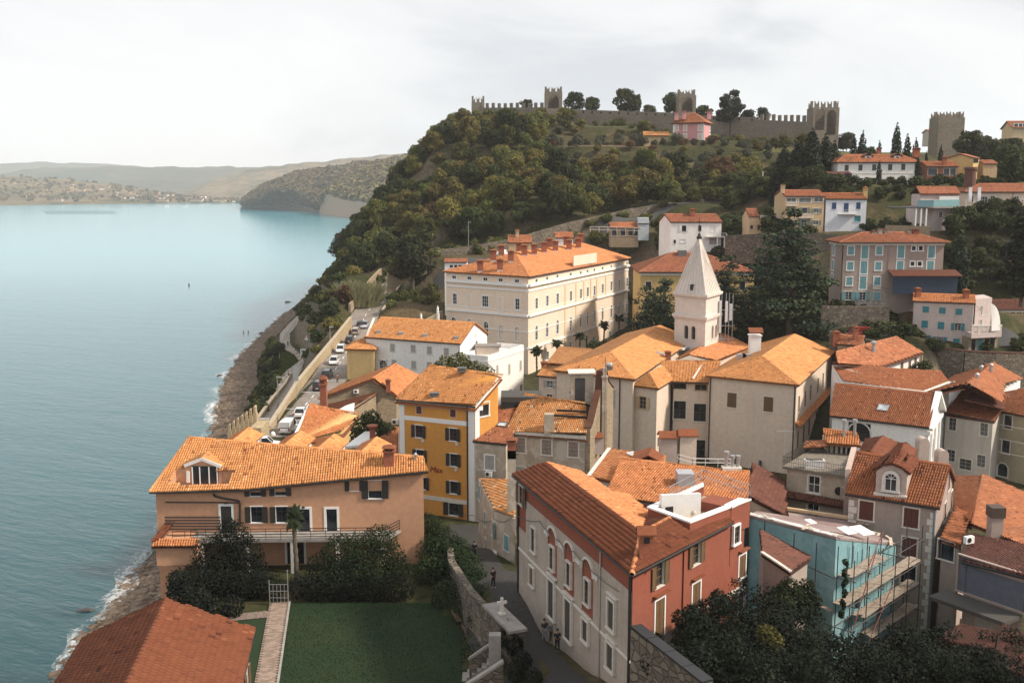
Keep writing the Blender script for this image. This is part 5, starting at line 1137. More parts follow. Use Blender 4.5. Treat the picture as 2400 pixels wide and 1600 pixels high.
# ---- long white house with its flat annexe
def build_white():
 ze=28.5;a,g=k48,k90;A,B,C=U(853,790,ze),U(1080,806,ze),U(1146,782,ze);E=quadpts(A,B,C);r=rise_at(mid(E[0],E[3]),ze,741.6);r2=rise_at(mid(E[1],E[2]),ze,757.7)
 H=house('long_white_house','long white house with two rows of grey shuttered windows and a bright tiled roof','house',E,ze,14,(r+r2)/2,P_WHITE,T_BRIGHT,'ab',0,0,.3,.28,.45,2)
 for x,y in((1725,840),(1915,850),(2065,865),(2220,880)):H.win(0,*a(x,y),.95,1.4,style='closed',sh=GREYWOOD,frame=LIME,fw=.14)
 for x,y in((1740,990),(1920,1000),(2065,1010),(2210,1020)):H.win(0,*a(x,y),.95,1.5,style='closed',sh=GREYWOOD,frame=LIME,fw=.14)
 H.win(0,*a(1640,1000),1.9,1.9,arch=True,frame=WHITE,fw=.15,name='window')
 H.win(1,*g(848,1235),1.2,2.9,arch=True,blank=GREYWOOD,fw=.12);H.win(1,*g(842,1105),.5,.9,style='dark',frame=P_OCH,fw=.06)
 H.band(0,ze-.22,.3,.12,WHITE);H.pipe(0,H.edge(0)[2]-.2,14,ze-.2,GALV)
 pl=hip_polys(E,ze,(r+r2)/2,0,0)[0][0]
 for x,y in((1597,705),(1803,720),(2023,738),(2312,760)):
  p,n=onplane(pl,*a(x,y));b=MB();b.box(p.x-.45,p.x+.45,p.y-.4,p.y+.4,p.z-.2,p.z+.5);b.build('roof_vent',GALV,H.t)
 p0,p1=onplane(pl,*a(1490,740))[0],onplane(pl,*a(1555,575))[0];MB().bar(p0+Vector((0,0,.12)),p1+Vector((0,0,.12)),.5,.08).build('fire_wall_coping',LIME,H.t)
 H.finish()
 zt=26.6;A,B,C=U(1081,829,zt),U(1143.6,834,zt),U(1227.3,807.4,zt);E=quadpts(A,B,C);h2=House('white_annexe','white flat roofed annexe with a terrace, joined to the long white house','annexe',E,13,zt-.9,P_WHITE)
 b=MB();Ti=inset(E,.3)
 for i in range(4):j=(i+1)%4;b.prism([tuple(E[i]),tuple(E[j]),tuple(Ti[j]),tuple(Ti[i])],zt-.9,zt)
 b.build('parapet',P_WHITE,h2.t);h2.band(0,zt-1.1,.25,.12,WHITE);h2.band(1,zt-1.1,.25,.118,WHITE)
 for x,y in((1040,1440),(1150,1430),(1255,1395)):h2.win(1,*g(x,y),.8,1.9,style='closed',sh=GREYWOOD,frame=LIME,fw=.1)
 for x,y in((1010,1560),(1205,1510),(1235,1490)):h2.win(1,*k85(x-700+940 if 0 else 1355,465 if x<1100 else 430),.9,1.0,style='dark',frame=LIME,fw=.08)if x in(1010,)else None
 h2.win(1,*k85(1457,425),.9,1.2,style='dark',frame=LIME,fw=.1)
 b=MB();c=mid(E[0],E[2]);b.box(c.x-3.2,c.x+1.2,c.y-1.4,c.y+1.4,zt-.9,zt+.6);b.build('rooftop_box',P_BEIGE,h2.t);b=MB();b.box(c.x-3.5,c.x+1.5,c.y-1.7,c.y+1.7,zt+.6,zt+.85);b.build('rooftop_box_lid',plain('grey_membrane',(.22,.20,.18),.9),h2.t)
 h2.finish()
build_white()
# ---- square yellow kiosk
def build_kiosk():
 ze=26.5;A,B,C=U(806,818,ze),U(880,820,ze),U(899,802,ze);E=quadpts(A,B,C);w=(B-A).length;m=mid(E[0],E[2]);r=Zat(m.x,m.y,794)-ze
 H=House('yellow_kiosk','square windowless yellow tower with a hipped tile roof beside the parked cars','tower',inset(E,.45),17,ze-.1,P_YEL)
 Q=[v3(p,ze)for p in E];top=Vector((m.x,m.y,ze+r));H.roof([[Q[0],Q[1],top],[Q[1],Q[2],top],[Q[2],Q[3],top],[Q[3],Q[0],top]],T_BRIGHT,[(q,top)for q in Q],.28,.45,2,gutter=())
 H.band(0,ze-.35,.4,.12,P_YEL);H.band(1,ze-.35,.4,.118,P_YEL)
 for e in(0,1):
  L=H.edge(e)[2]
  for s in(.3,L-.3):H.vband(e,s,17,ze-.5,.5,.06,P_YEL)
 H.finish()
build_kiosk()
# ---- old stone sheds by the road
def build_sheds():
 a=k48;A,B,Rf=U(745,934,24),U(932,926,24),U(873,887,27.0);Rb=U(929,852,27.0);Bb=U(981,880.6,24);Ab=A+(Rb-Rf)*.8
 f=[A.xy,B.xy,Bb.xy,Ab.xy];f=inset(f,.3);H=House('old_stone_shed','long low old shed with a peeling stone gable and streaky rust red tiles','shed',f,15,23.9,S_RUBBLE)
 H.roof([[B,Bb,Rb,Rf],[A,Rf,Rb,Ab]],T_ORANGE,[(Rf,Rb)],.26,.42,2);H.gablewall([v3(f[0],23.85),v3(f[1],23.85),Rf+(Rb-Rf).normalized()*.3-Vector((0,0,.15))])
 s,z=0,0;p=UY(*a(1540,1185),f[0].y if hasattr(f[0],'y')else f[0][1]);window(H.t,H.pt(0,*H.at(0,*a(1540,1185)),.02)-H.org,H.rz(0),.7,.8,style='dark',frame=LIME,fw=.05)
 p=onplane([B,Bb,Rb],*a(1685,1215))[0];chimney(H.t,p,.7,1.5);p=U(759,950,21.5);chimney(H.t,UY(759,948,160),1.0,4.4)
 H.finish();ac_unit(H.pt(0,*H.at(0,*a(1390,1240)),.05),H.rz(0),'white air conditioner high on the peeling stone gable of the shed')
 P1,P2,Q1,Q2=UY(770,951,164.5),UY(884,919,166.8),UY(764,963,157),UY(825,957,156);G=House('lean_to','rubble walled lean-to with a red roof set against the stone gable','lean-to',[(Q1.x+.2,Q1.y+.2),(Q2.x-.2,Q2.y+.2),(P2.x-.2,P2.y-.2),(P1.x+.2,P1.y-.2)],14,[Q1.z-.15,Q2.z-.15,P2.z-.15,P1.z-.15],S_RUBBLE)
 G.roof([[Q1,Q2,P2,P1]],T_RED,(),.28,.45,2);G.finish()
 # ochre house with the roof window
 TL,TR,BR,BL=U(726,950,25.0),U(844,969,24.2),U(806,1012,22.2),U(688,1032,22.0);G=House('ochre_house','low ochre house with one roof window, between the van and the orange house','house',inset([BL.xy,BR.xy,TR.xy,TL.xy],.3),14,[BL.z-.15,BR.z-.15,TR.z-.15,TL.z-.15],P_OCH)
 pl=[BL,BR,TR,TL];G.roof([pl],T_ORANGE,[(TL,TR)],.26,.42,2);p,n=onplane([BL,BR,TL],*k50(1283,458));skylight(G.t,p+n*.12,n,1.5,1.3)
 MB().bar(BL+Vector((-.1,0,.1)),TL+Vector((-.1,0,.1)),.35,.2).build('verge',WHITE,G.t);b=MB();q=UY(*k50(1450,290),TL.y-.5);b.slab([q+Vector((-1.6,-.4,-.2)),q+Vector((1.4,-.6,-.3)),q+Vector((1.4,.5,1.1)),q+Vector((0,.8,.6))],.3).build('parapet_cap',WHITE,G.t);G.finish()
 # house corner with chimney pot and pale terrace between ochre and orange house
 Q=[UY(*k50(1835,612),128.5),UY(*k50(1905,720),124.5),UY(*k50(2040,790),123.5),UY(*k50(2045,465),131),UY(*k50(1985,455),132)];G=House('small_tiled_house','small tiled house tucked against the left side of the orange house','house',[(p.x,p.y)for p in Q],14,[p.z-.15 for p in Q],P_BEIGE)
 G.roof([Q],T_OLD,(),.25,.40,2);p=UY(*k50(1755,600),126);b=MB();b.lathe([(.35,-1.5),(.35,1.2),(.5,1.3),(.7,1.55),(.7,1.7),(.1,1.75)],p,10).build('chimney',BRICK,G.t)
 q=UY(*k50(1640,640),127);b=MB();b.slab([q+Vector((-2.2,-.6,-.4)),q+Vector((.4,-.6,-.1)),q+Vector((1.6,1.6,.9)),q+Vector((.2,1.9,1.0))],.25).build('terrace_coping',WHITE,G.t);G.finish()
 ac_unit(UY(*k50(2005,410),128.5),0,'pair of grey air conditioner boxes beside the orange house, above the ivy')
build_sheds()
# ---- the friary: several roofs round a court
def build_friary():
 a=k125;ze=28.0;A,B,Cf=U(1297,868,ze),U(1488,890,ze),U(1627.5,796,ze);E=quadpts(A,B,Cf);m0,m1=mid(E[0],E[1]),mid(E[2],E[3]);d=(m1-m0).normalized();L=(m1-m0).length
 r=3.6
 for it in range(6):
  h0=min(np.linspace(1,L*.6,300),key=lambda s:abs(PX(m0.x+d.x*s,m0.y+d.y*s,ze+r)[0]-1431));r=rise_at(m0+d*h0,ze,825)
 h1=L-min(np.linspace(1,L,300),key=lambda s:abs(PX(m0.x+d.x*s,m0.y+d.y*s,ze+r)[0]-1544.6));h1=0
 H=house('friary_west_wing','broad beige friary wing with a hipped roof and dark drainpipes, left of the recessed court','friary wing',E,ze,10,r,P_BEIGE,T_BRIGHT,'bc',h0,h1,.45,.27,.42,4)
 pl=[p for p in hip_polys(E,ze,r,h0,h1,'bc')[0]if len(p)==3][0];pr=hip_polys(E,ze,r,h0,h1,'bc')[0][0]
 p=onplane(pl,*a(697,655))[0];MB().box(p.x-.5,p.x+.5,p.y-.5,p.y+.5,p.z-.2,p.z+.7).build('roof_fan_base',plain('lead_grey',(.12,.125,.13)),H.t);MB().lathe([(.6,.7),(.6,1.0),(.45,1.15),(.1,1.2)],p,10).build('roof_fan',GALV,H.t)
 for x,y in((418,640),(568,660)):p=onplane(pl,*a(x,y))[0];MB().lathe([(.15,-.1),(.13,.35),(.2,.37),(.05,.5)],p,7).build('roof_vent',BRICK,H.t)
 p,n=onplane(pr,*a(1165,512));skylight(H.t,p+n*.12,n,1.0,1.5);p=onplane(pr,*a(1236,552))[0];chimney(H.t,p,.9,1.4)
 H.pipe(0,H.at(0,*a(795,900))[0],10,ze-.2,IRON,.1);H.win(0,*a(398,880),1.6,3.2,style='blank',sh=P_GREYW,frame=P_BEIGE,fw=.05);H.win(0,*a(722,920),1.2,2.9,style='blank',sh=GREYWOOD,frame=P_BEIGE,fw=.06)
 H.finish()
 # small hipped stair tower
 ze=26.8;A,B,Cf=U(1482,903,ze),U(1543,911,ze),U(1580,888,ze);E=quadpts(A,B,Cf);m0=mid(E[0],E[1]);m1=mid(E[2],E[3]);d=(m1-m0).normalized();hh=(B-A).length/2;r=rise_at(m0+d*hh,ze,873.5)
 G=house('friary_stair_tower','narrow hipped stair block of the friary with one open beige shuttered window','friary wing',E,ze,10,r,P_BEIGE,T_BRIGHT,'bc',hh,0,.35,.25,.42,4)
 G.win(0,*a(1005,955),1.2,1.9,style='open',sh=P_SAND,sash=P_SAND,frame=P_SAND,fw=.1);G.pipe(1,G.edge(1)[2]-.3,10,ze-.2,IRON,.1)
 for x,y,w,h in((1148,1315,.9,1.6),(1215,1250,.9,1.5),(1252,1235,.9,1.5)):G.win(1,*a(x,y),w,h,style='dark',frame=LIME,fw=.1)
 G.finish()
 # recessed middle
 Y0=166.0;P=[UY(1579,893,Y0),UY(1668,893,Y0-1)];ze=P[0].z;f=[P[0].xy,P[1].xy,P[1].xy+Vector((2,9)),P[0].xy+Vector((2,9))];G=House('friary_middle','recessed middle part of the friary with tall dark windows and doors','friary wing',f,10,ze-.05,P_BEIGE)
 e0,e1=v3(P[0].xy+Vector((-1.5,-.5)),ze),v3(P[1].xy+Vector((.2,-.5)),ze);t0=UY(*a(1170,565),Y0+6.5);t1=UY(*a(1720,612),Y0+5.5);t0.z=t1.z=max(t0.z,ze+1.5);G.roof([[e0,e1,t1,t0]],T_BRIGHT,(),.25,.42,4,gutter=[(e0,e1)])
 for x,y,w,h,fr in((1345,795,1.9,.95,DKWOOD),(1540,815,1.9,1.0,P_SAND)):G.win(0,*a(x,y),w,h,style='sash',sash=BRWOOD if fr is DKWOOD else P_SAND,bars=(1,0),frame=fr,fw=.08)
 for x,y in((1345,1020),(1530,1045)):G.win(0,*a(x,y),1.9,2.9,style='sash',sash=BRWOOD,bars=(1,1),frame=LIME,fw=.14)
 for x,y in((1335,1355),(1520,1385)):G.win(0,*a(x,y),2.0,3.2,style='sash',sash=BRWOOD,bars=(1,1),frame=LIME,fw=.14,name='door',bottom=False)
 b=MB();b.bar(G.pt(0,0,0,0)+Vector((1.8,-.4,ze+.15))if 0 else UY(*a(1465,740),Y0-.6)+Vector((0,0,.1)),UY(*a(1560,600),Y0+5.2)+Vector((0,0,.2)),.25,.2);b.build('party_wall',LIME,G.t);G.finish()
 # right wing
 ze=28.0;A,B,Cf=U(1654,881,ze),U(1872.7,903,ze),U(1957,825,ze);E=quadpts(A,B,Cf);m0,m1=mid(E[0],E[1]),mid(E[2],E[3]);d=(m1-m0).normalized();L=(m1-m0).length;r=3
 for it in range(6):
  h0=min(np.linspace(1,L*.7,300),key=lambda s:abs(PX(m0.x+d.x*s,m0.y+d.y*s,ze+r)[0]-1787));r=rise_at(m0+d*h0,ze,835)
 G=house('friary_east_wing','right hand friary wing with two brown shuttered windows in a bare beige front','friary wing',E,ze,10,r,P_BEIGE,T_BRIGHT,'bc',h0,0,.45,.27,.42,4)
 for x,y in((1825,930),(2160,968)):G.win(0,*a(x,y),1.5,2.3,style='closed',sh=BRWOOD,frame=LIME,fw=.16)
 b_=k18m
 for x,y in((283,965),(340,915),(390,858),(457,795),(505,745),(547,705)):G.win(1,*b_(x,y),1.2,2.5,style='closed',sh=BRWOOD,frame=LIME,fw=.14)
 for x,y in((272,1290),(325,1240),(375,1180),(440,1100),(490,1050),(537,1005)):G.win(1,*b_(x,y),1.3,2.7,style='closed',sh=BRWOOD,frame=LIME,fw=.14)
 G.pipe(0,.25,10,ze-.2,IRON,.1);G.pipe(0,G.edge(0)[2]-.2,10,ze-.2,IRON,.1)
 z=G.at(1,*b_(262,1130))[1];q=[G.pt(1,0,z-.5,.85),G.pt(1,G.edge(1)[2],z-.5,.85),G.pt(1,G.edge(1)[2],z+.05,-.02),G.pt(1,0,z+.05,-.02)];b=MB();b.slab([p-Vector((0,0,.05))for p in q],.12);sr=b.build('string_roof',T_ORANGE,G.t);tiles(sr,q,T_ORANGE,.25,.42,4)
 for x,y in((1850,1440),(2085,1490)):s,z=G.at(0,*a(x,y));b=MB();p=G.pt(0,s,z,.0);b.tube([p,p+Vector((-.3,-1.2,-.9))],.22,8);b.build('iron_prop',IRON,G.t)
 pl=hip_polys(E,ze,r,h0,0,'bc')[0];p=UY(*a(2030,515),E[0].y+14);b=MB();b.box(p.x-.9,p.x+.9,p.y-.8,p.y+.8,p.z-2,p.z+3.3).box(p.x-1.05,p.x+1.05,p.y-.95,p.y+.95,p.z+3.3,p.z+3.5);b.build('chimney',P_WHITE,G.t);b=MB();b.slab([p+Vector((-1.2,-1.1,4.0)),p+Vector((1.2,-1.1,4.0)),p+Vector((1.2,0,4.7)),p+Vector((-1.2,0,4.7))],.1).build('chimney_cap',T_ORANGE,G.t)
 for x in(1910,1955):p=UY(*a(x,545),E[0].y+10);MB().box(p.x-.7,p.x+.7,p.y-.6,p.y+.6,p.z-1.5,p.z+.7).build('roof_fan',GALV,G.t)
 G.finish()
 # low gabled roofs of the nave between the wings
 Y1=182;gl,ga,gr=UY(*a(1310,560),Y1),UY(*a(1435,512),Y1),UY(*a(1560,582),Y1);bk=UY(*a(1745,352),Y1+26);gr2=UY(*a(1680,572),Y1-1);rr=UY(*a(2000,412),Y1+16);rr.z=gr2.z;bk.z=ga.z
 G=House('nave_roof_house','low gabled nave of the friary church with skylights, wedged between the wings','church nave',[(gl.x,gl.y),(gr2.x,gr2.y),(rr.x,rr.y),(gl.x+(rr.x-gr2.x),gl.y+(rr.y-gr2.y))],12,gl.z-.4,P_BEIGE)
 d2=(bk-ga);lb=gl+d2;lb.z=gl.z
 G.roof([[gr2,rr,bk,ga],[lb,gl,ga,bk]],T_ORANGE,[(ga,bk)],.3,.5,2);G.gablewall([v3(gl,gl.z-.4),v3(gr2,gl.z-.4),v3(gr2,gr2.z-.1),ga-Vector((0,0,.15)),v3(gl,gl.z-.1)])
 p,n=onplane([gr2,rr,bk],*a(1670,468));skylight(G.t,p+n*.12,n,2.6,.9);p=onplane([gr2,rr,bk],*a(1710,395))[0];MB().box(p.x-.7,p.x+.7,p.y-.6,p.y+.6,p.z-.3,p.z+.9).build('roof_fan',GALV,G.t)
 wb=MB();p0,p1=UY(*a(1360,465),Y1+8),UY(*a(1700,345),Y1+30);wb.bar(p0,p1,.5,.35);wb.build('parapet',LIME,G.t);G.finish()
 # small house left of the friary
 ze=25.0;A,B=U(1258,880,ze),U(1306,884,ze);E=quadpts(A,B,None,9);G=house('small_grey_house','small greyish house with pale open shutters left of the friary','house',E,ze,10,1.8,P_BEIGE,T_BRIGHT,'ab',0,0,.3,.25,.42,2);G.win(0,*k85(1718,392),1.1,1.2,style='open',sh=GREYWOOD,sash=WHITE,fw=.12);G.win(0,*k85(1715,515),1.1,1.2,style='sash',sash=WHITE,fw=.1)
 p=UY(*k85(1665,270),E[0].y+3.5);chimney(G.t,p,.9,1.7,BRICK,T_ORANGE);G.finish()
 T=[UY(*k85(1690,205),182),UY(*k85(1950,215),178),UY(*k85(2120,75),200),UY(*k85(1805,50),205)];G=House('low_tiled_house','low house with a worn orange roof behind the palms at the palace','house',inset([p.xy for p in T],.3),10,[p.z-.2 for p in T],P_YEL);G.roof([T],T_BRIGHT,(),.28,.42,2);G.finish()
build_friary()
# ---- bell tower with the stone spire
def build_tower():
 a,ap=k125,k155;z1=38.0;A,B,C=U(1576,684,z1),U(1658,692,z1),U(1694.5,682,z1);E=quadpts(A,B,C);c=mid(E[0],E[2]);
 t=thing('bell_tower','white stone bell tower with a steep ribbed pyramid spire','bell tower',(c.x,c.y,10));zt=Zat(c.x,c.y,552);z2=Zat(B.x,B.y,747);org=t.location
 E2=inset(E,.45);E3=inset(E,.2)
 H=House.__new__(House);H.foot=[Vector(p)for p in E2];H.z0=10;H.z1=[z1-.3]*4;H.t=t;H.org=Vector(t.location);H.wall=S_WHITE;H.holes={};H.mw=MB();H.extra=[]
 for e,pts in((0,((1405,305),(1470,313))),(1,((1645,305),(1676,297)))):
  for x,y in pts:s,z=H.at(e,*a(x,y));H.holes.setdefault(e,[]).append((s-.5,s+.5,z-1.25,z+1.2));arch_window(t,H.pt(e,s,z)-H.org,H.rz(e),1.0,2.5,frame=LIME,fw=.16,sash=None,depth=.35,glassm=plain('belfry_dark',(.02,.018,.016)))
 for zz,h,o in((z1-.25,.5,.45),(z1-.6,.3,.2),(z2,.5,.45),(z2-.45,.3,.22)):
  q=inset(E2,-o);b=MB();b.prism([tuple(p)for p in q],zz-h/2,zz+h/2);b.build('cornice',S_WHITE,t)
 b=MB();q=inset(E2,.02);top=Vector((c.x,c.y,zt));base=[v3(p,z1)for p in q];cap=[v3(c+(Vector(p)-c)*.045,zt-.6)for p in q]
 for i in range(4):b.poly([base[i],base[(i+1)%4],cap[(i+1)%4],cap[i]])
 b.poly(cap);b.build('spire',S_WHITE,t);b=MB()
 for i in range(4):
  p,q_=base[i],base[(i+1)%4];nrm=(q_-p).cross(cap[i]-p).normalized()
  for k in range(1,8):f=k/8;b.bar(p.lerp(q_,f)+nrm*.02,cap[i].lerp(cap[(i+1)%4],f)+nrm*.02,.12,.16,up=nrm)if abs(f-.5)<.13 or k in(2,6)else b.bar(p.lerp(q_,f)+nrm*.02,p.lerp(q_,f).lerp(cap[i].lerp(cap[(i+1)%4],f),1.0 if k in(3,5)else.55)+nrm*.02,.12,.16,up=nrm)
  b.bar(p,cap[i],.3,.3)
 b.build('spire_ribs',S_WHITE,t);n0=(base[1]-base[0]).cross(cap[0]-base[0]).normalized();pw=onplane([base[0],base[1],cap[0]],*ap(377,1168))[0];b=MB();rzz=H.rz(0);M=Matrix.Translation(pw)@Matrix.Rotation(rzz,4,'Z');b.box(-.3,.3,-.25,.6,-.55,.55,M);b.build('spire_window',plain('belfry_dark',(.02,.018,.016)),t)
 b=MB();b.lathe([(.5,-.6),(.5,-.2),(.3,-.1),(.25,.3),(.05,.4)],top,8).tube([top,top+Vector((0,0,3.4))],.05,5).bar(top+Vector((-.45,0,2.6)),top+Vector((.45,0,2.6)),.08);b.build('cross',IRON,t)
 b=MB()
 for s0 in(1.6,H.edge(0)[2]-1.6):p=H.pt(0,s0,z2+.3,.03);
 H.finish()
 p=H.pt(1,H.edge(1)[2]-.5,34,.9);tt=thing('antenna_mast','cluster of white mobile phone antennas fixed to the right side of the bell tower','antenna',p);org2=Vector(p)
 for dx,dy,z0,z1_,w in((0,0,29,37.2,.45),(1.3,.6,31,37.0,.45),(2.3,1.5,31.2,36.4,.5)):b=MB();b.box(p.x+dx-w/2-.6,p.x+dx+w/2-.6,p.y+dy-.25,p.y+dy+.25,z0+1.2,z1_-.9);b.build('antenna_panel',plain('antenna_white',(.62,.62,.63),.5),tt)
 for dx in(-.2,.6,1.2,1.9):b=MB();b.tube([(p.x+dx,p.y+.6,27.5),(p.x+dx,p.y+.6,38.0+.4*math.sin(dx*9))],.06,5);b.build('antenna_pole',GALV,tt)
 b=MB()
 for z in(29,31.5,34.5):b.bar((p.x-.8,p.y+.2,z),(p.x+2.4,p.y+.8,z),.1)
 b.build('mast_bracket',GALV,tt)
build_tower()
# ---- plain white church and its neighbours
def build_church():
 b_=k18m;ze=26.0;A,B=U(1944,974,ze),U(2177.5,1002,ze);pl_=pitched(A,B,24);R0,R1=onplane(pl_,1957,899)[0],onplane(pl_,2198,924.5)[0];n=(R1-B);Cx=R1*2-B;Cx.z=ze;Dx=R0*2-A;Dx.z=ze
 f=inset([A,B,Cx,Dx],.35);H=House('white_church','white church with a long brown tiled roof and an ornate gabled front','church',f,10,ze-.1,P_WHITE)
 H.roof([[A,B,R1,R0],[Cx,Dx,R0,R1]],T_BROWN,[(R0,R1)],.26,.42,4,gutter=[(A,B)]);H.gablewall([v3(f[1],ze-.12),v3(f[2],ze-.12),v3(Vector(f[1]).lerp(Vector(f[2]),.5),R1.z-.15)])
 s,z=H.at(0,*b_(838,1225));H.win(0,0,0,3.0,2.6,sz=(s,z),arch=True,frame=LIME,fw=.2,sash=IRON);L=H.edge(1)[2]
 for s in(.6,L*.36,L*.64,L-.6):H.vband(1,s,11,ze-1.2,.9,.25,WHITE)
 H.band(1,ze-.9,.5,.5,WHITE);p0,p1,pa=H.pt(1,-.2,ze-.3,.4),H.pt(1,L+.2,ze-.3,.4),H.pt(1,L/2,R1.z+.3,.4);g=MB();g.bar(p0,pa,.8,.4).bar(pa,p1,.8,.4);g.build('pediment',WHITE,H.t);H.win(1,0,0,1.4,3.0,sz=(L/2,ze-4.6),arch=True,frame=LIME,fw=.2,sash=IRON);H.pipe(0,H.at(0,*b_(705,1150))[0],10,ze-.2,IRON,.07);p,nn=onplane([A,B,R1],*b_(1058,1012));skylight(H.t,p+nn*.12,nn,1.4,1.4);H.finish()
 # two statues-like finials and pilaster pinnacles in front are the neighbouring belfry stubs
 for x,y,lab in((1418,1330,'pinkish round topped chimney stub left of the church front'),(1595,1440,'pinkish round topped chimney stub in front of the church door')):
  p=UY(*b_(x,y),121);t=thing('chimney_stub',lab,'chimney',(p.x,p.y,12));b=MB();b.box(p.x-.6,p.x+.6,p.y-.7,p.y+.7,12,p.z+.2).build('stack',P_ROSE,t);b=MB();M=Matrix.Translation((p.x,p.y,p.z+.2));pts=[(p.x+.6*math.cos(k),p.z+.2+.6*math.sin(k))for k in np.linspace(0,math.pi,9)]
  for(x0,z0),(x1,z1)in zip(pts[:-1],pts[1:]):b.poly([(x0,p.y-.7,z0),(x0,p.y+.7,z0),(x1,p.y+.7,z1),(x1,p.y-.7,z1)])
  b.poly([(q,p.y-.7,r)for q,r in pts][::-1]);b.build('rounded_top',P_ROSE,t)
  # roof behind with white valley gutter
 Q=[UY(1976,897,156.5),UY(2166,919,151),UY(2226,896,156),UY(2204,875,162),UY(1950,850.5,164.5)];G=House('cloister_house','long brown tiled cloister roof edged by a white valley gutter','cloister',[(p.x,p.y)for p in Q],10,[p.z-.2 for p in Q],P_WHITE);G.roof([Q],T_BROWN,[(Q[4],Q[3])],.27,.45,2);g=MB();g.bar(Q[0]+Vector((0,0,.1)),Q[1]+Vector((0,0,.1)),.5,.12).bar(Q[1]+Vector((0,0,.1)),Q[2]+Vector((0,0,.1)),.5,.12);g.build('valley_gutter',LIME,G.t);p,nn=onplane(Q[:3],*b_(1188,695));skylight(G.t,UY(*b_(1188,695),Q[0].y+6),(0,-.3,1),1.4,1.2);G.finish()
 # right: hip-roofed block with pale front
 ze=24.0;A,B=U(2216,968,ze),U(2331,985.7,ze);a0=UY(2262,904,A.y+7.5);r0=UY(2365,926,B.y+8);G=House('pale_corner_house','pale house with brown tiles and dark windows right of the church front','house',[(A.x+.2,A.y+.3),(B.x-.1,B.y+.3),(B.x+6,B.y+9),(A.x+5,A.y+10)],10,ze-.1,P_GREYW)
 G.roof([[A,B,r0,a0]],T_BROWN,[(a0,r0)],.26,.42,4,gutter=[(A,B)])
 for x,y,w,h in((1695,1150,1.1,1.9),(1985,1200,1.1,1.9),(1680,1440,1.2,1.8),(1958,1490,1.2,1.8),(1812,1520,1.8,1.6)):G.win(0,*b_(x,y),w,h,style='sash' if y<1300 else 'dark',sash=GREYWOOD,frame=LIME,fw=.12)
 G.finish()
 P=[U(2204,875,27.2),UY(2242,885,176),UY(2330.6,849,186),UY(2397,883.6,184),UY(2343,911.7,168),UY(2262,904,150.5)];Q1=[UY(2165,920,148),UY(2262,904,150.5),UY(2330.6,849,186),UY(2238,884.5,176)];Q2=[UY(2262,904,150.5),UY(2360,926,148),UY(2343,911.7,168),UY(2397,883.6,184),UY(2330.6,849,186)]
 G=House('brown_roofed_court','sprawling house with ridged brown roofs below the stone wall at far right','house',[(Q2[2].x-13,162),(Q2[2].x-.4,Q2[2].y+.4),(Q2[3].x-.5,Q2[3].y-.3),(Q1[2].x,Q1[2].y),(Q1[3].x,Q1[3].y)],10,23.5,P_WHITE);G.roof([Q1,Q2],T_BROWN,[(Q1[1],Q1[2]),(Q1[3],Q1[2])],.3,.5,2)
 for u,v in((2290,885),(2300,866),(2323,862),(2235,905)):p=UY(u,v,158 if v>880 else 172);MB().lathe([(.3,-.6),(.28,.5),(.4,.55),(.1,.8)],p,7).build('roof_vent',GALV,G.t)
 G.finish()
 ze=24.4;A,B=U(2333,962,ze),U(2460,985,ze);E=quadpts(A,B,None,12);G=house('olive_house','olive beige house with pale string courses at the right edge of the picture','house',E,ze,10,2.6,plaster('olive_render',(.36,.31,.22)),T_BROWN,'ab',0,0,.25,.26,.42,2)
 for x,y in((2205,1130),(2185,1360)):G.win(0,*b_(x,y),1.2,2.0,style='sash',sash=DKWOOD,frame=LIME,fw=.12)
 for y in(1070,1190,1320,1440):z=G.at(0,*b_(2110,y-40))[1];G.band(0,z,.14,.06,LIME,'string_course')
 G.win(0,*k175(2170,545),1.6,2.0,arch=True,frame=LIME,sash=None);G.finish()
 # white house with mottled roof below the street
 ze=29.0;A,B=U(2070,858,ze),U(2163.5,827.5,ze);r0,r1=UY(1958,825,164),UY(2101,789,181.5);lc=r0*2-A;f=[(A.x-7,A.y-4),(A.x,A.y+.3),(B.x-.3,B.y-.2),(r1.x-5,r1.y+4),(r0.x-2,r0.y+4)];G=House('mottled_roof_house','white house with a mottled dark roof just below the street with cars','house',[(r0.x,r0.y-1),(A.x-.5,A.y+.4),(B.x-.6,B.y+.2),(r1.x,r1.y+1)],12,[r0.z-.6,ze-.1,ze-.1,r1.z-.6],P_WHITE)
 G.roof([[UY(1962,852,160.5),A,B,r1,r0]],T_OLD,[(r0,r1),(r1,B)],.28,.45,2)
 for x,y in((1300,615),(1352,590),(1403,565),(1228,632)):G.win(1,*b_(x,y),1.1,1.8,style='closed',sh=BRWOOD,frame=LIME,fw=.12)
 p=onplane([A,B,r1],*b_(968,490))[0];MB().lathe([(.35,-.3),(.3,1.2),(.5,1.3),(.5,1.7),(.1,1.9)],p,8).build('flue_pipe',GALV,G.t);G.finish()
 A,B=UY(1960,806,182),UY(2020,812,180);E=quadpts(A,B,None,5);G=house('tiny_tiled_hut','tiny tiled hut with two brick chimneys under the street wall','hut',E,A.z,20,1.3,S_RUBBLE,T_OLD,'ab',0,0,.2,.3,.45,2);chimney(G.t,v3(E[0]+Vector((.3,1)),A.z),.9,2.2);chimney(G.t,v3(E[1]+Vector((-.5,2)),A.z+.8),.7,2.4);G.finish()
build_church()
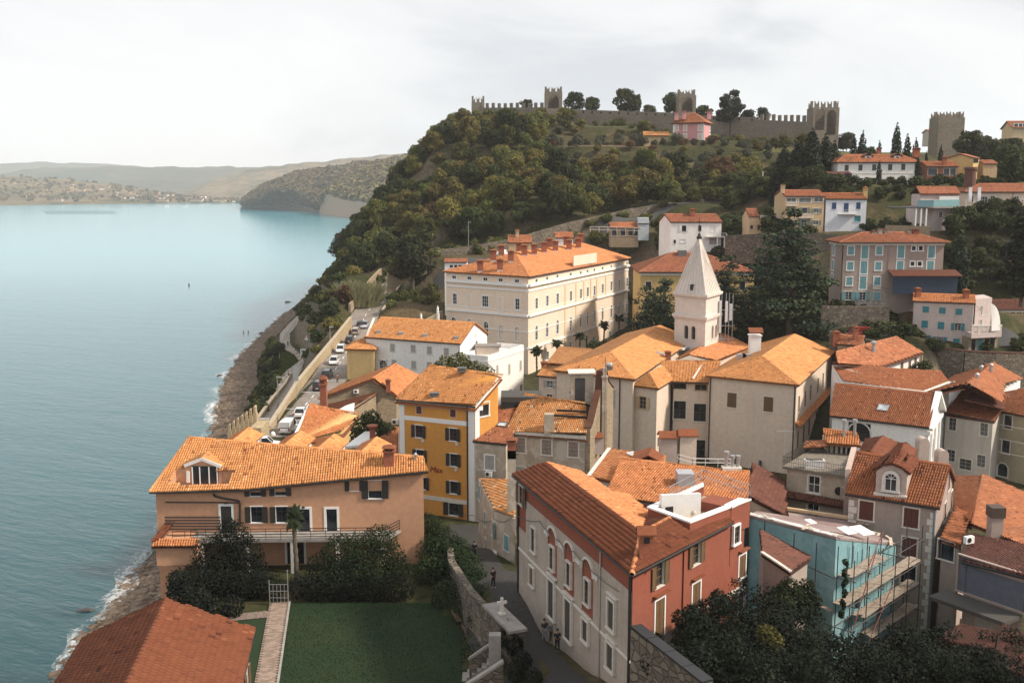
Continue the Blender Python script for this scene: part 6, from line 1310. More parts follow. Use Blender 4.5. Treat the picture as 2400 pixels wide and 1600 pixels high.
# ---- terrace house, dormer house, dark roofs
def build_right():
 a=k175;zt=30.6;A,B=U(1834,1092,zt),U(1992,1117,zt);E=quadpts(A,B,None,8.5);H=House('terrace_house','shabby grey house with a rooftop terrace and a white planter','house',inset(E,.35),10,zt-.25,P_OLD)
 b=MB();b.prism([tuple(p)for p in E],zt-.25,zt);b.build('terrace_slab',plain('mossy_slab',(.17,.145,.115),.95,var=.35),H.t);railing(H.t,[v3(E[3],zt),v3(E[0],zt),v3(Vector(E[0]).lerp(Vector(E[1]),.93),zt)],1.0,IRON,.22,rails=2,r=.015,pr=.01)
 for x,y in((570,670),(562,885)):H.win(0,*a(x,y),1.1,1.65,style='sash',sash=WHITE,bars=(1,1),frame=LIME,fw=.13)
 z=H.at(0,*a(560,775))[1];q=[H.pt(0,0,z-.3,.7),H.pt(0,H.edge(0)[2],z-.3,.7),H.pt(0,H.edge(0)[2],z+.15,-.05),H.pt(0,0,z+.15,-.05)];g=MB();g.slab([p-Vector((0,0,.05))for p in q],.12);sr=g.build('string_roof',T_DARK,H.t);tiles(sr,q,T_DARK,.25,.4,2)
 s,z=H.at(0,*a(785,725));b=MB();p=H.pt(0,s,z,.03);b.tube([p+Vector((0,.1,0)),p+Vector((0,-.02,0))],.42,12);b.build('round_window',IRON,H.t)
 p=UY(*a(815,440),E[1].y+5.2);x0,x1=UY(*a(690,330),E[0].y+5.4),UY(*a(935,330),E[0].y+4.2);b=MB();b.prism([(x0.x,x0.y),(x1.x,x1.y),(x1.x+.3,x1.y+3),(x0.x+.3,x0.y+3)],zt,x0.z+.3);b.build('rooftop_room',P_OLD,H.t);b=MB()
 for k in range(6):f0,f1=(k+.15)/6.2,(k+.8)/6.2;p0,p1=x0.lerp(x1,f0),x0.lerp(x1,f1);b.box(p0.x,p1.x,p0.y-.16*6*f0/6-.06,p0.y+.02,x0.z-.9,x0.z-.1)
 b.build('window',GLASS,H.t);zz=x0.z+.25;q=[Vector((x0.x-.4,x0.y-.5,zz)),Vector((x1.x+.3,x1.y-.5,zz)),Vector((x1.x+.6,x1.y+2.0,zz+.9)),Vector((x0.x,x0.y+2.0,zz+.9))];g=MB();g.slab([w-Vector((0,0,.05))for w in q],.12);sr=g.build('rooftop_roof',T_ORANGE,H.t);tiles(sr,q,T_ORANGE,.25,.4,4)
 for dx in(-1.4,-.3):b=MB();w=(q[1]+q[2])/2;b.tube([(w.x+dx,w.y+.6,w.z-.3),(w.x+dx,w.y+.6,w.z+1.6)],.16,8).tube([(w.x+dx,w.y+.6,w.z+1.6),(w.x+dx,w.y+.6,w.z+1.9)],.26,8);b.build('flue_pipe',GALV,H.t)
 q=[UY(*a(480,365),E[0].y+5.0),UY(*a(690,345),E[0].y+4.5),UY(*a(690,310),E[0].y+6.5),UY(*a(500,305),E[0].y+7.2)];g=MB();g.slab(q,.1);sr=g.build('rooftop_roof',T_OLD,H.t);tiles(sr,q,T_OLD,.25,.4,4);H.finish()
 p=v3(Vector(E[0]).lerp(Vector(E[1]),.48)+Vector((.3,1.1)),zt);t=thing('planter','white plastic planter box standing on the shabby rooftop terrace','planter',p);b=MB();b.prism([(p.x-.85,p.y-.3),(p.x+.85,p.y-.3),(p.x+.85,p.y+.3),(p.x-.85,p.y+.3)],zt,zt+.75);
 for k in range(9):x=p.x-.8+k*.2;b.box(x-.03,x+.03,p.y-.34,p.y-.3,zt+.02,zt+.72)
 b.box(p.x-.95,p.x+.95,p.y-.38,p.y+.38,zt+.75,zt+.85);b.build('tub',WHITE,t);b=MB();b.box(p.x-.8,p.x+.8,p.y-.28,p.y+.28,zt+.85,zt+.9);b.build('soil',plain('soil',(.05,.05,.03)),t)
 # dormer house
 ze=30.0;A,B=U(1981,1156,ze),U(2203,1190.5,ze);pl_=pitched(A,B,27);R0,R1=onplane(pl_,2007,1059)[0],onplane(pl_,2227,1091)[0];C=R1*2-B;D=R0*2-A;C.z=D.z=ze;f=inset([A,B,C,D],.3);H=House('dormer_house','taupe house with white corner stones and an arched dormer in its tiled roof','house',f,10,ze-.1,P_TAUPE)
 H.roof([[A,B,R1,R0]],T_BROWN,[(R0,R1)],gutter=[(A,B)]);g=MB();g.slab([C,D,R0,R1],.15).build('roof_back',T_BROWN,H.t);tiles(H.t,[C,D,R0,R1],T_BROWN,.3,.45,2);H.gablewall([v3(f[1],ze-.12),v3(f[2],ze-.12),v3(Vector(f[1]).lerp(Vector(f[2]),.5),R1.z-.15)])
 for x,y,st in((1015,890,1),(1395,952,1),(1380,1200,1),(1370,1430,0)):H.win(0,*a(x,y),1.25,1.75,style='closed' if st else 'dark',sh=REDWOOD,frame=LIME,fw=.13)
 for x,y in((1680,900),(1735,800),(1715,640)):s,z=H.at(1,*a(x,y));H.win(1,*a(x,y),1.1,1.7,style='closed',sh=REDWOOD,frame=LIME,fw=.12)
 L=H.edge(0)[2]
 for k in range(24):
  z=ze-.6-k*.62;w=.75 if k%2 else.5
  for s in(w/2,L-w/2):H.vband(0,s,z-.55,z,w,.05,LIME,'quoin')
 H.pipe(0,L-.12,10,ze-.2,plain('zinc_pipe',(.16,.19,.22),.5),.1)
 pl=[A,B,R1];dl=onplane(pl,*a(1090,755))[0];dr=onplane(pl,*a(1350,785))[0];dm=(dl+dr)/2;t=(dr-dl);t.z=0;w=t.length/2;t.normalize();n=Vector((t.y,-t.x,0));zd=dl.z;ht=2.9
 pts=[dl,dr,dr+Vector((0,0,ht-.7)),dm+t*w*.55+Vector((0,0,ht-.15)),dm+Vector((0,0,ht+.1)),dm-t*w*.55+Vector((0,0,ht-.15)),dl+Vector((0,0,ht-.7))];depth=5.0;b=MB();b.poly(pts)
 for p,q in((pts[1],pts[2]),(pts[6],pts[0])):b.poly([p,p-n*depth,q-n*depth,q])
 b.build('dormer_wall',P_ROSE,H.t);arch_window(H.t,dm+Vector((0,0,1.35))+n*.22-H.org,math.atan2(t.y,t.x),1.0,1.6,frame=LIME,fw=.28,sash=WHITE,bars=1,depth=.12);g=MB();tp=[p+n*.25 for p in pts[2:]];
 tp=[tp[0]+t*.3,tp[1]+t*.1,tp[2],tp[3]-t*.1,tp[4]-t*.3];g.bar(dl-t*.1+n*.1+Vector((0,0,.1)),dr+t*.1+n*.1+Vector((0,0,.1)),.3,.3).build('dormer_sill',LIME,H.t);g=MB()
 for p,q in zip(tp[:-1],tp[1:]):g.slab([p+Vector((0,0,.05)),p-n*depth+Vector((0,0,.05)),q-n*depth+Vector((0,0,.05)),q+Vector((0,0,.05))],.08)
 sr=g.build('dormer_roof',T_RED,H.t)
 for p,q in zip(tp[:-1],tp[1:]):tiles(sr,[q+Vector((0,0,.1)),p+Vector((0,0,.1)),p-n*depth+Vector((0,0,.1)),q-n*depth+Vector((0,0,.1))],T_RED)
 p,q=onplane(pl,*a(850,560))[0],R0;p,q=A.lerp(R0,.45),R0;b=MB();b.prism([(p.x-.5,p.y),(p.x,p.y),(q.x,q.y),(q.x-.5,q.y)],26,[p.z+.5,p.z+.5,q.z+.5,q.z+.5]);b.build('fire_wall',P_ROSE,H.t);H.finish();ac_unit(H.pt(1,*H.at(1,*a(1730,915)),.05),H.rz(1),'white air conditioner on the lit side wall of the dormer house')
 # roofs behind the dormer house
 Q=[UY(*a(930,400),99.5),UY(*a(1160,265),108),UY(*a(1300,325),107),UY(*a(1180,440),98)];G=House('ridged_small_house','small house with two short red brown ridges in front of the white church','house',[(Q[0].x,Q[0].y),(UY(*a(1440,460),97).x,97.2),(UY(*a(1450,375),105).x,106),(Q[1].x,Q[1].y+3)],10,30.5,P_ROSE)
 r0,r1=UY(*a(1045,405),99),UY(*a(1160,262),110);s0,s1=UY(*a(1300,420),98),UY(*a(1340,322),107);l0=UY(*a(950,400),100.5);l1=UY(*a(1010,300),112);v0,v1=UY(*a(1180,445),97.5),UY(*a(1285,330),108);e0,e1=UY(*a(1425,470),96.8),UY(*a(1448,378),104);G.roof([[l0,r0,r1,l1],[r0,v0,v1,r1],[v0,s0,s1,v1],[s0,e0,e1,s1]],T_RED,[(r0,r1),(s0,s1)],.26,.42,4);G.finish()
 # brown roof left of the terrace house
 Q=[UY(1744,1158,93),UY(1846,1212,91.5),UY(1843,1130,101),UY(1762,1086,103)];G=House('brown_lean_house','low house under a shaded brown roof left of the shabby terrace house','house',inset([p.xy for p in Q],.2),12,[p.z-.2 for p in Q],P_OLD);G.roof([Q],T_DARK,[(Q[3],Q[2])],.26,.42,4);G.finish()
 # annexe with small roof, right of the dormer house
 q=[UY(*a(1640,1115),87.5),UY(*a(1815,1195),86),UY(*a(1905,930),93),UY(*a(1765,870),95)];G=House('side_annexe','narrow annexe with a small brown roof over a dark opening','annexe',inset([p.xy for p in q],.15),10,[p.z-.2 for p in q],P_TAUPE);G.roof([q],T_BROWN,(),.24,.4,4);G.win(0,*a(1690,1230),1.5,1.7,style='dark',frame=LIME,fw=.08);G.finish()
 # big dark ridge roof
 r0,r1=UY(*a(1910,1010),90),UY(*a(2005,585),112);q0=[UY(*a(1750,870),96),r0,r1,UY(*a(1765,625),114)];q1=[r0,UY(*a(2365,1190),84),UY(*a(2365,745),104),r1];G=House('dark_ridge_house','large house with a plain dark red roof and one tall ridge at lower right','house',[(r0.x-4,r0.y+4),(r0.x+.3,r0.y+.4),(q1[1].x,q1[1].y+.5),(q1[2].x,q1[2].y),(r1.x,r1.y),(q0[3].x,q0[3].y)],10,19.0,P_TAUPE);G.roof([q1,q0],T_BROWN,[(r0,r1)],.26,.42,2);p=onplane(q1,*a(2100,1090))[0];MB().box(p.x-.5,p.x+.5,p.y-.5,p.y+.5,p.z-1.5,p.z+1.6).build('chimney',P_TAUPE,G.t);MB().box(p.x-.6,p.x+.6,p.y-.6,p.y+.6,p.z+1.6,p.z+2.5).build('chimney_cap',plain('soot_brick',(.07,.045,.035)),G.t);G.finish()
 # garage house at the right edge
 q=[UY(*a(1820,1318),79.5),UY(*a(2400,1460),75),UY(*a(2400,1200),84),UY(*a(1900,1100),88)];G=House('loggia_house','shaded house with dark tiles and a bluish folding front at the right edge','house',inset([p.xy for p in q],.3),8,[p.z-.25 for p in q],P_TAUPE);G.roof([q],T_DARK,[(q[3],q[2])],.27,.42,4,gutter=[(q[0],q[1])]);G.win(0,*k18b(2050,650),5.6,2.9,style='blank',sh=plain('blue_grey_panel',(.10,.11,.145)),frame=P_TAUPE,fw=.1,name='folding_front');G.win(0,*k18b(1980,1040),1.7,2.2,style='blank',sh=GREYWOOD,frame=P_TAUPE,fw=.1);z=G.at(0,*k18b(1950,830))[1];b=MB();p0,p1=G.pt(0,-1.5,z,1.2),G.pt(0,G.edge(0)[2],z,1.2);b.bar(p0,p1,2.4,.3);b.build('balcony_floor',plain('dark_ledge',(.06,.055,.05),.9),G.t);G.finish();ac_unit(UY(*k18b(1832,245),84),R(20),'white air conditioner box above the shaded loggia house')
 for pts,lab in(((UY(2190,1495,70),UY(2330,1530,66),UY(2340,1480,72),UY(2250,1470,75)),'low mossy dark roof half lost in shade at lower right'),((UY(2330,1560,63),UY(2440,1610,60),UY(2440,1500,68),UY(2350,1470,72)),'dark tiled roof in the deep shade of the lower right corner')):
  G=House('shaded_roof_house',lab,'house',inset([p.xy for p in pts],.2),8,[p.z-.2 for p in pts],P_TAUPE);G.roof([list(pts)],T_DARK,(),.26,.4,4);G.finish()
  # roofs behind the red house
 A,B,C,D=UY(1384,1119,98),UY(1560,1150,93),UY(1560,1070,104),UY(1432.6,1054,107.5);G=House('tiled_row_house','tiled row house with a white skylight behind the red house','house',inset([p.xy for p in(A,B,C,D)],.2),14,[p.z-.2 for p in(A,B,C,D)],P_GREYW);G.roof([[A,B,C,D]],T_ORANGE,[(D,C)],.25,.4,4);p,n=onplane([A,B,D],*k105(1692,70));skylight(G.t,p+n*.12,n,.9,.9,WHITE);MB().bar(A+Vector((-.2,0,.1)),D+Vector((-.2,0,.1)),.35,.3).build('verge',LIME,G.t)
 for u,v,h,m in((1565,1062,3.4,P_ROSE),(1610,1062,3.6,P_BEIGE)):p=UY(u,v,106);MB().box(p.x-.85,p.x+.85,p.y-.7,p.y+.7,p.z-3,p.z+h-1.6).build('chimney',m,G.t);b=MB();b.slab([p+Vector((-1.05,-.9,h-1.55)),p+Vector((1.05,-.9,h-1.55)),p+Vector((1.0,0,h-1.0)),p+Vector((-1.0,0,h-1.0))],.1).slab([p+Vector((-1,0,h-1.0)),p+Vector((1,0,h-1.0)),p+Vector((1.05,.9,h-1.55)),p+Vector((-1.05,.9,h-1.55))],.1);b.build('chimney_cap',T_ORANGE,G.t)
 q=UY(*k105(1830,60),103);b=MB();b.slab([q+Vector((-1.6,-.8,-.5)),q+Vector((0,-.9,.2)),q+Vector((.6,1.2,.5)),q+Vector((-1.2,1.2,0))],.1).slab([q+Vector((0,-.9,.2)),q+Vector((1.3,-.8,-.5)),q+Vector((1.7,1,-.3)),q+Vector((.6,1.2,.5))],.1);b.build('dormer_roof',T_ORANGE,G.t);G.finish()
 A,B,C,D=UY(1418,1165,91),UY(1752,1205,86),UY(1757,1108,97),UY(1455.6,1074,101);G=House('wide_tiled_house','wide orange roofed house directly behind the red house and its terrace','house',inset([p.xy for p in(A,B,C,D)],.2),14,[p.z-.2 for p in(A,B,C,D)],P_GREYW);G.roof([[A,B,C,D]],T_ORANGE,[(D,C)],.25,.4,4)
 for x,y in((2180,330),):p,n=onplane([A,B,D],*k105(x,y));b=MB();b.box(p.x-.75,p.x+.75,p.y-.5,p.y+1.2,p.z-.6,p.z+1.1);b.build('roof_hatch',plain('roller_shutter',(.35,.36,.38),.5),G.t)
 p=UY(1714,1105,97.5);b=MB();b.box(p.x-.9,p.x+.9,p.y-.5,p.y+.5,p.z-.8,p.z+.5).build('chimney',LIME,G.t)
 for dx in(-.5,.1,.6):b=MB();b.tube([(p.x+dx,p.y,p.z+.5),(p.x+dx,p.y,p.z+1.3+.4*(dx<0))],.18,8).tube([(p.x+dx,p.y,p.z+1.3+.4*(dx<0)),(p.x+dx,p.y,p.z+1.6+.4*(dx<0))],.26,8);b.build('flue_pipe',GALV,G.t)
 q=UY(1650,1080,99.5);railing(G.t,[q+Vector((-2.4,1,-.4)),q+Vector((-1.2,-.5,-.4)),q+Vector((2.6,0,-.6))],.8,WHITE,1.2,rails=2);G.finish()
 # shaded lean-to by the turquoise house
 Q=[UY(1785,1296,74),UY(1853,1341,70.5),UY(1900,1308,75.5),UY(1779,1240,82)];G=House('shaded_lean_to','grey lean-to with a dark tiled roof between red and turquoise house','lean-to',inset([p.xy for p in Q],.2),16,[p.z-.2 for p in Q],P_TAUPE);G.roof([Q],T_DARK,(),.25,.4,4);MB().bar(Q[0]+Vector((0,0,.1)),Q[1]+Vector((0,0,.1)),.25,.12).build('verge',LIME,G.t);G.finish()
build_right()
def build_turquoise():
 B=U(1960,1260,31.2);A=UY(1757,1208,86.5);C=UY(2102,1275,85.5);D=UY(2043,1247,92);a=k18b
 f=[A.xy,B.xy,C.xy,(C.xy+A.xy-B.xy)];H=House('turquoise_house','turquoise house under repair, its roof stripped down to boards and torn sheeting','house',f,12,[A.z-.1,B.z-.1,C.z-.1,24],P_TURQ)
 for x,y,w,h in((763,400,.75,1.5),(843,408,.85,1.1),(1002,385,.5,1.0),(1043,632,.9,1.3),(815,820,.9,1.4),(1028,890,.9,1.3)):H.win(1,*a(x,y),w,h,style='dark',frame=P_TURQ,fw=.04)
 R_=[A,B,C,UY(2043,1250,90),UY(2018,1224,93),UY(1785,1190,97)];b=MB();b.slab([p+Vector((0,0,.05))for p in R_],.25);ro=b.build('roof_deck',plaster('roof_underlay',(.22,.15,.14),stain=(.40,.34,.32),amt=.7),H.t)
 rr=random.Random(3)
 for k in range(14):
  i=k%5;p=R_[i].lerp(R_[i+1],rr.random())+Vector((rr.uniform(-.2,.2),rr.uniform(0,.8),.12));L=rr.uniform(.5,1.8);an=rr.uniform(0,3.1);M=Matrix.Translation(p)@Matrix.Rotation(an,4,'Z')@Matrix.Rotation(rr.uniform(-.15,.15),4,'Y');b=MB();b.box(-L/2,L/2,-.12,.12,0,.05,M);b.build('loose_board',plain('loose_board',(.45,.38,.30),.9,var=.4),ro)
 for k in range(11):
  q=[(A.lerp(B,k/11)),(A.lerp(B,(k+1)/11))];b=MB();z=Vector((0,0,rr.uniform(.08,.2)));b.poly([q[0]+z,q[1]+z,q[1]+Vector((rr.uniform(.1,.5),.5,.15)),q[0]+Vector((.2,rr.uniform(.3,.7),.15))]);b.build('torn_sheet',plain('white_sheeting',(.62,.60,.58),.7),ro)
 for u,v,s in((2020,1243,1.0),(1985,1243,.8),(1900,1222,.5)):p=U(u,v,30.3);b=MB();M=Matrix.Translation(p)@Matrix.Rotation(.4,4,'Z')@Matrix.Rotation(.1,4,'X');b.box(-.6*s,.6*s,-.9*s,.9*s,0,.06,M);b.build('insulation_board',WHITE,ro)
 b=MB();b.bar(R_[5]+Vector((0,0,.3)),R_[4]+Vector((0,0,.3)),.4,.25);b.build('ridge_board',P_SAND,ro);H.finish()
 # scaffolding
 base=H.pt(1,0,12,0);t=thing('scaffolding','rusty pole scaffolding with sagging plank walkways on the turquoise house','scaffold',base);L=H.edge(1)[2];RU=plain('scaffold_steel',(.05,.04,.035),.7);PL=plain('scaffold_plank',(.30,.24,.19),.9,var=.35,scale=4)
 for o in(.35,1.55):
  for s in np.linspace(-.3,L+1.2,6):p=H.pt(1,float(s)+(.25 if o>1 else 0),12,o);b=MB();b.tube([p,(p.x+.05*rr.uniform(-1,1),p.y,rr.uniform(29.2,31.5)-.12*s)],.045,5);b.build('pole',RU,t)
 for zz in(28.4,26.4,24.4,22.3,20.2):
  for o in(.35,1.6):b=MB();b.tube([H.pt(1,-.8,zz-.12,o),H.pt(1,L+1.4,zz-.12,o)],.04,5);b.build('ledger',RU,t)
  for s in np.linspace(-.3,L+1.2,6):b=MB();b.tube([H.pt(1,float(s),zz-.18,.1),H.pt(1,float(s),zz-.18,1.9)],.04,5);b.build('transom',RU,t)
  lo,hi={28.4:(0,L*.50),26.4:(-1.2,L+1.3),24.4:(L*.22,L+1.2),22.3:(L*.35,L+1.3),20.2:(L*.5,L)}[zz]
  for k in range(3):
   s=lo+rr.uniform(-.3,.3)
   while s<hi:
    e=min(hi+rr.uniform(-.3,.4),s+rr.uniform(3.4,4.4));b=MB();dz=rr.uniform(0,.07);p,q=H.pt(1,s,zz+dz,.62+k*.36),H.pt(1,e,zz+rr.uniform(0,.1),.62+k*.36+rr.uniform(-.08,.08));b.bar(p,q,.33,.05);b.build('plank',PL,t);s=e-.3
 for z0,z1,s0,s1 in((28.4,31.0,2.0,4.6),(24.4,29.5,.2,3.4),(22.3,26.0,3,7)):b=MB();b.tube([H.pt(1,s0,z0,1.65),H.pt(1,s1,z1,1.65)],.04,5);b.build('brace',plain('red_oxide_pole',(.22,.06,.04)),t)
 o=H.pt(0,H.edge(0)[2]*.45,24.3,.5);
 for s in(.25,.6,.85):p=H.pt(0,H.edge(0)[2]*s,12,.5);b=MB();b.tube([p,(p.x,p.y,30.4)],.045,5);b.build('pole',RU,t)
 for zz in(28.2,25.6):b=MB();b.tube([H.pt(0,H.edge(0)[2]*.2,zz,.5),H.pt(0,H.edge(0)[2]+.4,zz,.5)],.04,5);b.build('ledger',RU,t)
 b=MB();b.bar(H.pt(0,H.edge(0)[2]*.3,25.7,.55),H.pt(0,H.edge(0)[2]+.5,25.6,.55),.4,.06);b.build('plank',PL,t)
 return H
TURQ_H=build_turquoise()
# ================================================================== HOUSES ON THE HILL
def hh(name,label,cat,a,b,d,ridge_v,wall,tile,wins=(),along='ab',h0=0,h1=0,oh=.35,drop=4,z0=None,tw=.3):
 A,B=UY(*a),UY(*b);ze=(A.z+B.z)/2
 if isinstance(d,tuple):D=UY(*d).xy;E=[A.xy,B.xy,B.xy+D-A.xy,D]
 else:E=quadpts(A,B,None,d)
 m=mid(E[0],E[3])if along=='ab' else mid(E[0],E[1])
 if along=='ab':m=mid(mid(E[0],E[3]),mid(E[1],E[2]))
 r=max(.5,rise_at(m,ze,ridge_v));z0=z0 if z0 is not None else min(gz(p.x,p.y)for p in E)-2
 z0=min(z0,ze-drop)
 H=house(name,label,cat,E,ze,z0,r,wall,tile,along,h0,h1,oh,tw,.5,2);H.E=E;H.ze=ze;H.rise=r
 for w in wins:H.win(w[0],w[1],w[2],w[3],w[4],**w[5])
 return H
def ws(pts,w,h,edge=0,**k):return[(edge,x,y,w,h,k)for x,y in pts]
def q(f,pts):return[f(x,y)for x,y in pts]
t8=k18t
# grey apartment block with turquoise shutters
def build_apartments():
 H=hh('apartment_block','four storey taupe apartment block with many pale turquoise shutters and a stone base','apartment block',(1967,568.5,205),(2228.6,568.5,205),(1934,562,214),545,P_TAUPE,T_HILL,(),'ab',6,6,.9,z0=30.5)
 a=t8
 for x,y,w,h in((762,1008,1.2,1.6),(890,1022,1.3,2.5),(1022,1008,1.2,1.6),(1222,1020,1.3,2.4),(1502,1020,1.3,2.4),(755,1150,1.2,1.6),(880,1163,1.3,2.5),(1013,1150,1.2,1.6),(1212,1160,1.3,2.4),(1490,1160,1.3,2.4),(746,1290,1.2,1.6),(872,1303,1.3,2.5),(1003,1288,1.2,1.6)):H.win(0,*a(x,y),w,h,style='closed',sh=LTURQ,fw=.17)
 for x,y in((1340,988),(1405,988),(1328,1130),(1395,1130)):H.win(0,*a(x,y),.8,.9,style='sash',sash=WHITE,bars=(0,0),fw=.17)
 for x,y in((607,1005),(597,1140),(590,1265)):H.win(3,*a(x,y),1.1,2.0,style='closed',sh=LTURQ,fw=.17)
 s1=H.at(0,*a(1090,1300))[0];zb,zt=H.at(0,*a(870,1502))[1],H.at(0,*a(870,1372))[1];b=MB();p0,p1=H.pt(0,-.05,0,.12),H.pt(0,s1,0,.12);q0,q1=H.pt(0,s1,0,-.05),H.pt(0,-.05,0,-.05);b.prism([tuple(p[:2])for p in(p0,p1,q0,q1)],zb-1.5,zt);b.build('stone_base',S_PALE,H.t)
 for x,y,st in((735,1422,'open'),(865,1425,'open'),(995,1425,'closed')):s,z=H.at(0,*a(x,y));window(H.t,H.pt(0,s,z,.26)-H.org,H.rz(0),1.3,1.6,style=st,sh=LTURQ,sash=WHITE,frame=LIME,fw=.05,depth=.08)
 s2=H.edge(0)[2];za=H.at(0,*a(1400,1225))[1];b=MB();p0,p1=H.pt(0,s1,za,3.5),H.pt(0,s2+2.5,za,3.5);q0,q1=H.pt(0,s2+2.5,za+.9,-.02),H.pt(0,s1,za+.9,-.02);b.slab([p0,p1,q1*1 if 0 else q0,q1],.15);b.build('canopy',T_BROWN,H.t)
 b=MB();p0,p1=H.pt(0,s1+.2,0,3.0),H.pt(0,s2+1.8,0,3.0);q0,q1=H.pt(0,s2+1.8,0,2.9),H.pt(0,s1+.2,0,2.9);b.prism([tuple(p[:2])for p in(p0,p1,q0,q1)],za-3.6,za-.1);b.build('blue_veranda',plain('dark_blue_screen',(.012,.035,.07),.5),H.t)
 H.band(0,H.ze-.35,.4,.35,WHITE);H.band(3,H.ze-.35,.4,.348,WHITE);H.pipe(0,.15,zb,H.ze-.3,IRON,.08);s=H.at(0,*a(1112,1050))[0];H.vband(0,s,za+1,H.ze-.6,.25,.12,P_TAUPE)
 for x,y,w,h in((968,925,.8,2.2),(1080,885,.8,1.6),(1350,890,1.2,1.8),(1028,840,.8,.8),(1300,860,.7,.9)):p=UY(*a(x,y),209);chimney(H.t,p,w,h,P_OLD if w<1 else BRICK,T_OLD)
 s,z=H.at(0,*a(1000,1345));MB().box(*(lambda p:(p.x-.8,p.x+.8,p.y-.06,p.y,z-.4,z+.4))(H.pt(0,s,z,.05))).build('sign_board',LIME,H.t);H.finish();return H
build_apartments()
# pink house with turquoise shutters
def build_pink():
 a=k20;H=hh('pink_house','pale pink three storey house with bright turquoise shutters and a side terrace','house',(2138.6,703.6,199),(2287,713,195),7.5,690,P_PINK,T_ORANGE,(),'ab',0,0,.25,z0=25)
 for x,y in((998,440),(1226,455),(1455,472),(982,643),(1207,662)):H.win(0,*a(x,y),1.15,1.15 if y<500 else 1.35,style='closed',sh=TURQ,frame=P_PINK,fw=.03)
 H.win(0,*a(1440,680),1.15,1.35,style='open',sh=TURQ,sash=WHITE,frame=P_PINK,fw=.03)
 for x,y in((968,832),(1195,860)):H.win(0,*a(x,y),1.2,1.15,style='open',sh=TURQ,sash=WHITE,bars=(3,3),frame=P_PINK,fw=.03)
 H.win(0,*a(1420,883),1.15,1.15,style='closed',sh=TURQ,frame=P_PINK,fw=.03)
 H.pipe(0,H.edge(0)[2]-.1,24,H.ze-.2,WHITE,.05)
 for s in(.15,.92):p=v3(Vector(H.E[0]).lerp(Vector(H.E[1]),s)+Vector((0,2.2)),H.ze+.9);chimney(H.t,p,.9,1.5,BRICK,T_BRIGHT)
 H.finish()
 A,B=UY(*a(1690,300),196.5),UY(*a(1912,310),199);G=House('pink_side_wing','pink flat topped wing with a balustraded terrace and stone arcade beside the turquoise shutters','house wing',[(A.x,A.y),(B.x,B.y),(B.x+1,B.y+6),(A.x+1,A.y+6)],24,A.z,P_PINK)
 G.win(0,*a(1765,455),.6,1.7,style='blank',sh=GREYWOOD,fw=.05);G.win(0,*a(1748,640),.9,1.6,style='blank',sh=GREYWOOD,fw=.05);b=MB()
 p,r_=UY(*a(1905,740),193),2.6;M=None
 for k in range(8):t0,t1=math.pi/2*k/8,math.pi/2*(k+1)/8;b.poly([(p.x,p.y+2*0,p.z),(p.x+.0+2.3*math.sin(t1)*.9,p.y+1.0,p.z+5.0*math.cos(t1)),(p.x+2.3*math.sin(t0)*.9,p.y+1.0,p.z+5.0*math.cos(t0))]);b.poly([(p.x+2.3*math.sin(t0)*.9,p.y+1.0,p.z+5.0*math.cos(t0)),(p.x+2.3*math.sin(t1)*.9,p.y+1.0,p.z+5.0*math.cos(t1)),(p.x+2.3*math.sin(t1)*.9,p.y+1.6,p.z+5.0*math.cos(t1)),(p.x+2.3*math.sin(t0)*.9,p.y+1.6,p.z+5.0*math.cos(t0))])
 b.build('curved_screen_wall',P_WHITE,G.t);t0,t1=UY(*a(1625,840),192),UY(*a(2040,840),194);b=MB();b.prism([(t0.x,t0.y),(t1.x,t1.y),(t1.x+.5,t1.y+4),(t0.x+.5,t0.y+4)],t0.z,t0.z+.9);b.build('terrace_slab',P_PINK,G.t);b=MB();b.bar(t0+Vector((0,.2,2.4)),t1+Vector((0,.2,2.4)),.3,.25);b.build('balustrade_rail',LIME,G.t)
 for f in(.12,.17,.33,.38,.43,.48,.63,.68,.82,.87):p=t0.lerp(t1,f)+Vector((0,.2,.9));MB().lathe([(.1,0),(.16,.4),(.08,1.0),(.12,1.35)],p,6).build('baluster',LIME,G.t)
 for f0,f1 in((0,.1),(.2,.31),(.51,.6),(.71,.8),(.92,1)):p,w=t0.lerp(t1,f0),t0.lerp(t1,f1);b=MB();b.prism([(p.x,p.y+.1),(w.x,w.y+.1),(w.x,w.y+.3),(p.x,p.y+.3)],t0.z+.9,t0.z+2.28);b.build('balustrade_panel',P_PINK,G.t)
 b=MB();b.prism([(t0.x+.1,t0.y+1.2),(t1.x-.1,t1.y+1.2),(t1.x,t1.y+4),(t0.x,t0.y+4)],22,t0.z);b.build('arcade_wall',S_RUBBLE,G.t)
 for f,m in((.14,GLASS),(.36,TURQ),(.6,GLASS),(.78,GLASS)):p=t0.lerp(t1,f);b=MB();b.box(p.x-.55,p.x+.55,p.y+1.12,p.y+1.2,t0.z-3.4,t0.z-.4);b.build('arcade_door',m,G.t)
 G.finish()
build_pink()
def add(*a_,**k):H=hh(*a_,**k);H.finish();return H
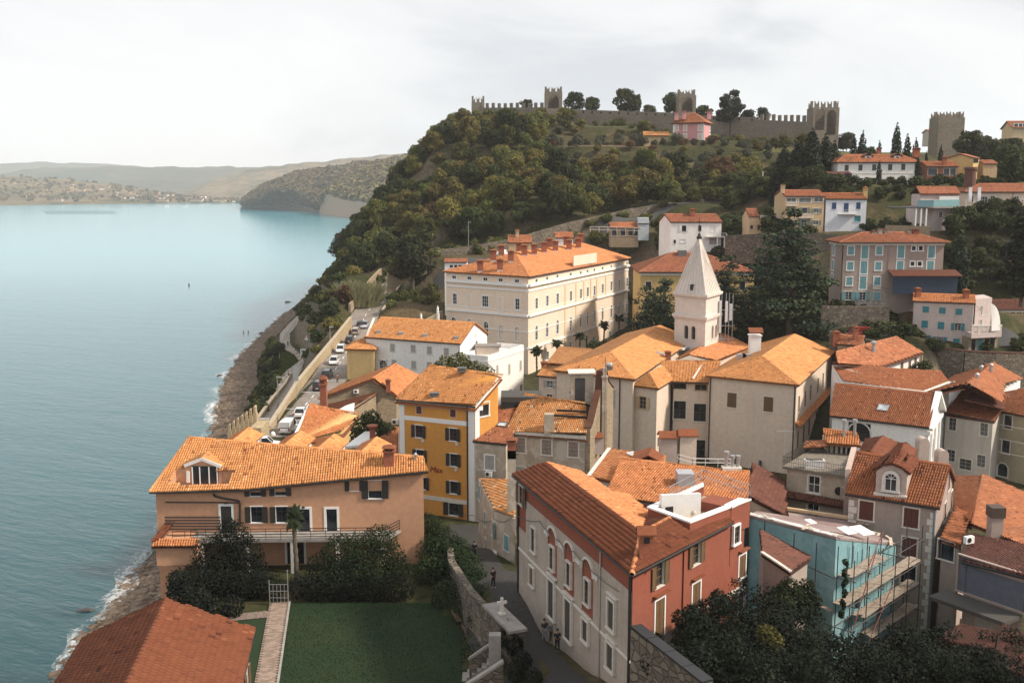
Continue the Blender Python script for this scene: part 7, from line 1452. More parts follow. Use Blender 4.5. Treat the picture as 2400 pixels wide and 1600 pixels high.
# ochre three-storey house and its white and blue neighbour
H=hh('sand_house','sand coloured three storey house with balconies and sage green shutters','house',(1841,460,262),(1935,460,262),(1813,455,271),446,P_SAND,T_HILL,[],'ab',0,0,.2,z0=44)
for x,y in((230,645),(445,643),(222,752),(440,752)):H.win(0,*t8(x,y),1.2,1.1,style='open',sh=OLIVES,sash=WHITE,fw=.1)
for x,y,w in((215,545,2.4),(342,545,3.0),(465,542,2.2)):H.win(0,*t8(x,y),w,1.1,style='sash',sash=WHITE,fw=.08)
H.win(0,*t8(338,640),1.2,1.4,style='open',sh=OLIVES,fw=.1);H.win(0,*t8(332,765),1.4,2.2,style='open',sh=OLIVES,sash=WHITE,fw=.12)
for x,y,w in((342,688,3.4),(215,578,2.8)):s,z=H.at(0,*t8(x,y));b=MB();p0,p1=H.pt(0,s-w/2,z-.5,.6),H.pt(0,s+w/2,z-.5,.6);b.bar(p0,p1,1.2,.15);b.build('balcony_floor',LIME,H.t);railing(H.t,[p0+Vector((0,-.5,0)),p1+Vector((0,-.5,0))],.95,LIME,.3,rails=1,r=.06,pr=.05)
p=UY(*t8(135,460),264);chimney(H.t,p,.9,1.6,P_SAND,T_HILL);H.finish()
H=hh('blue_white_house','bluish white house with dark blue shutters and a brown roof','house',(1935,466,262),(2034,467,262),7,453,plaster('cool_white_render',(.68,.70,.75),amt=.05),T_BROWN,[],'ab',0,0,.2,z0=44)
for x,y,w,h in((607,598,1.1,1.6),(718,612,1.2,2.2),(830,597,1.1,1.6)):H.win(0,*t8(x,y),w,h,style='closed',sh=BLUES,fw=.04)
H.win(0,*t8(822,715),1.6,1.5,style='blank',sh=TURQ,fw=.1);s,z=H.at(0,*t8(728,655));railing(H.t,[H.pt(0,s-2,z-.4,1.0),H.pt(0,s+2,z-.4,1.0)],1.0,LIME,.4,rails=1);b=MB();b.bar(H.pt(0,s-2.2,z-.5,.5),H.pt(0,s+2.2,z-.5,.5),1.1,.15);b.build('balcony_floor',LIME,H.t)
p=UY(*t8(892,505),264);chimney(H.t,p,.9,2.2,P_OCH,T_BRIGHT);H.finish()
# modern white house with a glass balcony
H=hh('glass_balcony_house','modern white house with a pale glass balcony and a small tiled top floor','house',(2187,483,248),(2248,483,250),10,476,P_PINK,T_HILL,[],'ab',0,0,.05,z0=45)
for x in(1588,1675):H.win(0,*t8(x,680),.9,1.3,style='open',sh=P_BEIGE,sash=WHITE,fw=.06)
A,B=UY(2158,455,249),UY(2245,455,251);T=House('top_floor','x','x',[A.xy,B.xy,B.xy+Vector((1,7)),A.xy+Vector((1,7))],H.ze,A.z,P_WHITE)if 0 else None
b=MB();b.prism([(A.x,A.y),(B.x,B.y),(B.x+.5,B.y+7),(A.x+.5,A.y+7)],H.ze,A.z);b.build('top_floor',P_PINK,H.t);e=[A+Vector((-.4,-.5,0)),B+Vector((.4,-.5,0)),B+Vector((.9,3.5,1.7)),A+Vector((.1,3.5,1.7))];b=MB();b.slab(e,.15);b.slab([e[3],e[2],B+Vector((.9,7.5,0)),A+Vector((.1,7.5,0))],.15);rr_=b.build('top_roof',T_HILL,H.t);tiles(rr_,[p+Vector((0,0,.06))for p in e],T_HILL,.3,.5,2)
b=MB();b.box(A.x+4.4,B.x-.5,A.y-.06,A.y,H.ze+.4,A.z-.5);b.build('white_blind',WHITE,H.t);g0,g1,g2=UY(*t8(1370,605),246.5),UY(*t8(1520,605),245.5),UY(*t8(1757,600),247.5);b=MB();b.poly([g0,g1,g1+Vector((0,0,1.5)),g0+Vector((0,0,1.5))]).poly([g1,g2,g2+Vector((0,0,1.5)),g1+Vector((0,0,1.5))]);b.build('glass_balustrade',plain('green_glass',(.20,.36,.38),.2),H.t)
b=MB();b.prism([(g0.x,g0.y),(g1.x,g1.y),(g2.x,g2.y),(g2.x+.3,g2.y+5),(g0.x,g0.y+6)],g0.z-.35,g0.z-.02);b.build('balcony_slab',CONC,H.t)
p0=UY(*t8(1180,700),244);b=MB();b.box(p0.x-1,p0.x+7,p0.y-.5,p0.y+4,p0.z+2.0,p0.z+2.3);b.build('pergola_roof',plain('dark_membrane',(.05,.055,.06)),H.t)
for dx in(4.2,5.4,6.6):MB().box(p0.x+dx,p0.x+dx+.3,p0.y-.4,p0.y-.1,p0.z-2.6,p0.z+2.0).build('pergola_post',WHITE,H.t)
H.finish()
# long white villa under the walls
H=hh('long_white_villa','long white villa with a row of dark shuttered windows and two roof dormers','villa',(1961,381,302),(2160,380,302),11,363,P_WHITE,T_OLD,[],'ab',4,4,.5,z0=54)
for x,y in((722,250),(849,247),(975,245),(1122,243),(1242,241),(1365,238)):H.win(0,*t8(x,y),1.15,1.7,style='closed',sh=plain('slate_shutter',(.07,.065,.06)),fw=.06)
for x,y,st in((848,367,'closed'),(955,365,'open'),(1113,355,'closed'),(1240,352,'closed'),(1357,350,'closed')):H.win(0,*t8(x,y),1.2,1.5,style=st,sh=DKWOOD,sash=WHITE,fw=.06)
H.band(0,H.at(0,*t8(1000,300))[1],.2,.08,LIME,'string_course')
for x in(918,1185):
 p=UY(*t8(x,172),305);b=MB();b.box(p.x-.9,p.x+.9,p.y-.2,p.y+3,p.z-1.2,p.z+1.0);b.build('dormer_wall',P_WHITE,H.t);b=MB();b.slab([p+Vector((-1.6,-.5,1.0)),p+Vector((0,-.5,1.7)),p+Vector((0,3,1.9)),p+Vector((-1.6,3,1.0))],.1).slab([p+Vector((0,-.5,1.7)),p+Vector((1.6,-.5,1.0)),p+Vector((1.6,3,1.0)),p+Vector((0,3,1.9))],.1);b.build('dormer_roof',T_OLD,H.t);b=MB();b.box(p.x-.45,p.x+.45,p.y-.25,p.y-.2,p.z-.4,p.z+.8);b.build('window',GLASS,H.t)
p=UY(*t8(1015,128),308);chimney(H.t,p,1.0,2.0,BRICK,T_OLD);p=UY(*t8(1360,135),308);chimney(H.t,p,1.6,2.2,BRICK,T_OLD)
b=MB();p=UY(*t8(680,390),300);b.box(p.x-4,p.x+2,p.y-1,p.y+1.5,p.z-2,p.z+2.6);b.build('porch',P_WHITE,H.t);b=MB();b.slab([p+Vector((-4.4,-1.4,2.6)),p+Vector((2.4,-1.4,2.6)),p+Vector((2.4,1.6,3.3)),p+Vector((-4.4,1.6,3.3))],.15);b.build('porch_roof',T_OLD,H.t);H.finish()
H=hh('brick_bungalow','low red brick house with a terracotta roof between villa and yellow house','house',(2172,390,300),(2248,390,300),8,379,plain('red_brick_wall',(.26,.10,.065),.9),T_BROWN,[],'ab',0,0,.3,z0=54)
for x in(1512,1640,1700):H.win(0,*t8(x,285),1.6 if x>1520 else 2.6,1.9,style='dark',frame=LIME,fw=.08)
p=UY(*t8(1620,205),301);chimney(H.t,p,1.0,1.8);H.finish()
H=hh('yellow_hill_house','plain ochre yellow house with a gable, highest house at the right below the tower','house',(2219,372,310),(2283,368,306),(2219,372,310)and 10,361,P_OCH,T_HILL,[],'bc',0,0,.2,z0=54)
H.win(0,*t8(1910,183),1.3,1.3,style='dark',frame=P_OCH,fw=.04);H.win(0,*t8(1905,265),1.2,1.3,style='dark',frame=P_OCH,fw=.04);H.finish()
add('small_tiled_house','small pale house with orange tiles behind the bushes at the far right','house',(2305,384,312),(2340,384,312),7,376,P_SAND,T_HILL,(),'ab',0,0,.2,z0=54)
H=hh('flag_house','beige house with a broad hipped roof and two white flags in front at far right','house',(2262,450,262),(2460,450,262),12,431,P_BEIGE,T_HILL,[],'ab',6,0,.4,z0=44)
for x,y in((1870,532),(2285,540),(2065,535)):H.win(0,*t8(x,y),1.1,1.6,style='sash',sash=WHITE,fw=.08)
H.win(0,*t8(1970,545),2.6,1.8,style='sash',sash=WHITE,bars=(3,1),fw=.1);H.win(0,*t8(2340,650),1.2,1.2,style='sash',sash=WHITE,fw=.1)
H.pipe(0,H.at(0,*t8(2245,560))[0],44,H.ze-.2,BRWOOD,.07);H.finish();ac_unit(H.pt(0,*H.at(0,*t8(2335,548)),.1),0,'air conditioner on the beige wall of the house with the two flags')
for u,lab in((1836,'white banner flag on a pole, left one of the pair'),(1918,'white banner flag with a small blue mark, right one of the pair')):
 p=UY(*t8(u,600),256);t=thing('flag',lab,'flag',p);b=MB();b.tube([p-Vector((0,0,1.5)),p+Vector((0,0,4.6))],.06,5);b.build('flagpole',GALV,t);b=MB();n=6
 for k in range(n):z0,z1=4.5-3.4*k/n,4.5-3.4*(k+1)/n;b.poly([p+Vector((.06,.05*math.sin(k),z1)),p+Vector((.85,.12*math.sin(k+1),z1)),p+Vector((.85,.12*math.sin(k),z0)),p+Vector((.06,.05*math.sin(k-1),z0))])
 b.build('cloth',plain('flag_white',(.75,.73,.76),.8),t)
add('flag_house_shed','little beige shed with a tiled roof below the house with flags','shed',(2362,502,255),(2440,508,252),6,497,P_SAND,T_BROWN,(),'ab',0,0,.2,z0=42)
H=hh('brown_slate_house','brown rendered house with white framed windows and a very dark roof at far right','house',(2323,725.5,212),(2470,727,212),9,703,plaster('brown_render',(.20,.16,.12)),T_DARK,[],'ab',0,0,.2,z0=28)
for x,y in((2015,525),(2195,530),(2370,530)):H.win(0,*k20(x,y),1.1,1.5,style='dark',frame=WHITE,fw=.16)
H.band(0,H.ze-.3,.3,.2,LIME);H.finish()
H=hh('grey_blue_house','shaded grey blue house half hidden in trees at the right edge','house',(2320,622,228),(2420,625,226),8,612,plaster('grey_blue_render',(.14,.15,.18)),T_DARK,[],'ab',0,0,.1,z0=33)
for x,y in((2345,655),(2385,655),(2350,682)):H.win(0,x,y,1.0,1.4,style='dark',frame=P_TAUPE,fw=.06)
H.finish()
# white house left above the spire, small house with balustrade, other garden houses
H=hh('white_hill_house','white house with a balcony and outside stairs right behind the spire','house',(1571,521.5,272),(1694,520,272),(1543,510,280),502,P_WHITE,T_HILL,[],'ab',0,0,.2,z0=39)
a=k155
for x,y,w,st in((278,447,1.6,'half'),(472,445,1.2,'dark'),(640,455,1.6,'blank')):H.win(0,*a(x,y),w*.7,1.5,style='open' if st=='half' else st,sh=WHITE,frame=WHITE,fw=.05)
H.win(0,*a(165,608),.6,1.0,style='dark',fw=.04);H.win(0,*a(270,597),1.5,.9,style='blank',sh=WHITE,fw=.05);H.win(0,*a(650,600),2.6,1.8,style='blank',sh=GREYWOOD,fw=.05)
s0,z0=H.at(0,*a(535,548));s1=H.edge(0)[2]+1.0;b=MB();p0,p1=H.pt(0,s0,z0,.8),H.pt(0,s1,z0,.8);b.bar(p0,p1,1.6,.25);b.build('balcony_floor',LIME,H.t);railing(H.t,[p0+Vector((0,-.7,.1)),p1+Vector((0,-.7,.1))],1.0,WHITE,.35,rails=1);b=MB();b.bar(p1+Vector((0,-.3,.9)),p1+Vector((1.6,-2.6,-2.0)),.15,.15).bar(p1+Vector((0,-.6,0)),p1+Vector((1.6,-2.8,-3.2)),.9,.2);b.build('stairs',LIME,H.t)
for s in(s1-2.2,s1-.4):p=H.pt(0,s,z0,1.3);MB().box(p.x-.15,p.x+.15,p.y-.15,p.y+.15,z0-3.5,z0).build('balcony_post',WHITE,H.t)
p=UY(*a(380,268),275);chimney(H.t,p,1.1,1.4,BRICK,T_BRIGHT);H.finish()
H=hh('balustrade_house','small sand coloured house with a white balustraded roof terrace','house',(1755,508,265),(1781,508,265),8,490,P_SAND,T_HILL,[],'ab',0,0,.1,z0=42)
H.win(0,*a(1107,430),.7,.9,style='dark',frame=P_SAND,fw=.04);A,B=UY(1782,517,264),UY(1826,517,264);b=MB();b.prism([(A.x,A.y),(B.x,B.y),(B.x,B.y+5),(A.x,A.y+5)],42,A.z);b.build('terrace_room',P_SAND,H.t);railing(H.t,[A,B],1.2,LIME,.35,rails=1,r=.09,pr=.07);b=MB();b.box(A.x+.3,A.x+1.9,A.y-.05,A.y-.01,A.z-2.3,A.z-.3);b.build('glass_door',GLASS,H.t);b=MB();b.box(B.x-2.4,B.x-.1,B.y-.06,B.y-.01,A.z-2.6,A.z-1.2);b.build('stone_panel',S_RUBBLE,H.t);H.finish()
# yellow institution behind the cedars
H=hh('amber_school','big amber yellow building with a hipped orange roof behind the cedars','school',(1496,640,243),(1776,636,243),(1478,626,262),592,P_OCH,T_HILL,[],'ab',9,12,.6,z0=16,tw=.3)
for x in(1520,1560,1700,1740):H.win(0,x,670,1.3,2.0,style='dark',frame=LIME,fw=.12);H.win(0,x,715,1.3,2.0,style='dark',frame=LIME,fw=.12)
H.band(0,H.ze-.5,.5,.3,LIME);p=onplane(hip_polys(H.E,H.ze,H.rise,9,12)[0][0],*a(252,775))[0];MB().box(p.x-1,p.x+1,p.y-.8,p.y+.8,p.z-.4,p.z+1.2).build('roof_vent',plain('lead_grey',(.12,.125,.13)),H.t);H.finish()
# low roofs behind the palace
g=k90
H=hh('garden_house','low tan roofed garden house with one tall brick chimney behind the palace chimneys','house',(1190,569,285),(1247,569,285),8,552,P_SAND,T_OLD,[],'ab',0,0,.2,z0=33);p=UY(*g(1225,215),288);chimney(H.t,p,.9,1.9,P_SAND,T_BRIGHT);H.finish()
add('wall_house','small house with a lean tiled roof behind the right end of the palace','house',(1300,565,300),(1345,550,300),7,545,P_WHITE,T_OLD,(),'ab',0,0,.2,z0=36)
H=hh('white_garages','white garages with small windows and orange roof left behind the palace','garage',(1040,618,268),(1095,611,268),7,607,P_WHITE,T_HILL,[],'ab',0,0,.2,z0=24)
for x in(1058,1068,1078):H.win(0,x,624,.8,.7,style='dark',fw=.05)
H.finish()
add('grey_box_house','little pale blue flat box hut by the road wall','hut',(1495,524,300),(1522,524,300),4,511,plain('pale_blue_paint',(.42,.48,.52)),plain('hut_roof',(.3,.33,.35)),(),'ab',0,0,.1,z0=42)
H=hh('pergola_house','low stone garden house with pergola and tiled roof up the slope','house',(1430,535,300),(1500,533,300),7,522,S_RUBBLE,T_OLD,[],'ab',0,0,.3,z0=40)
for x in(1440,1460,1478,1490):H.win(0,x,545,1.4,1.8,style='dark',frame=LIME,fw=.1)
railing(H.t,[H.pt(0,-6,H.ze-1.2,1),H.pt(0,9,H.ze-1.6,1.5)],1.6,LIME,2.2,rails=2,r=.06,pr=.06);H.finish()
H=hh('teal_shed','small dark teal garden shed with white posts on the terraced slope','shed',(1398,430,392),(1424,430,392),4,424,plain('teal_paint',(.05,.09,.10)),plain('shed_roof',(.2,.24,.25)),[],'ab',0,0,.3,z0=60)
for s in(.15,1.6,3.2):H.vband(0,s,H.ze-3.5,H.ze-.1,.2,.06,WHITE)
H.finish()
# pink villa under the town wall
H=hh('pink_villa','pink villa with white corners under the crenellated town wall','villa',(1571,288,442),(1655,288,436),12,266,P_VPINK,T_OLD,[],'ab',6,6,.9,z0=70)
for u,v in((1586,300),(1606,300),(1640,300),(1586,320),(1606,320),(1640,320)):H.win(0,u,v,1.2,2.2,style='closed',sh=P_BEIGE,fw=.25)
for u,v in((1664,300),(1664,322)):H.win(1,u,v,1.4,2.4,style='closed',sh=LTURQ,fw=.3)
for s in(.4,H.edge(0)[2]-.4):H.vband(0,s,70,H.ze-.3,.7,.08,WHITE)
for x,y in((1325,255),(1370,250),(1515,250)):p=UY(*kh(x,y),441);chimney(H.t,p-Vector((0,0,1)),1.5,3.0,P_VPINK,T_OLD)
H.finish();add('villa_pavilion','long low pavilion with a pale tiled roof left of the pink villa','pavilion',(1508,318,440),(1570,318,440),6,309,P_SAND,T_LICH,(),'ab',0,0,.8,z0=70)
H=hh('skyline_house','distant apartment house on the skyline at the right edge','house',(2372,300,560),(2460,300,560),14,284,P_SAND,T_OLD,[],'ab',0,5,.8,z0=70)
for x in(2382,2392,2402):H.win(0,x,294,2.2,1.8,style='dark',fw=.2)
H.finish();add('skyline_villa','grey house on the skyline just left of the last tower','house',(2178,310,520),(2205,310,520),10,304,P_GREYW,T_OLD,(),'ab',0,0,.5,z0=76)
# brick chimney stack above the flag house
p=UY(2272,445,268);t=thing('factory_chimney','thick old brick chimney stack beside the flag house','chimney',(p.x,p.y,44));b=MB();b.lathe([(1.6,0),(1.45,p.z-44),(1.35,p.z-44+4.8),(1.6,p.z-44+5.0),(1.6,p.z-44+5.6),(1.2,p.z-44+5.7)],(p.x,p.y,44),12);b.build('shaft',plain('sooty_brick',(.12,.055,.04),.9,var=.3),t)
# ================================================================== THE TOWN WALL
def swallow(b,p,d,w,h,t):
 n=Vector((-d.y,d.x,0));f=[(-w/2,0),(w/2,0),(w/2,h),(w*.22,h*.62),(0,h*.5),(-w*.22,h*.62),(-w/2,h)]
 A=[p+d*x+Vector((0,0,z))+n*t/2 for x,z in f];B=[p+d*x+Vector((0,0,z))-n*t/2 for x,z in f];b.poly(B);b.poly(A[::-1])
 for i in range(len(f)):j=(i+1)%len(f);b.poly([B[j],B[i],A[i],A[j]])
def wall_run(label,a,b_,base,th=1.6,merlons=0,mh=2.2,mw=1.5,slits=0):
 A,B=UY(*a),UY(*b_);d=(B-A);d.z=0;L=d.length;d.normalize();n=Vector((d.y,-d.x,0));t=thing('town_wall',label,'wall',(A.x,A.y,base));w=MB();w.prism([tuple((A+n*th/2)[:2]),tuple((B+n*th/2)[:2]),tuple((B-n*th/2)[:2]),tuple((A-n*th/2)[:2])],base,[A.z,B.z,B.z,A.z]);w.build('wall',S_CASTLE,t)
 for k in range(merlons):
  f=(k+.5)/merlons;p=A.lerp(B,f);m=MB();M=Matrix.Translation(p)@Matrix.Rotation(math.atan2(d.y,d.x),4,'Z');m.box(-mw/2,mw/2,-th/2,-th/2+.7,-.02,mh*(.9+.15*random.random()),M);m.build('merlon',S_CASTLE,t)
 for k in range(slits):
  f=(k+.5)/slits;p=A.lerp(B,f)+n*(th/2+.02)-Vector((0,0,1.1));m=MB();M=Matrix.Translation(p)@Matrix.Rotation(math.atan2(d.y,d.x),4,'Z');m.box(-.4,.4,-.02,.1,-.5,.5,M);m.build('loophole',plain('wall_shadow_hole',(.03,.027,.025)),t)
 return t
wall_run('long crenellated stretch of town wall, left end of the ridge',(1122,253,523),(1278,252,512),84,merlons=11)
wall_run('plain stretch of town wall with small loopholes between two towers',(1317,256,510),(1592,265,491),80,slits=13)
wall_run('stretch of town wall behind the pink villa',(1632,270,489),(1780,276,470),74,merlons=0,slits=5)
wall_run('crenellated stretch of town wall left of the twin arched tower',(1780,281,470),(1908,287,452),66,merlons=9,mh=2.6)
def castle_tower(label,u0,u1,vtop,Y,base,arches,vcren,depth=8,ruined=False):
 A,B=UY(u0,vcren,Y),UY(u1,vcren,Y);zt=A.z;L=B.x-A.x;c=(A+B)/2;t=thing('wall_tower',label,'tower',(c.x,Y,base));th=1.1
 b=MB();holes=[]
 # front wall pierced by tall pointed arches
 xs=[A.x]+[v for a_ in arches for v in(a_[0],a_[1])]+[B.x]
 segs=[];x0=A.x
 for(ua,ub,v0,v1)in arches:
  xa,xb=UY(ua,v0,Y).x,UY(ub,v0,Y).x;zs,zb=UY(ua,v0,Y).z,max(base,UY(ua,v1,Y).z)
  b.box(x0,xa,Y,Y+th,base,zt);w=xb-xa;b.box(xa,xb,Y,Y+th,base,zb)
  pts=[(xa+w/2-w/2*math.cos(k),zs-w*.62+w*.62*math.sin(k))for k in np.linspace(0,math.pi,11)]
  for(p0,q0),(p1,q1)in zip(pts[:-1],pts[1:]):
   b.poly([(p0,Y,q0),(p1,Y,q1),(p1,Y,zt),(p0,Y,zt)]);b.poly([(p1,Y,q1),(p0,Y,q0),(p0,Y+th,q0),(p1,Y+th,q1)])
  b.box(xa,xb,Y+.02,Y+th,zs+.02,zt-.01)if 0 else None
  x0=xb
 b.box(x0,B.x,Y,Y+th,base,zt)
 if arches:b.box(A.x,A.x+th,Y+th,Y+depth,base,zt);b.box(B.x-th,B.x,Y+th,Y+depth,base,zt);b.box(A.x+th,B.x-th,Y+depth-th,Y+depth,base,zt)
 else:b.box(A.x,B.x,Y+th,Y+depth,base,zt)
 b.build('tower_wall',S_CASTLE,t)
 h=UY(u0,vtop,Y).z-zt;n=max(3,int(L/2.4))
 for k in range(n):
  f=(k+.5)/n;m=MB();hh_=h*(random.uniform(.55,1.0)if ruined else random.uniform(.85,1.05));p=Vector((A.x+L*f,Y+.55,zt));swallow(m,p,Vector((1,0,0)),L/n*.62,hh_,.9);m.build('merlon',S_CASTLE,t)
  m=MB();p=Vector((A.x+L*f,Y+depth-.5,zt));swallow(m,p,Vector((1,0,0)),L/n*.62,h*.9,.9);m.build('merlon',S_CASTLE,t)
 for x in(A.x+.5,B.x-.5):
  m=MB();swallow(m,Vector((x,Y+depth*.5,zt)),Vector((0,1,0)),1.6,h*1.1,.9);m.build('merlon',S_CASTLE,t)
 return t
castle_tower('ruined stump of a tower at the left end of the town wall',1105,1135,226,526,84,[],240,5,True)
castle_tower('slender tower with one pointed arch, second from the left on the town wall',1277,1318,203,510,82,[(1285,1310,222,254)],215,8)
castle_tower('slender tower with one pointed arch, above the pink villa',1591,1632,210,490,76,[(1599,1624,227,262)],223,8)
castle_tower('big dark tower with twin tall pointed arches on the town wall',1907,1968,237,450,62,[(1912,1934,254,305),(1939,1961,258,316)],252,10)
castle_tower('square closed tower with swallow tailed battlements and ivy, furthest right',2201,2262,262,440,62,[],275,10)
# ================================================================== TREES AND SHRUBS
L_DARK=leafmat('foliage_dark_green',(.014,.022,.009),(.040,.054,.017),(.09,.105,.033));L_OLIVE=leafmat('foliage_olive_green',(.032,.044,.012),(.095,.108,.028),(.18,.18,.05))
L_GOLD=leafmat('foliage_autumn_gold',(.05,.048,.014),(.145,.128,.034),(.25,.21,.06));L_RUST=leafmat('foliage_autumn_rust',(.05,.032,.015),(.13,.078,.034),(.21,.125,.055))
L_GREY=leafmat('foliage_grey_olive',(.035,.040,.024),(.085,.09,.058),(.15,.155,.105));L_CYP=leafmat('foliage_cypress',(.006,.012,.007),(.014,.024,.012),(.032,.045,.02),.1)
L_CEDAR=leafmat('foliage_cedar',(.008,.018,.011),(.022,.040,.020),(.075,.095,.036),.12);L_PINE=leafmat('foliage_dark_pine',(.010,.016,.008),(.028,.034,.014),(.075,.072,.024),.15)
L_PALM=leafmat('foliage_palm',(.012,.02,.008),(.03,.045,.018),(.06,.08,.03));L_REED=leafmat('foliage_bamboo',(.12,.13,.05),(.24,.24,.11),(.38,.36,.2));L_IVY=leafmat('foliage_ivy',(.006,.014,.005),(.016,.030,.009),(.045,.060,.018))
L_YEL=leafmat('foliage_yellow_green',(.05,.055,.012),(.13,.125,.03),(.22,.20,.055));L_SHADED=leafmat('foliage_deep_shade',(.003,.006,.004),(.008,.013,.007),(.020,.028,.014))  # deep-shade leaves: shade of garden and courtyard put into the leaf colour
BARK=plain('bark',(.075,.058,.045),.95,var=.35,scale=5);PBARK=plain('palm_bark',(.10,.08,.06),.95,var=.3,scale=6)
def leaves(blobs,n,size,seed,flat=0.0,shell=.62,aspect=.75):
 """leaf clumps spread through lumpy volumes; blobs = [(x, y, z, rx, ry, rz)]"""
 r=np.random.default_rng(seed);B=np.array(blobs,float);vol=(B[:,3]*B[:,4]+B[:,3]*B[:,5]+B[:,4]*B[:,5]);k=r.choice(len(B),n,p=vol/vol.sum())
 d=r.normal(size=(n,3));d/=np.linalg.norm(d,axis=1)[:,None];rad=shell+(1.06-shell)*r.random(n)**.6;c=B[k,:3]+d*B[k,3:]*rad[:,None]
 nrm=d*(1-flat)+r.normal(size=(n,3))*.55;nrm[:,2]+=.35+flat*1.5;nrm/=np.linalg.norm(nrm,axis=1)[:,None]
 t=np.cross(nrm,r.normal(size=(n,3)));t/=np.linalg.norm(t,axis=1)[:,None];b=np.cross(nrm,t);s=size*(.55+.9*r.random(n))[:,None]
 V=np.stack([c-t*s*.5-b*s*.32*aspect,c+t*s*.12-b*s*.5*aspect,c+t*s*.55+b*s*.1*aspect,c-t*s*.08+b*s*.55*aspect],1).reshape(-1,3)
 bl=r.random(len(B));rnd=np.clip(.5*bl[k]+.5*r.random(n),0,1)
 return V,np.arange(4*n).reshape(-1,4),rnd
def crown_mesh(name,blobs,n,size,seed,mat,**k):
 return np_mesh(name,*(lambda V,Fq,rn:(V,Fq,mat,rn))(*leaves(blobs,n,size,seed,**k)))
def trunk_mesh(h,r,seed,limbs=4,spread=2.0,crown_h=4.0,bark=None):
 rr=random.Random(seed);b=MB();b.tube([(0,0,-1.5),(rr.uniform(-.1,.1),0,h*.5),(rr.uniform(-.3,.3),rr.uniform(-.3,.3),h)],[r*1.25,r,r*.7],7)
 for i in range(limbs):a=6.28*i/limbs+rr.random();l=spread*rr.uniform(.6,1.0);b.tube([(0,0,h*rr.uniform(.6,.95)),(math.cos(a)*l*.5,math.sin(a)*l*.5,h+crown_h*.25),(math.cos(a)*l,math.sin(a)*l,h+crown_h*rr.uniform(.45,.7))],[r*.5,r*.32,r*.12],5)
 return b.mesh('trunk',bark or BARK)
def blobs_round(seed,R_=3.6,H=6.0,z0=2.4,n=11):
 rr=random.Random(seed);out=[(0,0,z0+H*.45,R_*.72,R_*.72,H*.44)]
 for i in range(n):
  a=rr.uniform(0,6.28);t=rr.uniform(.05,1);w=R_*(.35+.55*math.sin(math.pi*min(1,t*.95+.08)));d=w*rr.uniform(.45,1.12);s=R_*rr.uniform(.20,.50);out.append((math.cos(a)*d,math.sin(a)*d,z0+H*t*.88,s,s,s*.85))
 return out
PROTO={}
def proto(key,crown,trunk):
 PROTO[key]=(crown,trunk)
for i in range(5):proto(('broad',i),crown_mesh('crown',blobs_round(i+1,3.5+.35*(i%3),6.2+.7*(i%2),2.2,15),2300,.62,i,L_OLIVE),trunk_mesh(3.4,.22,i))
for i in range(4):proto(('olive',i),crown_mesh('crown',blobs_round(40+i,2.3,3.0,1.1,8),850,.50,40+i,L_GREY,shell=.5),trunk_mesh(1.5,.16,i,3,1.2,2))
for i in range(3):proto(('shrub',i),crown_mesh('crown',blobs_round(60+i,1.7,1.9,.2,8),520,.44,60+i,L_DARK,shell=.5),trunk_mesh(.6,.08,i,3,.8,1.2))
def blobs_cyp(seed,h,r):
 rr=random.Random(seed);return[(rr.uniform(-.15,.15)*r,rr.uniform(-.15,.15)*r,.6+h*t,r*(.62+.5*math.sin(math.pi*min(1,(t+.12)*.85)))*(1-t**7*.8),r*(.62+.5*math.sin(math.pi*min(1,(t+.12)*.85)))*(1-t**7*.8),h*.10)for t in np.linspace(.03,.97,12)]
for i in range(3):proto(('cypress',i),crown_mesh('crown',blobs_cyp(i,11,1.25),1500,.5,80+i,L_CYP,shell=.75),trunk_mesh(2,.18,i,0))
def blobs_cedar(seed,h,R_):
 rr=random.Random(seed);out=[]
 for k in range(13):
  t=k/12;w=R_*(1-.82*t)*rr.uniform(.8,1.1)+.5
  for j in range(6 if t<.8 else 3):a=rr.uniform(0,6.28);d=w*rr.uniform(.35,.9);s=w*rr.uniform(.26,.42)+.35;out.append((math.cos(a)*d,math.sin(a)*d,2.5+(h-2.5)*t-d*.10,s*1.25,s*1.25,.62))
 out.append((0,0,h*.5,R_*.22,R_*.22,h*.4));return out
for i in range(2):proto(('cedar',i),crown_mesh('crown',blobs_cedar(i+3,18,6.2),11000,.44,90+i,L_CEDAR,flat=.45,shell=.3),trunk_mesh(16,.42,i,0))
proto(('pine',0),crown_mesh('crown',[(0,0,8.5,3.6,3.6,4.2)]+[(math.cos(a)*d,math.sin(a)*d,z,s,s,s*.62)for a,d,z,s in[(random.Random(k).uniform(0,6.28),random.Random(k+50).uniform(1.6,4.4),4.5+8.6*(k/26),random.Random(k+9).uniform(1.3,2.1)*(1-.35*(k/26)))for k in range(27)]],6500,.52,99,L_PINE,flat=.2,shell=.55),trunk_mesh(8,.42,4,6,2.6,5))
def palm_mesh(seed,h):
 rr=random.Random(seed);V,Fq,rn=[],[],[]
 for k in range(34):
  a=rr.uniform(0,6.28);up=rr.uniform(-.35,1.0);L=rr.uniform(1.5,2.0);P=Vector((0,0,h));d=Vector((math.cos(a)*(1-abs(up)*.4),math.sin(a)*(1-abs(up)*.4),up)).normalized();side=Vector((-math.sin(a),math.cos(a),0));pr=rr.random();prev=None
  for j in range(6):
   w=(.10,.42,.52,.46,.3,.05)[j];row=(P+side*w-Vector((0,0,w*.35)),P.copy(),P-side*w-Vector((0,0,w*.35)))
   if prev is not None:
    b=len(V);V+=[tuple(p)for p in prev]+[tuple(p)for p in row];Fq+=[(b,b+1,b+4,b+3),(b+1,b+2,b+5,b+4)];rn+=[pr,pr*.8]
   prev=row;P=P+d*(L/5);d=(d-Vector((0,0,.22))).normalized()
 return np_mesh('fronds',np.array(V),np.array(Fq),L_PALM,np.array(rn))
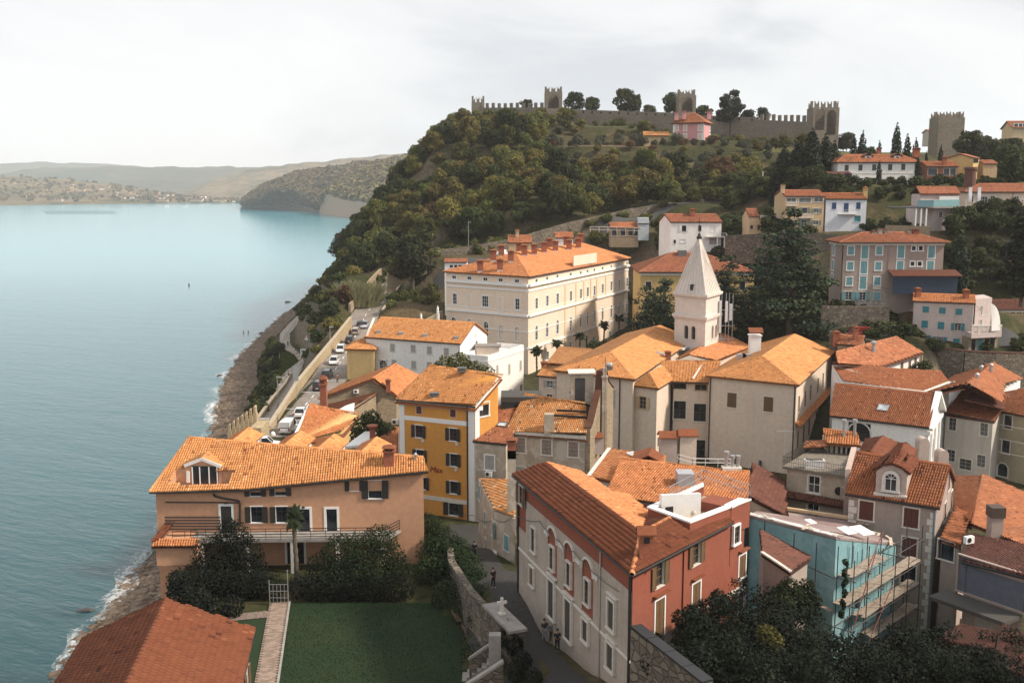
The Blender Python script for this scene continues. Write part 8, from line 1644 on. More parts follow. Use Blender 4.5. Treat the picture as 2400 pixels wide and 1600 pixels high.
def palm_trunk(h):
 b=MB();zs=np.linspace(-1,h,int(h/.35));b.tube([(.04*math.sin(z),0,z)for z in zs],[.20+(.05 if i%2 else 0)-.04*i/len(zs)for i in range(len(zs))],8);return b.mesh('trunk',PBARK)
def plant(key,loc,s=1.0,rz=None,name='tree',label='',cat='tree',group=None,mat=None,sz=None,crown='crown'):
 c,tr=PROTO[key];t=thing(name,label,cat,loc,random.uniform(0,6.28)if rz is None else rz,group);k_=random.uniform(.82,1.22)if key[0]in('broad','olive','shrub')else 1;t.scale=(s*k_,s/k_,s*(sz or 1));o=link(crown,c,t)
 if mat is not None:o.material_slots[0].link='OBJECT';o.material_slots[0].material=mat
 if tr is not None:link('trunk',tr,t)
 return t
def poisson(polys,spacing,x0,x1,y0,y1,seed,skip=None,lift=0):
 rr=random.Random(seed);out=[];cell={};n=int((x1-x0)*(y1-y0)/spacing**2*6)
 for _ in range(n):
  x,y=rr.uniform(x0,x1),rr.uniform(y0,y1);z=gz(x,y)
  if z<2.5:continue
  u,v,f=PX(x,y,z+lift)
  if not any(pip(P,np.array([u]),np.array([v]))[0]for P in polys):continue
  if skip and skip(x,y):continue
  i,j=int(x//spacing),int(y//spacing)
  if any((x-a)**2+(y-b)**2<spacing**2 for di in(-1,0,1)for dj in(-1,0,1)for a,b in cell.get((i+di,j+dj),())):continue
  cell.setdefault((i,j),[]).append((x,y));out.append((x,y,z,u,v))
 return out
FOOT=[tuple(o.location[:2])for o in COL.objects if o.type=='EMPTY' and o.parent is None and o.get('category')in('house','villa','shed','school','apartment block','palace','hut','pavilion','garage','house wing','church')]
def clear_of(d):
 return lambda x,y:any((x-a)**2+(y-b)**2<d*d for a,b in FOOT)
FOREST=[[(1075,262),(1000,330),(915,415),(860,480),(822,545),(800,600),(815,640),(870,640),(940,585),(1040,580),(1200,552),(1320,518),(1480,488),(1640,458),(1780,432),(1760,408),(1640,414),(1450,420),(1335,430),(1275,385),(1265,310),(1180,290)]]
KINDS={'dark':(L_DARK,'dark green leafy tree crowded into the hillside wood'),'olive':(L_OLIVE,'olive green leafy tree crowded into the hillside wood'),'gold':(L_GOLD,'golden brown autumn tree crowded into the hillside wood'),'rust':(L_RUST,'rust coloured autumn tree crowded into the hillside wood')}
pts=poisson(FOREST,5.6,-90,110,285,505,5,clear_of(6.5));rr=random.Random(21);rr.shuffle(pts);pts=pts[:290]
for x,y,z,u,v in pts:
 low=max(0,min(1,(v-330)/230));r=rr.random()
 k='dark' if r<.16+.42*low else('olive' if r<.62+.22*low else('gold' if r<.95+.03*low else 'rust'))
 s=rr.uniform(.78,1.2)*(.8 if v<320 else 1);plant(('broad',rr.randrange(5)),(x,y,z-.3),s,name='forest_tree',label=KINDS[k][1].replace('crowded into the hillside wood','on the seaward edge of the hillside wood' if u<960 else 'high in the hillside wood, near the town wall' if v<340 else 'low in the hillside wood, %s'%('left of the palace chimneys' if u<1140 else 'above the road wall')if v>470 else 'in the middle of the hillside wood, %s'%('left half' if u<1200 else 'right half')),group='trees of the hillside wood',mat=KINDS[k][0],sz=rr.uniform(.9,1.2))
 # terraces: olive trees, and shrubs under the wall
TERR=[[(1285,310),(1480,330),(1560,335),(1690,332),(1790,340),(1830,395),(1740,425),(1640,412),(1450,418),(1335,428),(1290,390)]]
for x,y,z,u,v in poisson(TERR,6.6,0,150,370,480,8,clear_of(9))[:120]:
 r=rr.random()
 if r<.62:plant(('olive',rr.randrange(4)),(x,y,z-.1),rr.uniform(.75,1.15),name='olive_tree',label='grey green olive tree on the grass terraces below the town wall',group='olive trees on the terraces',mat=L_GREY)
 elif r<.85:plant(('olive',rr.randrange(4)),(x,y,z-.1),rr.uniform(.7,1.2),name='fruit_tree',label='small brownish fruit tree on the grass terraces below the town wall',group='fruit trees on the terraces',mat=rr.choice((L_GOLD,L_RUST)))
 else:plant(('shrub',rr.randrange(3)),(x,y,z),rr.uniform(.8,1.3),name='shrub',label='dark green shrub on the grass terraces below the town wall',cat='shrub',group='shrubs on the terraces',mat=L_DARK)
WALLF=[[(1090,272),(1300,262),(1560,280),(1570,325),(1290,312),(1120,300)],[(1690,312),(1900,300),(1960,330),(1830,372),(1700,335)]]
for x,y,z,u,v in poisson(WALLF,5.2,-40,150,410,512,9,clear_of(9))[:90]:
 plant(('broad' if rr.random()<.35 else 'olive',rr.randrange(4)),(x,y,z-.3),rr.uniform(.6,.95),name='wall_foot_tree',label='yellowish green bushy tree growing at the foot of the town wall',group='trees at the foot of the town wall',mat=rr.choice((L_YEL,L_OLIVE,L_OLIVE,L_GOLD)),sz=.85)
 # trees on the ridge behind the wall
for u,v,Y,s,sz,lab in((1235,248,535,.85,.9,'small dark tree behind the crenellated wall at the ridge, first from the left'),(1346,250,530,.95,1.1,'dark round tree on the ridge, just right of the slender second tower'),(1386,252,530,.9,.95,'dark round tree on the ridge, second right of the slender tower'),(1462,252,525,1.15,1.1,'large dark tree in the middle of the ridge'),(1490,253,525,1.0,1.1,'dark tree in the middle of the ridge, touching the largest one'),(1522,255,525,.75,.8,'smaller dark tree at the right end of the middle ridge group'),(1578,255,510,1.05,1.1,'dark tree on the ridge, close left of the tower above the pink villa'),(1645,262,505,.85,.9,'dark tree on the ridge, right beside the tower above the pink villa')):
 p=UY(u,v,Y);plant(('broad',int(u)%5),(p.x,p.y,p.z-4.6),s*1.25,name='ridge_tree',label=lab,mat=L_DARK,sz=sz,group='trees on the ridge behind the town wall')
for u,v,Y,s,lab in((1712,300,478,.98,'spreading dark cedar rising above the town wall between the two right towers'),):p=UY(u,v,Y);plant(('pine',0),(p.x,p.y,p.z-3),1.25,name='umbrella_pine',label=lab,mat=L_CYP,sz=1.15)
for u,v,Y,s,lab in((1750,275,482,.8,'dark tree right of the spreading cedar on the ridge'),(1790,270,486,.8,'dark tree above the wall, left of the twin arched tower'),(1690,270,490,.7,'dark tree left of the spreading cedar on the ridge')):p=UY(u,v,Y);plant(('broad',2),(p.x,p.y,p.z-5),s*1.2,name='ridge_tree',label=lab,mat=L_CYP,group='trees on the ridge behind the town wall')
# cypresses
CYL=('leftmost but one of the big cypress group left of the villa','second column of the big cypress group left of the villa','third and tallest column of the cypress group left of the villa','right column of the cypress group, next to the villa','low left flank of the big cypress group','right flank of the cypress group touching the villa wall','behind the villa roof, left dormer','behind the villa roof, just right of the left dormer','tallest of those on the skyline behind the villa','right of the tallest one on the skyline','rightmost of the skyline row behind the villa','short, on the skyline left of the tallest','right of the apartment block','at the right edge below the grey blue house','at the right end of the villa front','clipped, in the middle of the villa front','at the foot of the last wall tower','left of the last wall tower')
CY=[(1838,428,312,1.32,1.7),(1868,430,308,1.25,1.7),(1900,432,306,1.35,1.75),(1930,428,310,1.25,1.6),(1815,420,316,1.0,1.5),(1953,425,312,1.1,1.4),(2000,362,330,1.1,.9),(2020,362,332,1.2,1.0),(2100,358,335,1.45,.95),(2125,360,335,1.15,1.0),(2146,362,332,1.05,.95),(2060,365,330,1.0,.8),(2252,600,222,1.2,1.5),(2395,690,185,1.3,2.0),(2150,425,296,.62,1.2),(2059,430,296,.55,1.2),(2205,358,325,.9,.8),(2172,360,330,.7,.7)]
for k,(u,v,Y,s,w)in enumerate(CY):
 p=UY(u,v,Y);z=gz(p.x,p.y)if abs(gz(p.x,p.y)-p.z)<9 else p.z;t=plant(('cypress',k%3),(p.x,p.y,min(z,p.z)-.3),s*w*.72,name='cypress',label='dark narrow cypress '+CYL[k],group='cypresses on the upper slope');t.scale=(s*w*.8,s*w*.8,s)
 # dark trees between and around the houses of the slope
GREENS=[([(1690,440),(1830,400),(1960,440),(1960,470),(1840,452),(1700,505)],5.0,L_DARK,'dark leafy tree beside the upper road near the sand coloured house'),
([(1540,560),(1700,540),(1900,560),(1900,700),(1700,640),(1560,600)],4.6,L_DARK,'dark tree in the hollow between spire and apartment block'),
([(2230,540),(2420,520),(2420,690),(2300,690),(2235,690)],4.3,L_DARK,'dark tree in the gardens right of the apartment block'),
([(1960,432),(2200,432),(2260,420),(2420,400),(2420,425),(2250,440),(2140,470),(1970,458)],3.7,L_DARK,'garden shrub on the bank below the long white villa'),
([(2000,510),(2140,520),(2300,500),(2320,540),(2100,545),(1990,540)],3.7,L_DARK,'garden shrub in front of the glass balcony house'),
([(2180,330),(2260,320),(2420,320),(2420,400),(2320,400),(2290,360)],6.0,L_DARK,'big dark tree on the slope right of the last wall tower'),
([(1965,330),(2040,320),(2190,330),(2190,352),(1965,356)],6.0,L_PINE,'dark tree behind the long white villa'),
([(2080,640),(2150,660),(2140,690),(2080,715)],3.2,L_DARK,'dark shrub between apartment block and pink house'),
([(2290,740),(2420,760),(2420,830),(2300,820)],3.8,L_DARK,'dark shrub right of the pink house'),
([(1440,700),(1480,620),(1560,560),(1780,500),(1900,500),(1905,720),(1800,760),(1560,760)],4.4,L_DARK,'dark shrub on the steep bank around the amber building'),
([(1905,640),(1960,720),(2090,720),(2200,830),(2160,860),(2020,800),(1900,800)],3.6,L_DARK,'dark shrub on the bank below the apartment block'),
([(860,620),(1040,585),(1200,555),(1400,520),(1560,480),(1600,500),(1420,560),(1250,572),(1030,610),(1020,720),(930,740)],4.6,L_OLIVE,'garden shrub on the slope left of and behind the palace'),
([(1560,440),(1760,420),(1810,462),(1560,485)],5.0,L_OLIVE,'olive green tree above the upper road, right end of the wood'),
([(1250,575),(1560,545),(1590,600),(1500,615),(1480,600),(1380,575)],5.0,L_OLIVE,'garden tree on the slope behind the palace')]
for k,(P,sp,m,lab)in enumerate(GREENS):
 for x,y,z,u,v in poisson([P],sp,-40,200,150,500,30+k,clear_of(6.0))[:60]:
  sm=sp<4.7 and 'tree' not in lab;plant(('shrub',rr.randrange(3))if sm else('broad',rr.randrange(5)),(x,y,z-.3),rr.uniform(.9,1.5)if sm else rr.uniform(.6,.95)*(1.2 if sp>5.8 else 1),name='garden_shrub' if sm else 'garden_tree',label=lab,group=lab.replace('tree','trees',1).replace('shrub','shrubs',1),mat=rr.choice((m,m,L_OLIVE if m is L_OLIVE else L_DARK)),sz=.9)
p=UY(2355,300,430);
for u,v,Y,s,lab in((2030,350,345,1.5,'huge rounded dark tree behind the long white villa'),(2270,345,400,1.7,'broad dark tree leaning against the last wall tower'),(2310,330,410,1.5,'broad dark tree right of the last wall tower'),(2360,322,420,1.4,'dark tree at the right edge on the skyline'),(2380,410,300,1.3,'dark rounded tree at the right edge above the flag house')):p=UY(u,v,Y);plant(('broad',int(u)%5),(p.x,p.y,min(p.z,gz(p.x,p.y))-2),s,name='large_tree',label=lab,mat=L_DARK)
# cedars round the tower, the pine by the palace, palms
for u,v,Y,i,s,lab in((1556,780,212,0,1.15,'dark layered cedar close left of the bell tower'),(1515,775,222,1,1.0,'dark layered cedar at the right end of the palace'),(1700,790,212,1,1.12,'dark layered cedar just right of the bell tower'),(1850,800,203,0,1.42,'biggest dark layered cedar between bell tower and apartment block'),(1800,740,225,1,1.25,'dark layered cedar behind the biggest one')):
 p=UY(u,v,Y);plant(('cedar',i),(p.x,p.y,min(p.z,gz(p.x,p.y))-.5),s,name='cedar',label=lab)
p=U(968,745,21.5);plant(('pine',0),(p.x,p.y,gz(p.x,p.y)-.5),1.22,name='pine',label='large dark domed tree beside the left end of the palace',sz=1.1)
for k,(u,v0,v1,lab)in enumerate(((1258,868,822,'palm standing at the near corner of the palace'),(1306,840,806,'short palm, second from the palace corner'),(1359,830,788,'withered palm in front of the palace entrance'),(1416,810,762,'palm right of the palace entrance'),(1451,800,744,'tallest palm at the right end of the palace'))):
 sx=(u-1240.6)/(1479-1240.6);Yp=222+sx*48;top=UY(u,v1,Yp);zb=gz(top.x,top.y);h=max(3,top.z-zb);t=thing('palm',lab,'palm tree',(top.x,top.y,zb),k);link('fronds',palm_mesh(k,h),t);link('trunk',palm_trunk(h),t)
p=UY(690,1215,92);t=thing('palm','small scruffy palm in front of the peach house gallery','palm tree',(p.x,p.y,22));link('fronds',palm_mesh(9,p.z-22),t).scale=(.55,.55,1);link('trunk',palm_trunk(p.z-22),t)
# bamboo clump: long arching canes
def bamboo():
 p=U(842,668,31);V,Fq,rn=[],[],[];r=random.Random(4);z0=gz(p.x,p.y)
 t=thing('bamboo_clump','pale green clump of tall arching reeds above the parked cars','reeds',(p.x,p.y,z0))
 for k in range(620):
  a=r.uniform(0,6.28);d=r.random()**.6*4.6;x,y=math.cos(a)*d*1.2,math.sin(a)*d*.8;h=r.uniform(2.5,8.0);lean=Vector((x*.22+r.uniform(-.8,.8),y*.2+r.uniform(-.8,.8),0));w=.16;prev=None;pr=r.random()
  for j in range(5):
   f=j/4;q=Vector((x,y,0))+lean*f*f*1.6+Vector((0,0,h*f*(1-.12*f)));ww=w*(1-f*.75)*2.0;row=(q+Vector((ww,0,0)),q-Vector((ww,0,0)))
   if prev:b=len(V);V+=[tuple(prev[0]),tuple(prev[1]),tuple(row[1]),tuple(row[0])];Fq.append((b,b+1,b+2,b+3));rn.append(pr*.7+.3*f)
   prev=row
 o=link('canes',np_mesh('canes',np.array(V),np.array(Fq),L_REED,np.array(rn)),t)
bamboo()
# shrubs on the sea cliff and between path and road
CLIFF=[([(700,690),(760,610),(800,560),(830,560),(835,640),(790,700),(800,750),(745,830),(712,850),(705,765)],3.2,(L_DARK,L_OLIVE,L_GOLD,L_DARK),'shrub on the steep bank above the promenade'),
([(600,830),(640,800),(655,830),(650,900),(600,975),(520,1000),(560,900)],2.6,(L_IVY,L_DARK,L_OLIVE),'low shrub on the cliff face between beach and path'),
([(820,545),(860,480),(900,440),(840,560),(800,640),(760,660)],4.0,(L_OLIVE,L_GOLD,L_DARK),'wind bent shrub on the cliff edge over the sea'),
([(830,600),(900,560),(960,570),(930,610),(850,640)],4.0,(L_DARK,L_OLIVE,L_RUST),'shrub at the top of the ramp under the wood')]
for k,(P,sp,ms,lab)in enumerate(CLIFF):
 for x,y,z,u,v in poisson([P],sp,-110,0,150,500,60+k)[:95]:
  if any(math.hypot(x-q.x,y-q.y)<3.2 for q in PATH)or any(math.hypot(x-q.x,y-q.y)<6 for q in ROAD):continue
  plant(('shrub',rr.randrange(3)),(x,y,z-.2),rr.uniform(.8,1.5),name='cliff_shrub',label=lab,cat='shrub',group=lab.replace('shrub','shrubs'),mat=rr.choice(ms))
for u,v,s,m,lab in((805,705,2.0,L_RUST,'reddish brown bush hanging over the first parked cars'),(778,735,1.7,L_DARK,'dark bush above the promenade lamp'),(740,760,1.9,L_DARK,'dense dark bush in the fork of the two paths'),(765,700,1.8,L_OLIVE,'olive bush below the bamboo'),(905,590,2.6,L_DARK,'round dark bush above the ramp wall'),(790,760,1.2,L_YEL,'yellow green hedge bush beside the road wall')):
 p=hitground(u,v+6,150);
 if p:plant(('shrub',int(u)%3),(p.x,p.y,p.z-.2),s,name='bush',label=lab,cat='bush',mat=m)
 # near garden: hedges, bushes, ivy
def bush(label,blobs,n,size,mat,name='garden_bush',cat='bush',stems=True):
 B=np.array(blobs,float);c=B[:,:3].mean(0);z0=float((B[:,2]-B[:,5]).min());t=thing(name,label,cat,(c[0],c[1],z0));loc=[(b[0]-c[0],b[1]-c[1],b[2]-z0,b[3],b[4],b[5])for b in blobs]
 link('foliage',crown_mesh('foliage',loc,n,size,int(abs(c[0]*13+c[1]*7)),mat,shell=.55),t)
 if stems:
  b=MB();r=random.Random(int(c[1]*10))
  for k in range(7):q=loc[r.randrange(len(loc))];b.tube([(r.uniform(-.5,.5),r.uniform(-.4,.4),-.2),(q[0]*.5,q[1]*.5,q[2]*.5),(q[0],q[1],q[2]+q[5]*.5)],[.06,.05,.02],5)
  b.build('stems',BARK,t)if 0 else link('stems',b.mesh('stems',BARK),t)
 return t
def blob_px(u,v,Y,r,k=1.0):p=UY(u,v,Y);return(p.x,p.y,p.z,r*k,r*k*.9,r)
bush('large dark bush in front of the door end of the peach house',[blob_px(u,v,Y,r)for u,v,Y,r in((500,1300,91,1.9),(545,1262,91,1.7),(570,1300,90.5,1.8),(520,1340,90,2.0),(480,1345,90,1.7),(590,1330,90,1.5),(535,1235,91.5,.9),(460,1380,88,1.5),(570,1370,88.5,1.6))],13000,.17,L_SHADED)
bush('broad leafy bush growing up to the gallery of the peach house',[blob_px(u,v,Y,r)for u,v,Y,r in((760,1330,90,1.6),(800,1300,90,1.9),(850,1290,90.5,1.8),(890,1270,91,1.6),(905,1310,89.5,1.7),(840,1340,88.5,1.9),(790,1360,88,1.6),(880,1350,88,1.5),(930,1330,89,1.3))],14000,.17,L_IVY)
bush('clipped dark hedge across the garden behind the iron gate, left part',[blob_px(u,1372+4*math.sin(u*.1),88,1.25,.9)for u in range(420,650,22)],6500,.18,L_SHADED,'hedge','hedge')
bush('clipped dark hedge across the garden, right of the iron gate',[blob_px(u,1375+4*math.sin(u*.13),87.5,1.25,.9)for u in range(705,960,22)],6500,.18,L_SHADED,'hedge','hedge')
bush('tangle of dark shrubs beside the sea path and near red roof',[blob_px(u,v,Y,r)for u,v,Y,r in((430,1385,86,1.4),(465,1410,84,1.3),(420,1360,88,1.1),(500,1425,83,1.1),(545,1420,84,1.0))],3500,.22,L_SHADED)
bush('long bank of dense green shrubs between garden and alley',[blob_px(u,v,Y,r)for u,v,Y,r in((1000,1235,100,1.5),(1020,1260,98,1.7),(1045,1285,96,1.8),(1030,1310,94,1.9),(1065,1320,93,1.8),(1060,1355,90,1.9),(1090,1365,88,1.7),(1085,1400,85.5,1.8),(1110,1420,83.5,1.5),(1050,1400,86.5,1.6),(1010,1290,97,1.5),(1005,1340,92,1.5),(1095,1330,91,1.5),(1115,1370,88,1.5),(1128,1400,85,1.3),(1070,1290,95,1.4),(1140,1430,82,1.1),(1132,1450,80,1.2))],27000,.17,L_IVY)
bush('dark ivy spilling over the stair wall near the stone cross',[blob_px(u,v,Y,r,.8)for u,v,Y,r in((1195,1470,72,.7),(1205,1510,70,.8),(1225,1550,68,.8),(1250,1590,66.5,.8),(1180,1495,71,.7),(1210,1575,67,.8))],3000,.15,L_SHADED,'ivy','ivy')
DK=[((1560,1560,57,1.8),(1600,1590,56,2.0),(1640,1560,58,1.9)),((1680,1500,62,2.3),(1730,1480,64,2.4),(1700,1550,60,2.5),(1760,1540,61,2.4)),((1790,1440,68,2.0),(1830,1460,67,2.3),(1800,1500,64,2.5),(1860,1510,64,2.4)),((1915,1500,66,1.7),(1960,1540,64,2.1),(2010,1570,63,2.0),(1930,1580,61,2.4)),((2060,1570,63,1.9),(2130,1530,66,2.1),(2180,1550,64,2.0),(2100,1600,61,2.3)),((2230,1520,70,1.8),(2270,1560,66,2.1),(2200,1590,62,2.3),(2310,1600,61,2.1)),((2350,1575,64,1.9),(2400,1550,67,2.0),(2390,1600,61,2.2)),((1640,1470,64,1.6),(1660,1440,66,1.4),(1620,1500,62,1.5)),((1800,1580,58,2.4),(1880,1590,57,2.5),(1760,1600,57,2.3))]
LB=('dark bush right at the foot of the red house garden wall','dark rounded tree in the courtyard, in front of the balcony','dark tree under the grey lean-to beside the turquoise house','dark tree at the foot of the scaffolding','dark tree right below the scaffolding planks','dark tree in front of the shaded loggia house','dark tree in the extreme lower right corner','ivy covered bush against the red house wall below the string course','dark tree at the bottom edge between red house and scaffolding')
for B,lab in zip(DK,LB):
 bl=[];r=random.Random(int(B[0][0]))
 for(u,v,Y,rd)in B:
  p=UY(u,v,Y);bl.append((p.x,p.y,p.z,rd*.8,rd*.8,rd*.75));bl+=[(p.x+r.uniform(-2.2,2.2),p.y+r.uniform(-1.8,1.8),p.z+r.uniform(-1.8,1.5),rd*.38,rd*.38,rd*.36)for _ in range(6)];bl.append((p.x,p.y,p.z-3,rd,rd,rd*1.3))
 bush(lab,bl,15000,.17,L_SHADED,'courtyard_tree','tree')
bush('yellowish leafy shrub glowing among the dark courtyard trees',[blob_px(1800,1492,61.5,.7),blob_px(1815,1505,61,.6),blob_px(1790,1480,62,.5)],700,.2,L_YEL)
bush('climbing plant covering the wall left of the scaffolding',[blob_px(u,v,Y,r,.8)for u,v,Y,r in((1830,1395,70,.9),(1850,1380,70.5,.9),(1870,1400,71,.8),(1890,1380,72,.8),(1905,1410,71.5,.8),(1840,1430,69,1.0),(1880,1430,70,1.0))],3200,.2,L_IVY,'climber','climbing plant')
bush('thin creeper growing up a scaffold pole',[blob_px(1983-(v-1320)*.08+3*math.sin(v*.2),v,75.5,.16+.07*math.sin(v))for v in range(1315,1450,5)],1300,.13,L_IVY,'creeper','climbing plant',False)
bush('leafy tree top showing behind the roof of the orange house',[blob_px(u,v,140,r)for u,v,r in((1045,862,1.6),(1075,855,1.7),(1110,868,1.4),(1140,875,1.2),(1090,880,1.6))],2600,.34,L_OLIVE,'tree','tree')
bush('dark ivy tree filling the gap left of the orange house',[blob_px(u,v,130,r)for u,v,r in((850,1000,1.5),(870,985,1.4),(885,1010,1.4),(865,1030,1.5),(905,1010,1.2),(840,1025,1.2))],3200,.3,L_DARK,'tree','tree')
bush('small bush in front of the white church roof, below the stone wall',[blob_px(2155,868,173,1.5),blob_px(2170,862,173,1.2),blob_px(2140,872,173,1.0)],1200,.34,L_DARK)
bush('round clipped bush at the right of the palace palms',[blob_px(1395,815,212,1.6),blob_px(1420,812,212,1.5)],1200,.34,L_DARK)
bush('purple flowering bush at the porch of the long white villa',[blob_px(1985,418,296,1.0),blob_px(1986,410,296,.8)],500,.35,leafmat('bougainvillea',(.10,.02,.10),(.22,.05,.22),(.32,.10,.30)))
bush('round clipped bush before the long white villa',[blob_px(2003,424,296,1.6)],700,.35,L_CYP)
# grass: lawn of the garden and the verge by the promenade
LAWN=plaster('lawn_grass',(.014,.031,.012),stain=(.028,.036,.013),amt=.5,streak=0)  # grass tone darkened to stand in for cloud shade on the garden
lb=[U(u,v,22.0)for u,v in((668,1412),(1118,1415),(1180,1660),(640,1660))];b=MB();b.poly([p+Vector((0,0,.10))for p in lb]);o=b.build('lawn',LAWN);o['kind']='structure'
lb=[U(u,v,22.0)for u,v in((480,1455),(648,1442),(610,1660),(400,1660))];b=MB();b.poly([p+Vector((0,0,.10))for p in lb]);o=b.build('lawn',LAWN);o['kind']='structure'
def blades(name,pts,n,h,m,seed):
 r=np.random.default_rng(seed);P=np.array([tuple(p[:2])for p in pts]);x=r.uniform(P[:,0].min(),P[:,0].max(),n*3);y=r.uniform(P[:,1].min(),P[:,1].max(),n*3);ok=pip([tuple(p)for p in P],x,y);x,y=x[ok][:n],y[ok][:n];z=np.array([gz(a,b_)for a,b_ in zip(x,y)])
 a=r.uniform(0,6.28,len(x));w=h*.35;hh_=h*(.5+r.random(len(x)));ca,sa=np.cos(a)*w,np.sin(a)*w;V=np.stack([np.stack([x-ca,y-sa,z],1),np.stack([x+ca,y+sa,z],1),np.stack([x+sa*.8,y-ca*.8,z+hh_],1)],1).reshape(-1,3)
 o=link(name,np_mesh(name,V,np.arange(len(V)).reshape(-1,3),m,r.random(len(x))));o['kind']='stuff';return o
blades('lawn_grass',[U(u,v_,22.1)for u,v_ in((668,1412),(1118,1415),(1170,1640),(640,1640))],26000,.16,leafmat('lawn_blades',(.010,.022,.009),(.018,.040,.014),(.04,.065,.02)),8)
blades('grass',[U(u,v,9)for u,v in((655,905),(700,860),(690,842),(668,826),(655,835),(640,870),(620,930))],9000,.5,leafmat('verge_grass',(.03,.05,.012),(.07,.095,.022),(.13,.13,.04)),3)
# wooded headlands: far-off woods that read as one mass each
def far_wood(name,C,n,size,seed,mat,rows,minz=.42):
 r=np.random.default_rng(seed);H,Wd,_=C.shape;out=[];dz=np.gradient(C[:,:,2])
 i=r.integers(2,int(H*rows),n);j=r.integers(0,Wd-1,n);fi,fj=r.random(n),r.random(n);P=C[i,j]*(1-fi[:,None])+C[np.minimum(i+1,H-1),j]*fi[:,None];P=P*(1-.5*fj[:,None])+C[i,np.minimum(j+1,Wd-1)]*.5*fj[:,None]
 e1=C[np.minimum(i+1,H-1),j]-C[i,j];e2=C[i,np.minimum(j+1,Wd-1)]-C[i,j];N=np.cross(e2,e1);N/=np.linalg.norm(N,axis=1)[:,None];ok=np.abs(N[:,2])>minz;P=P[ok];n=len(P);V,rn=[],[]
 k=9;d=r.normal(size=(n,k,3));d/=np.linalg.norm(d,axis=2)[:,:,None];s=size*(.6+.8*r.random(n));c=P[:,None]+d*s[:,None,None]*np.array((.7,.7,.6))+np.array((0,0,1))*s[:,None,None]*.5
 nr=d+r.normal(size=d.shape)*.4+np.array((0,0,.4));nr/=np.linalg.norm(nr,axis=2)[:,:,None];t=np.cross(nr,r.normal(size=d.shape));t/=np.linalg.norm(t,axis=2)[:,:,None];b=np.cross(nr,t);q=(s*.62)[:,None,None]
 V=np.stack([c-t*q-b*q*.6,c+t*q*.6-b*q,c+t*q+b*q*.6,c-t*q*.6+b*q],2).reshape(-1,3);rn=np.clip(np.repeat(r.random(n),k)*.6+.4*r.random(n*k),0,1);o=link(name,np_mesh(name,V,np.arange(len(V)).reshape(-1,4),mat,rn));o['kind']='stuff';return o
L_FAR=leafmat('far_wood_foliage',(.055,.052,.02),(.14,.115,.042),(.23,.17,.065),.1)
far_wood('far_wood',C1,5200,6.0,1,L_FAR,.80);far_wood('far_wood',C2,4200,5.0,2,L_FAR,.80);far_wood('far_wood',C3,650,5.5,3,L_FAR,.72)
# ================================================================== WALLS, CARS, PEOPLE AND SMALL THINGS
def poly_wall(name,label,pts,base,th,m,coping=None,parent=None):
 """masonry wall along top points; base = depth below the top or callable"""
 t=thing(name,label,'wall',(pts[0].x,pts[0].y,pts[0].z-1));w,c=MB(),MB()
 for a,b in zip(pts[:-1],pts[1:]):
  d=b-a;d.z=0;d.normalize();n=Vector((d.y,-d.x,0))*th/2;za,zb=(base(a),base(b))if callable(base)else(a.z-base,b.z-base)
  w.prism([tuple((a-n)[:2]),tuple((b-n)[:2]),tuple((b+n)[:2]),tuple((a+n)[:2])][::-1]if 0 else[tuple((a+n)[:2]),tuple((b+n)[:2]),tuple((b-n)[:2]),tuple((a-n)[:2])],[za,zb,zb,za],[a.z,b.z,b.z,a.z])
 w.build('masonry',m,t)
 if coping:
  for a,b in zip(pts[:-1],pts[1:]):
   L=(b-a).length;k=max(1,int(L/1.6))
   for i in range(k):p,q=a.lerp(b,i/k),a.lerp(b,(i+.97)/k);c=MB();c.bar(p+Vector((0,0,.06)),q+Vector((0,0,.06)),th+.12,.14);c.build('coping_stone',coping,t)
 return t
low=lambda p:gz(p.x,p.y)-3
YCOP=plain('sunny_coping',(.40,.33,.24),.9,var=.25)
poly_wall('road_wall','sunny stone retaining wall between the row of parked cars and the lower path',[U(628,1000,22.2),U(658,955,22.0),U(697,893,21.8),U(740,842,22.4),U(783.6,790,23.8),U(822,743,25.8)],lambda p:p.z-12,.55,S_YEL,YCOP)
poly_wall('path_parapet','low stone parapet on the sea side of the lower path',[U(604,979,17.6),U(640,930,15.6),U(668,898,13.4),U(682,872,12.2)],6,.45,S_YEL,YCOP)
def beside(i,o,h):
 d=ROAD[min(i+1,len(ROAD)-1)]-ROAD[max(i-1,0)];d.z=0;d.normalize();return ROAD[i]+Vector((-d.y,d.x,0))*o+Vector((0,0,h))
poly_wall('bamboo_wall','tall stone wall with stains below the bamboo clump, beside the road',[beside(i,4.3,2.6)for i in(6,7,8,9)],6,.6,S_RUBBLE)
poly_wall('ramp_wall','sloping stone wall climbing to the wood behind the dark domed tree',[U(908,640,34.0),U(940,612,37),U(1000,590,39.5)],6,.6,S_RUBBLE)
poly_wall('ramp_side_wall','stone wall along the palace side of the rising road',[beside(i,-4.3,1.0)for i in(6,7,8)],5,.5,S_RUBBLE,YCOP)
poly_wall('upper_road_wall','long rough stone wall climbing along the lower edge of the wood',[UY(1010,589,296),UY(1120,574,301),UY(1200,560,306),UY(1330,522,318),UY(1480,489,332),UY(1640,462,345),UY(1790,434,358)],7,.7,S_DARK)
poly_wall('stone_retaining_wall','high dark stone retaining wall under the pink house with turquoise shutters',[UY(2172,806,192),UY(2200,814,190),UY(2260,822,188),UY(2330,826,188),UY(2460,828,190)],lambda p:12,.9,S_DARK,T_OLD)
poly_wall('street_wall','dark stone wall along the street with the red van and silver car',[UY(1945,775,188),UY(2000,788,186),UY(2060,800,184),UY(2130,806,188)],7,.6,S_DARK)
poly_wall('apartment_wall','tall dark wall below the apartment block, behind the red van',[UY(1925,716,199),UY(1968,717,199),UY(2085,717,199)],7,.5,S_DARK)
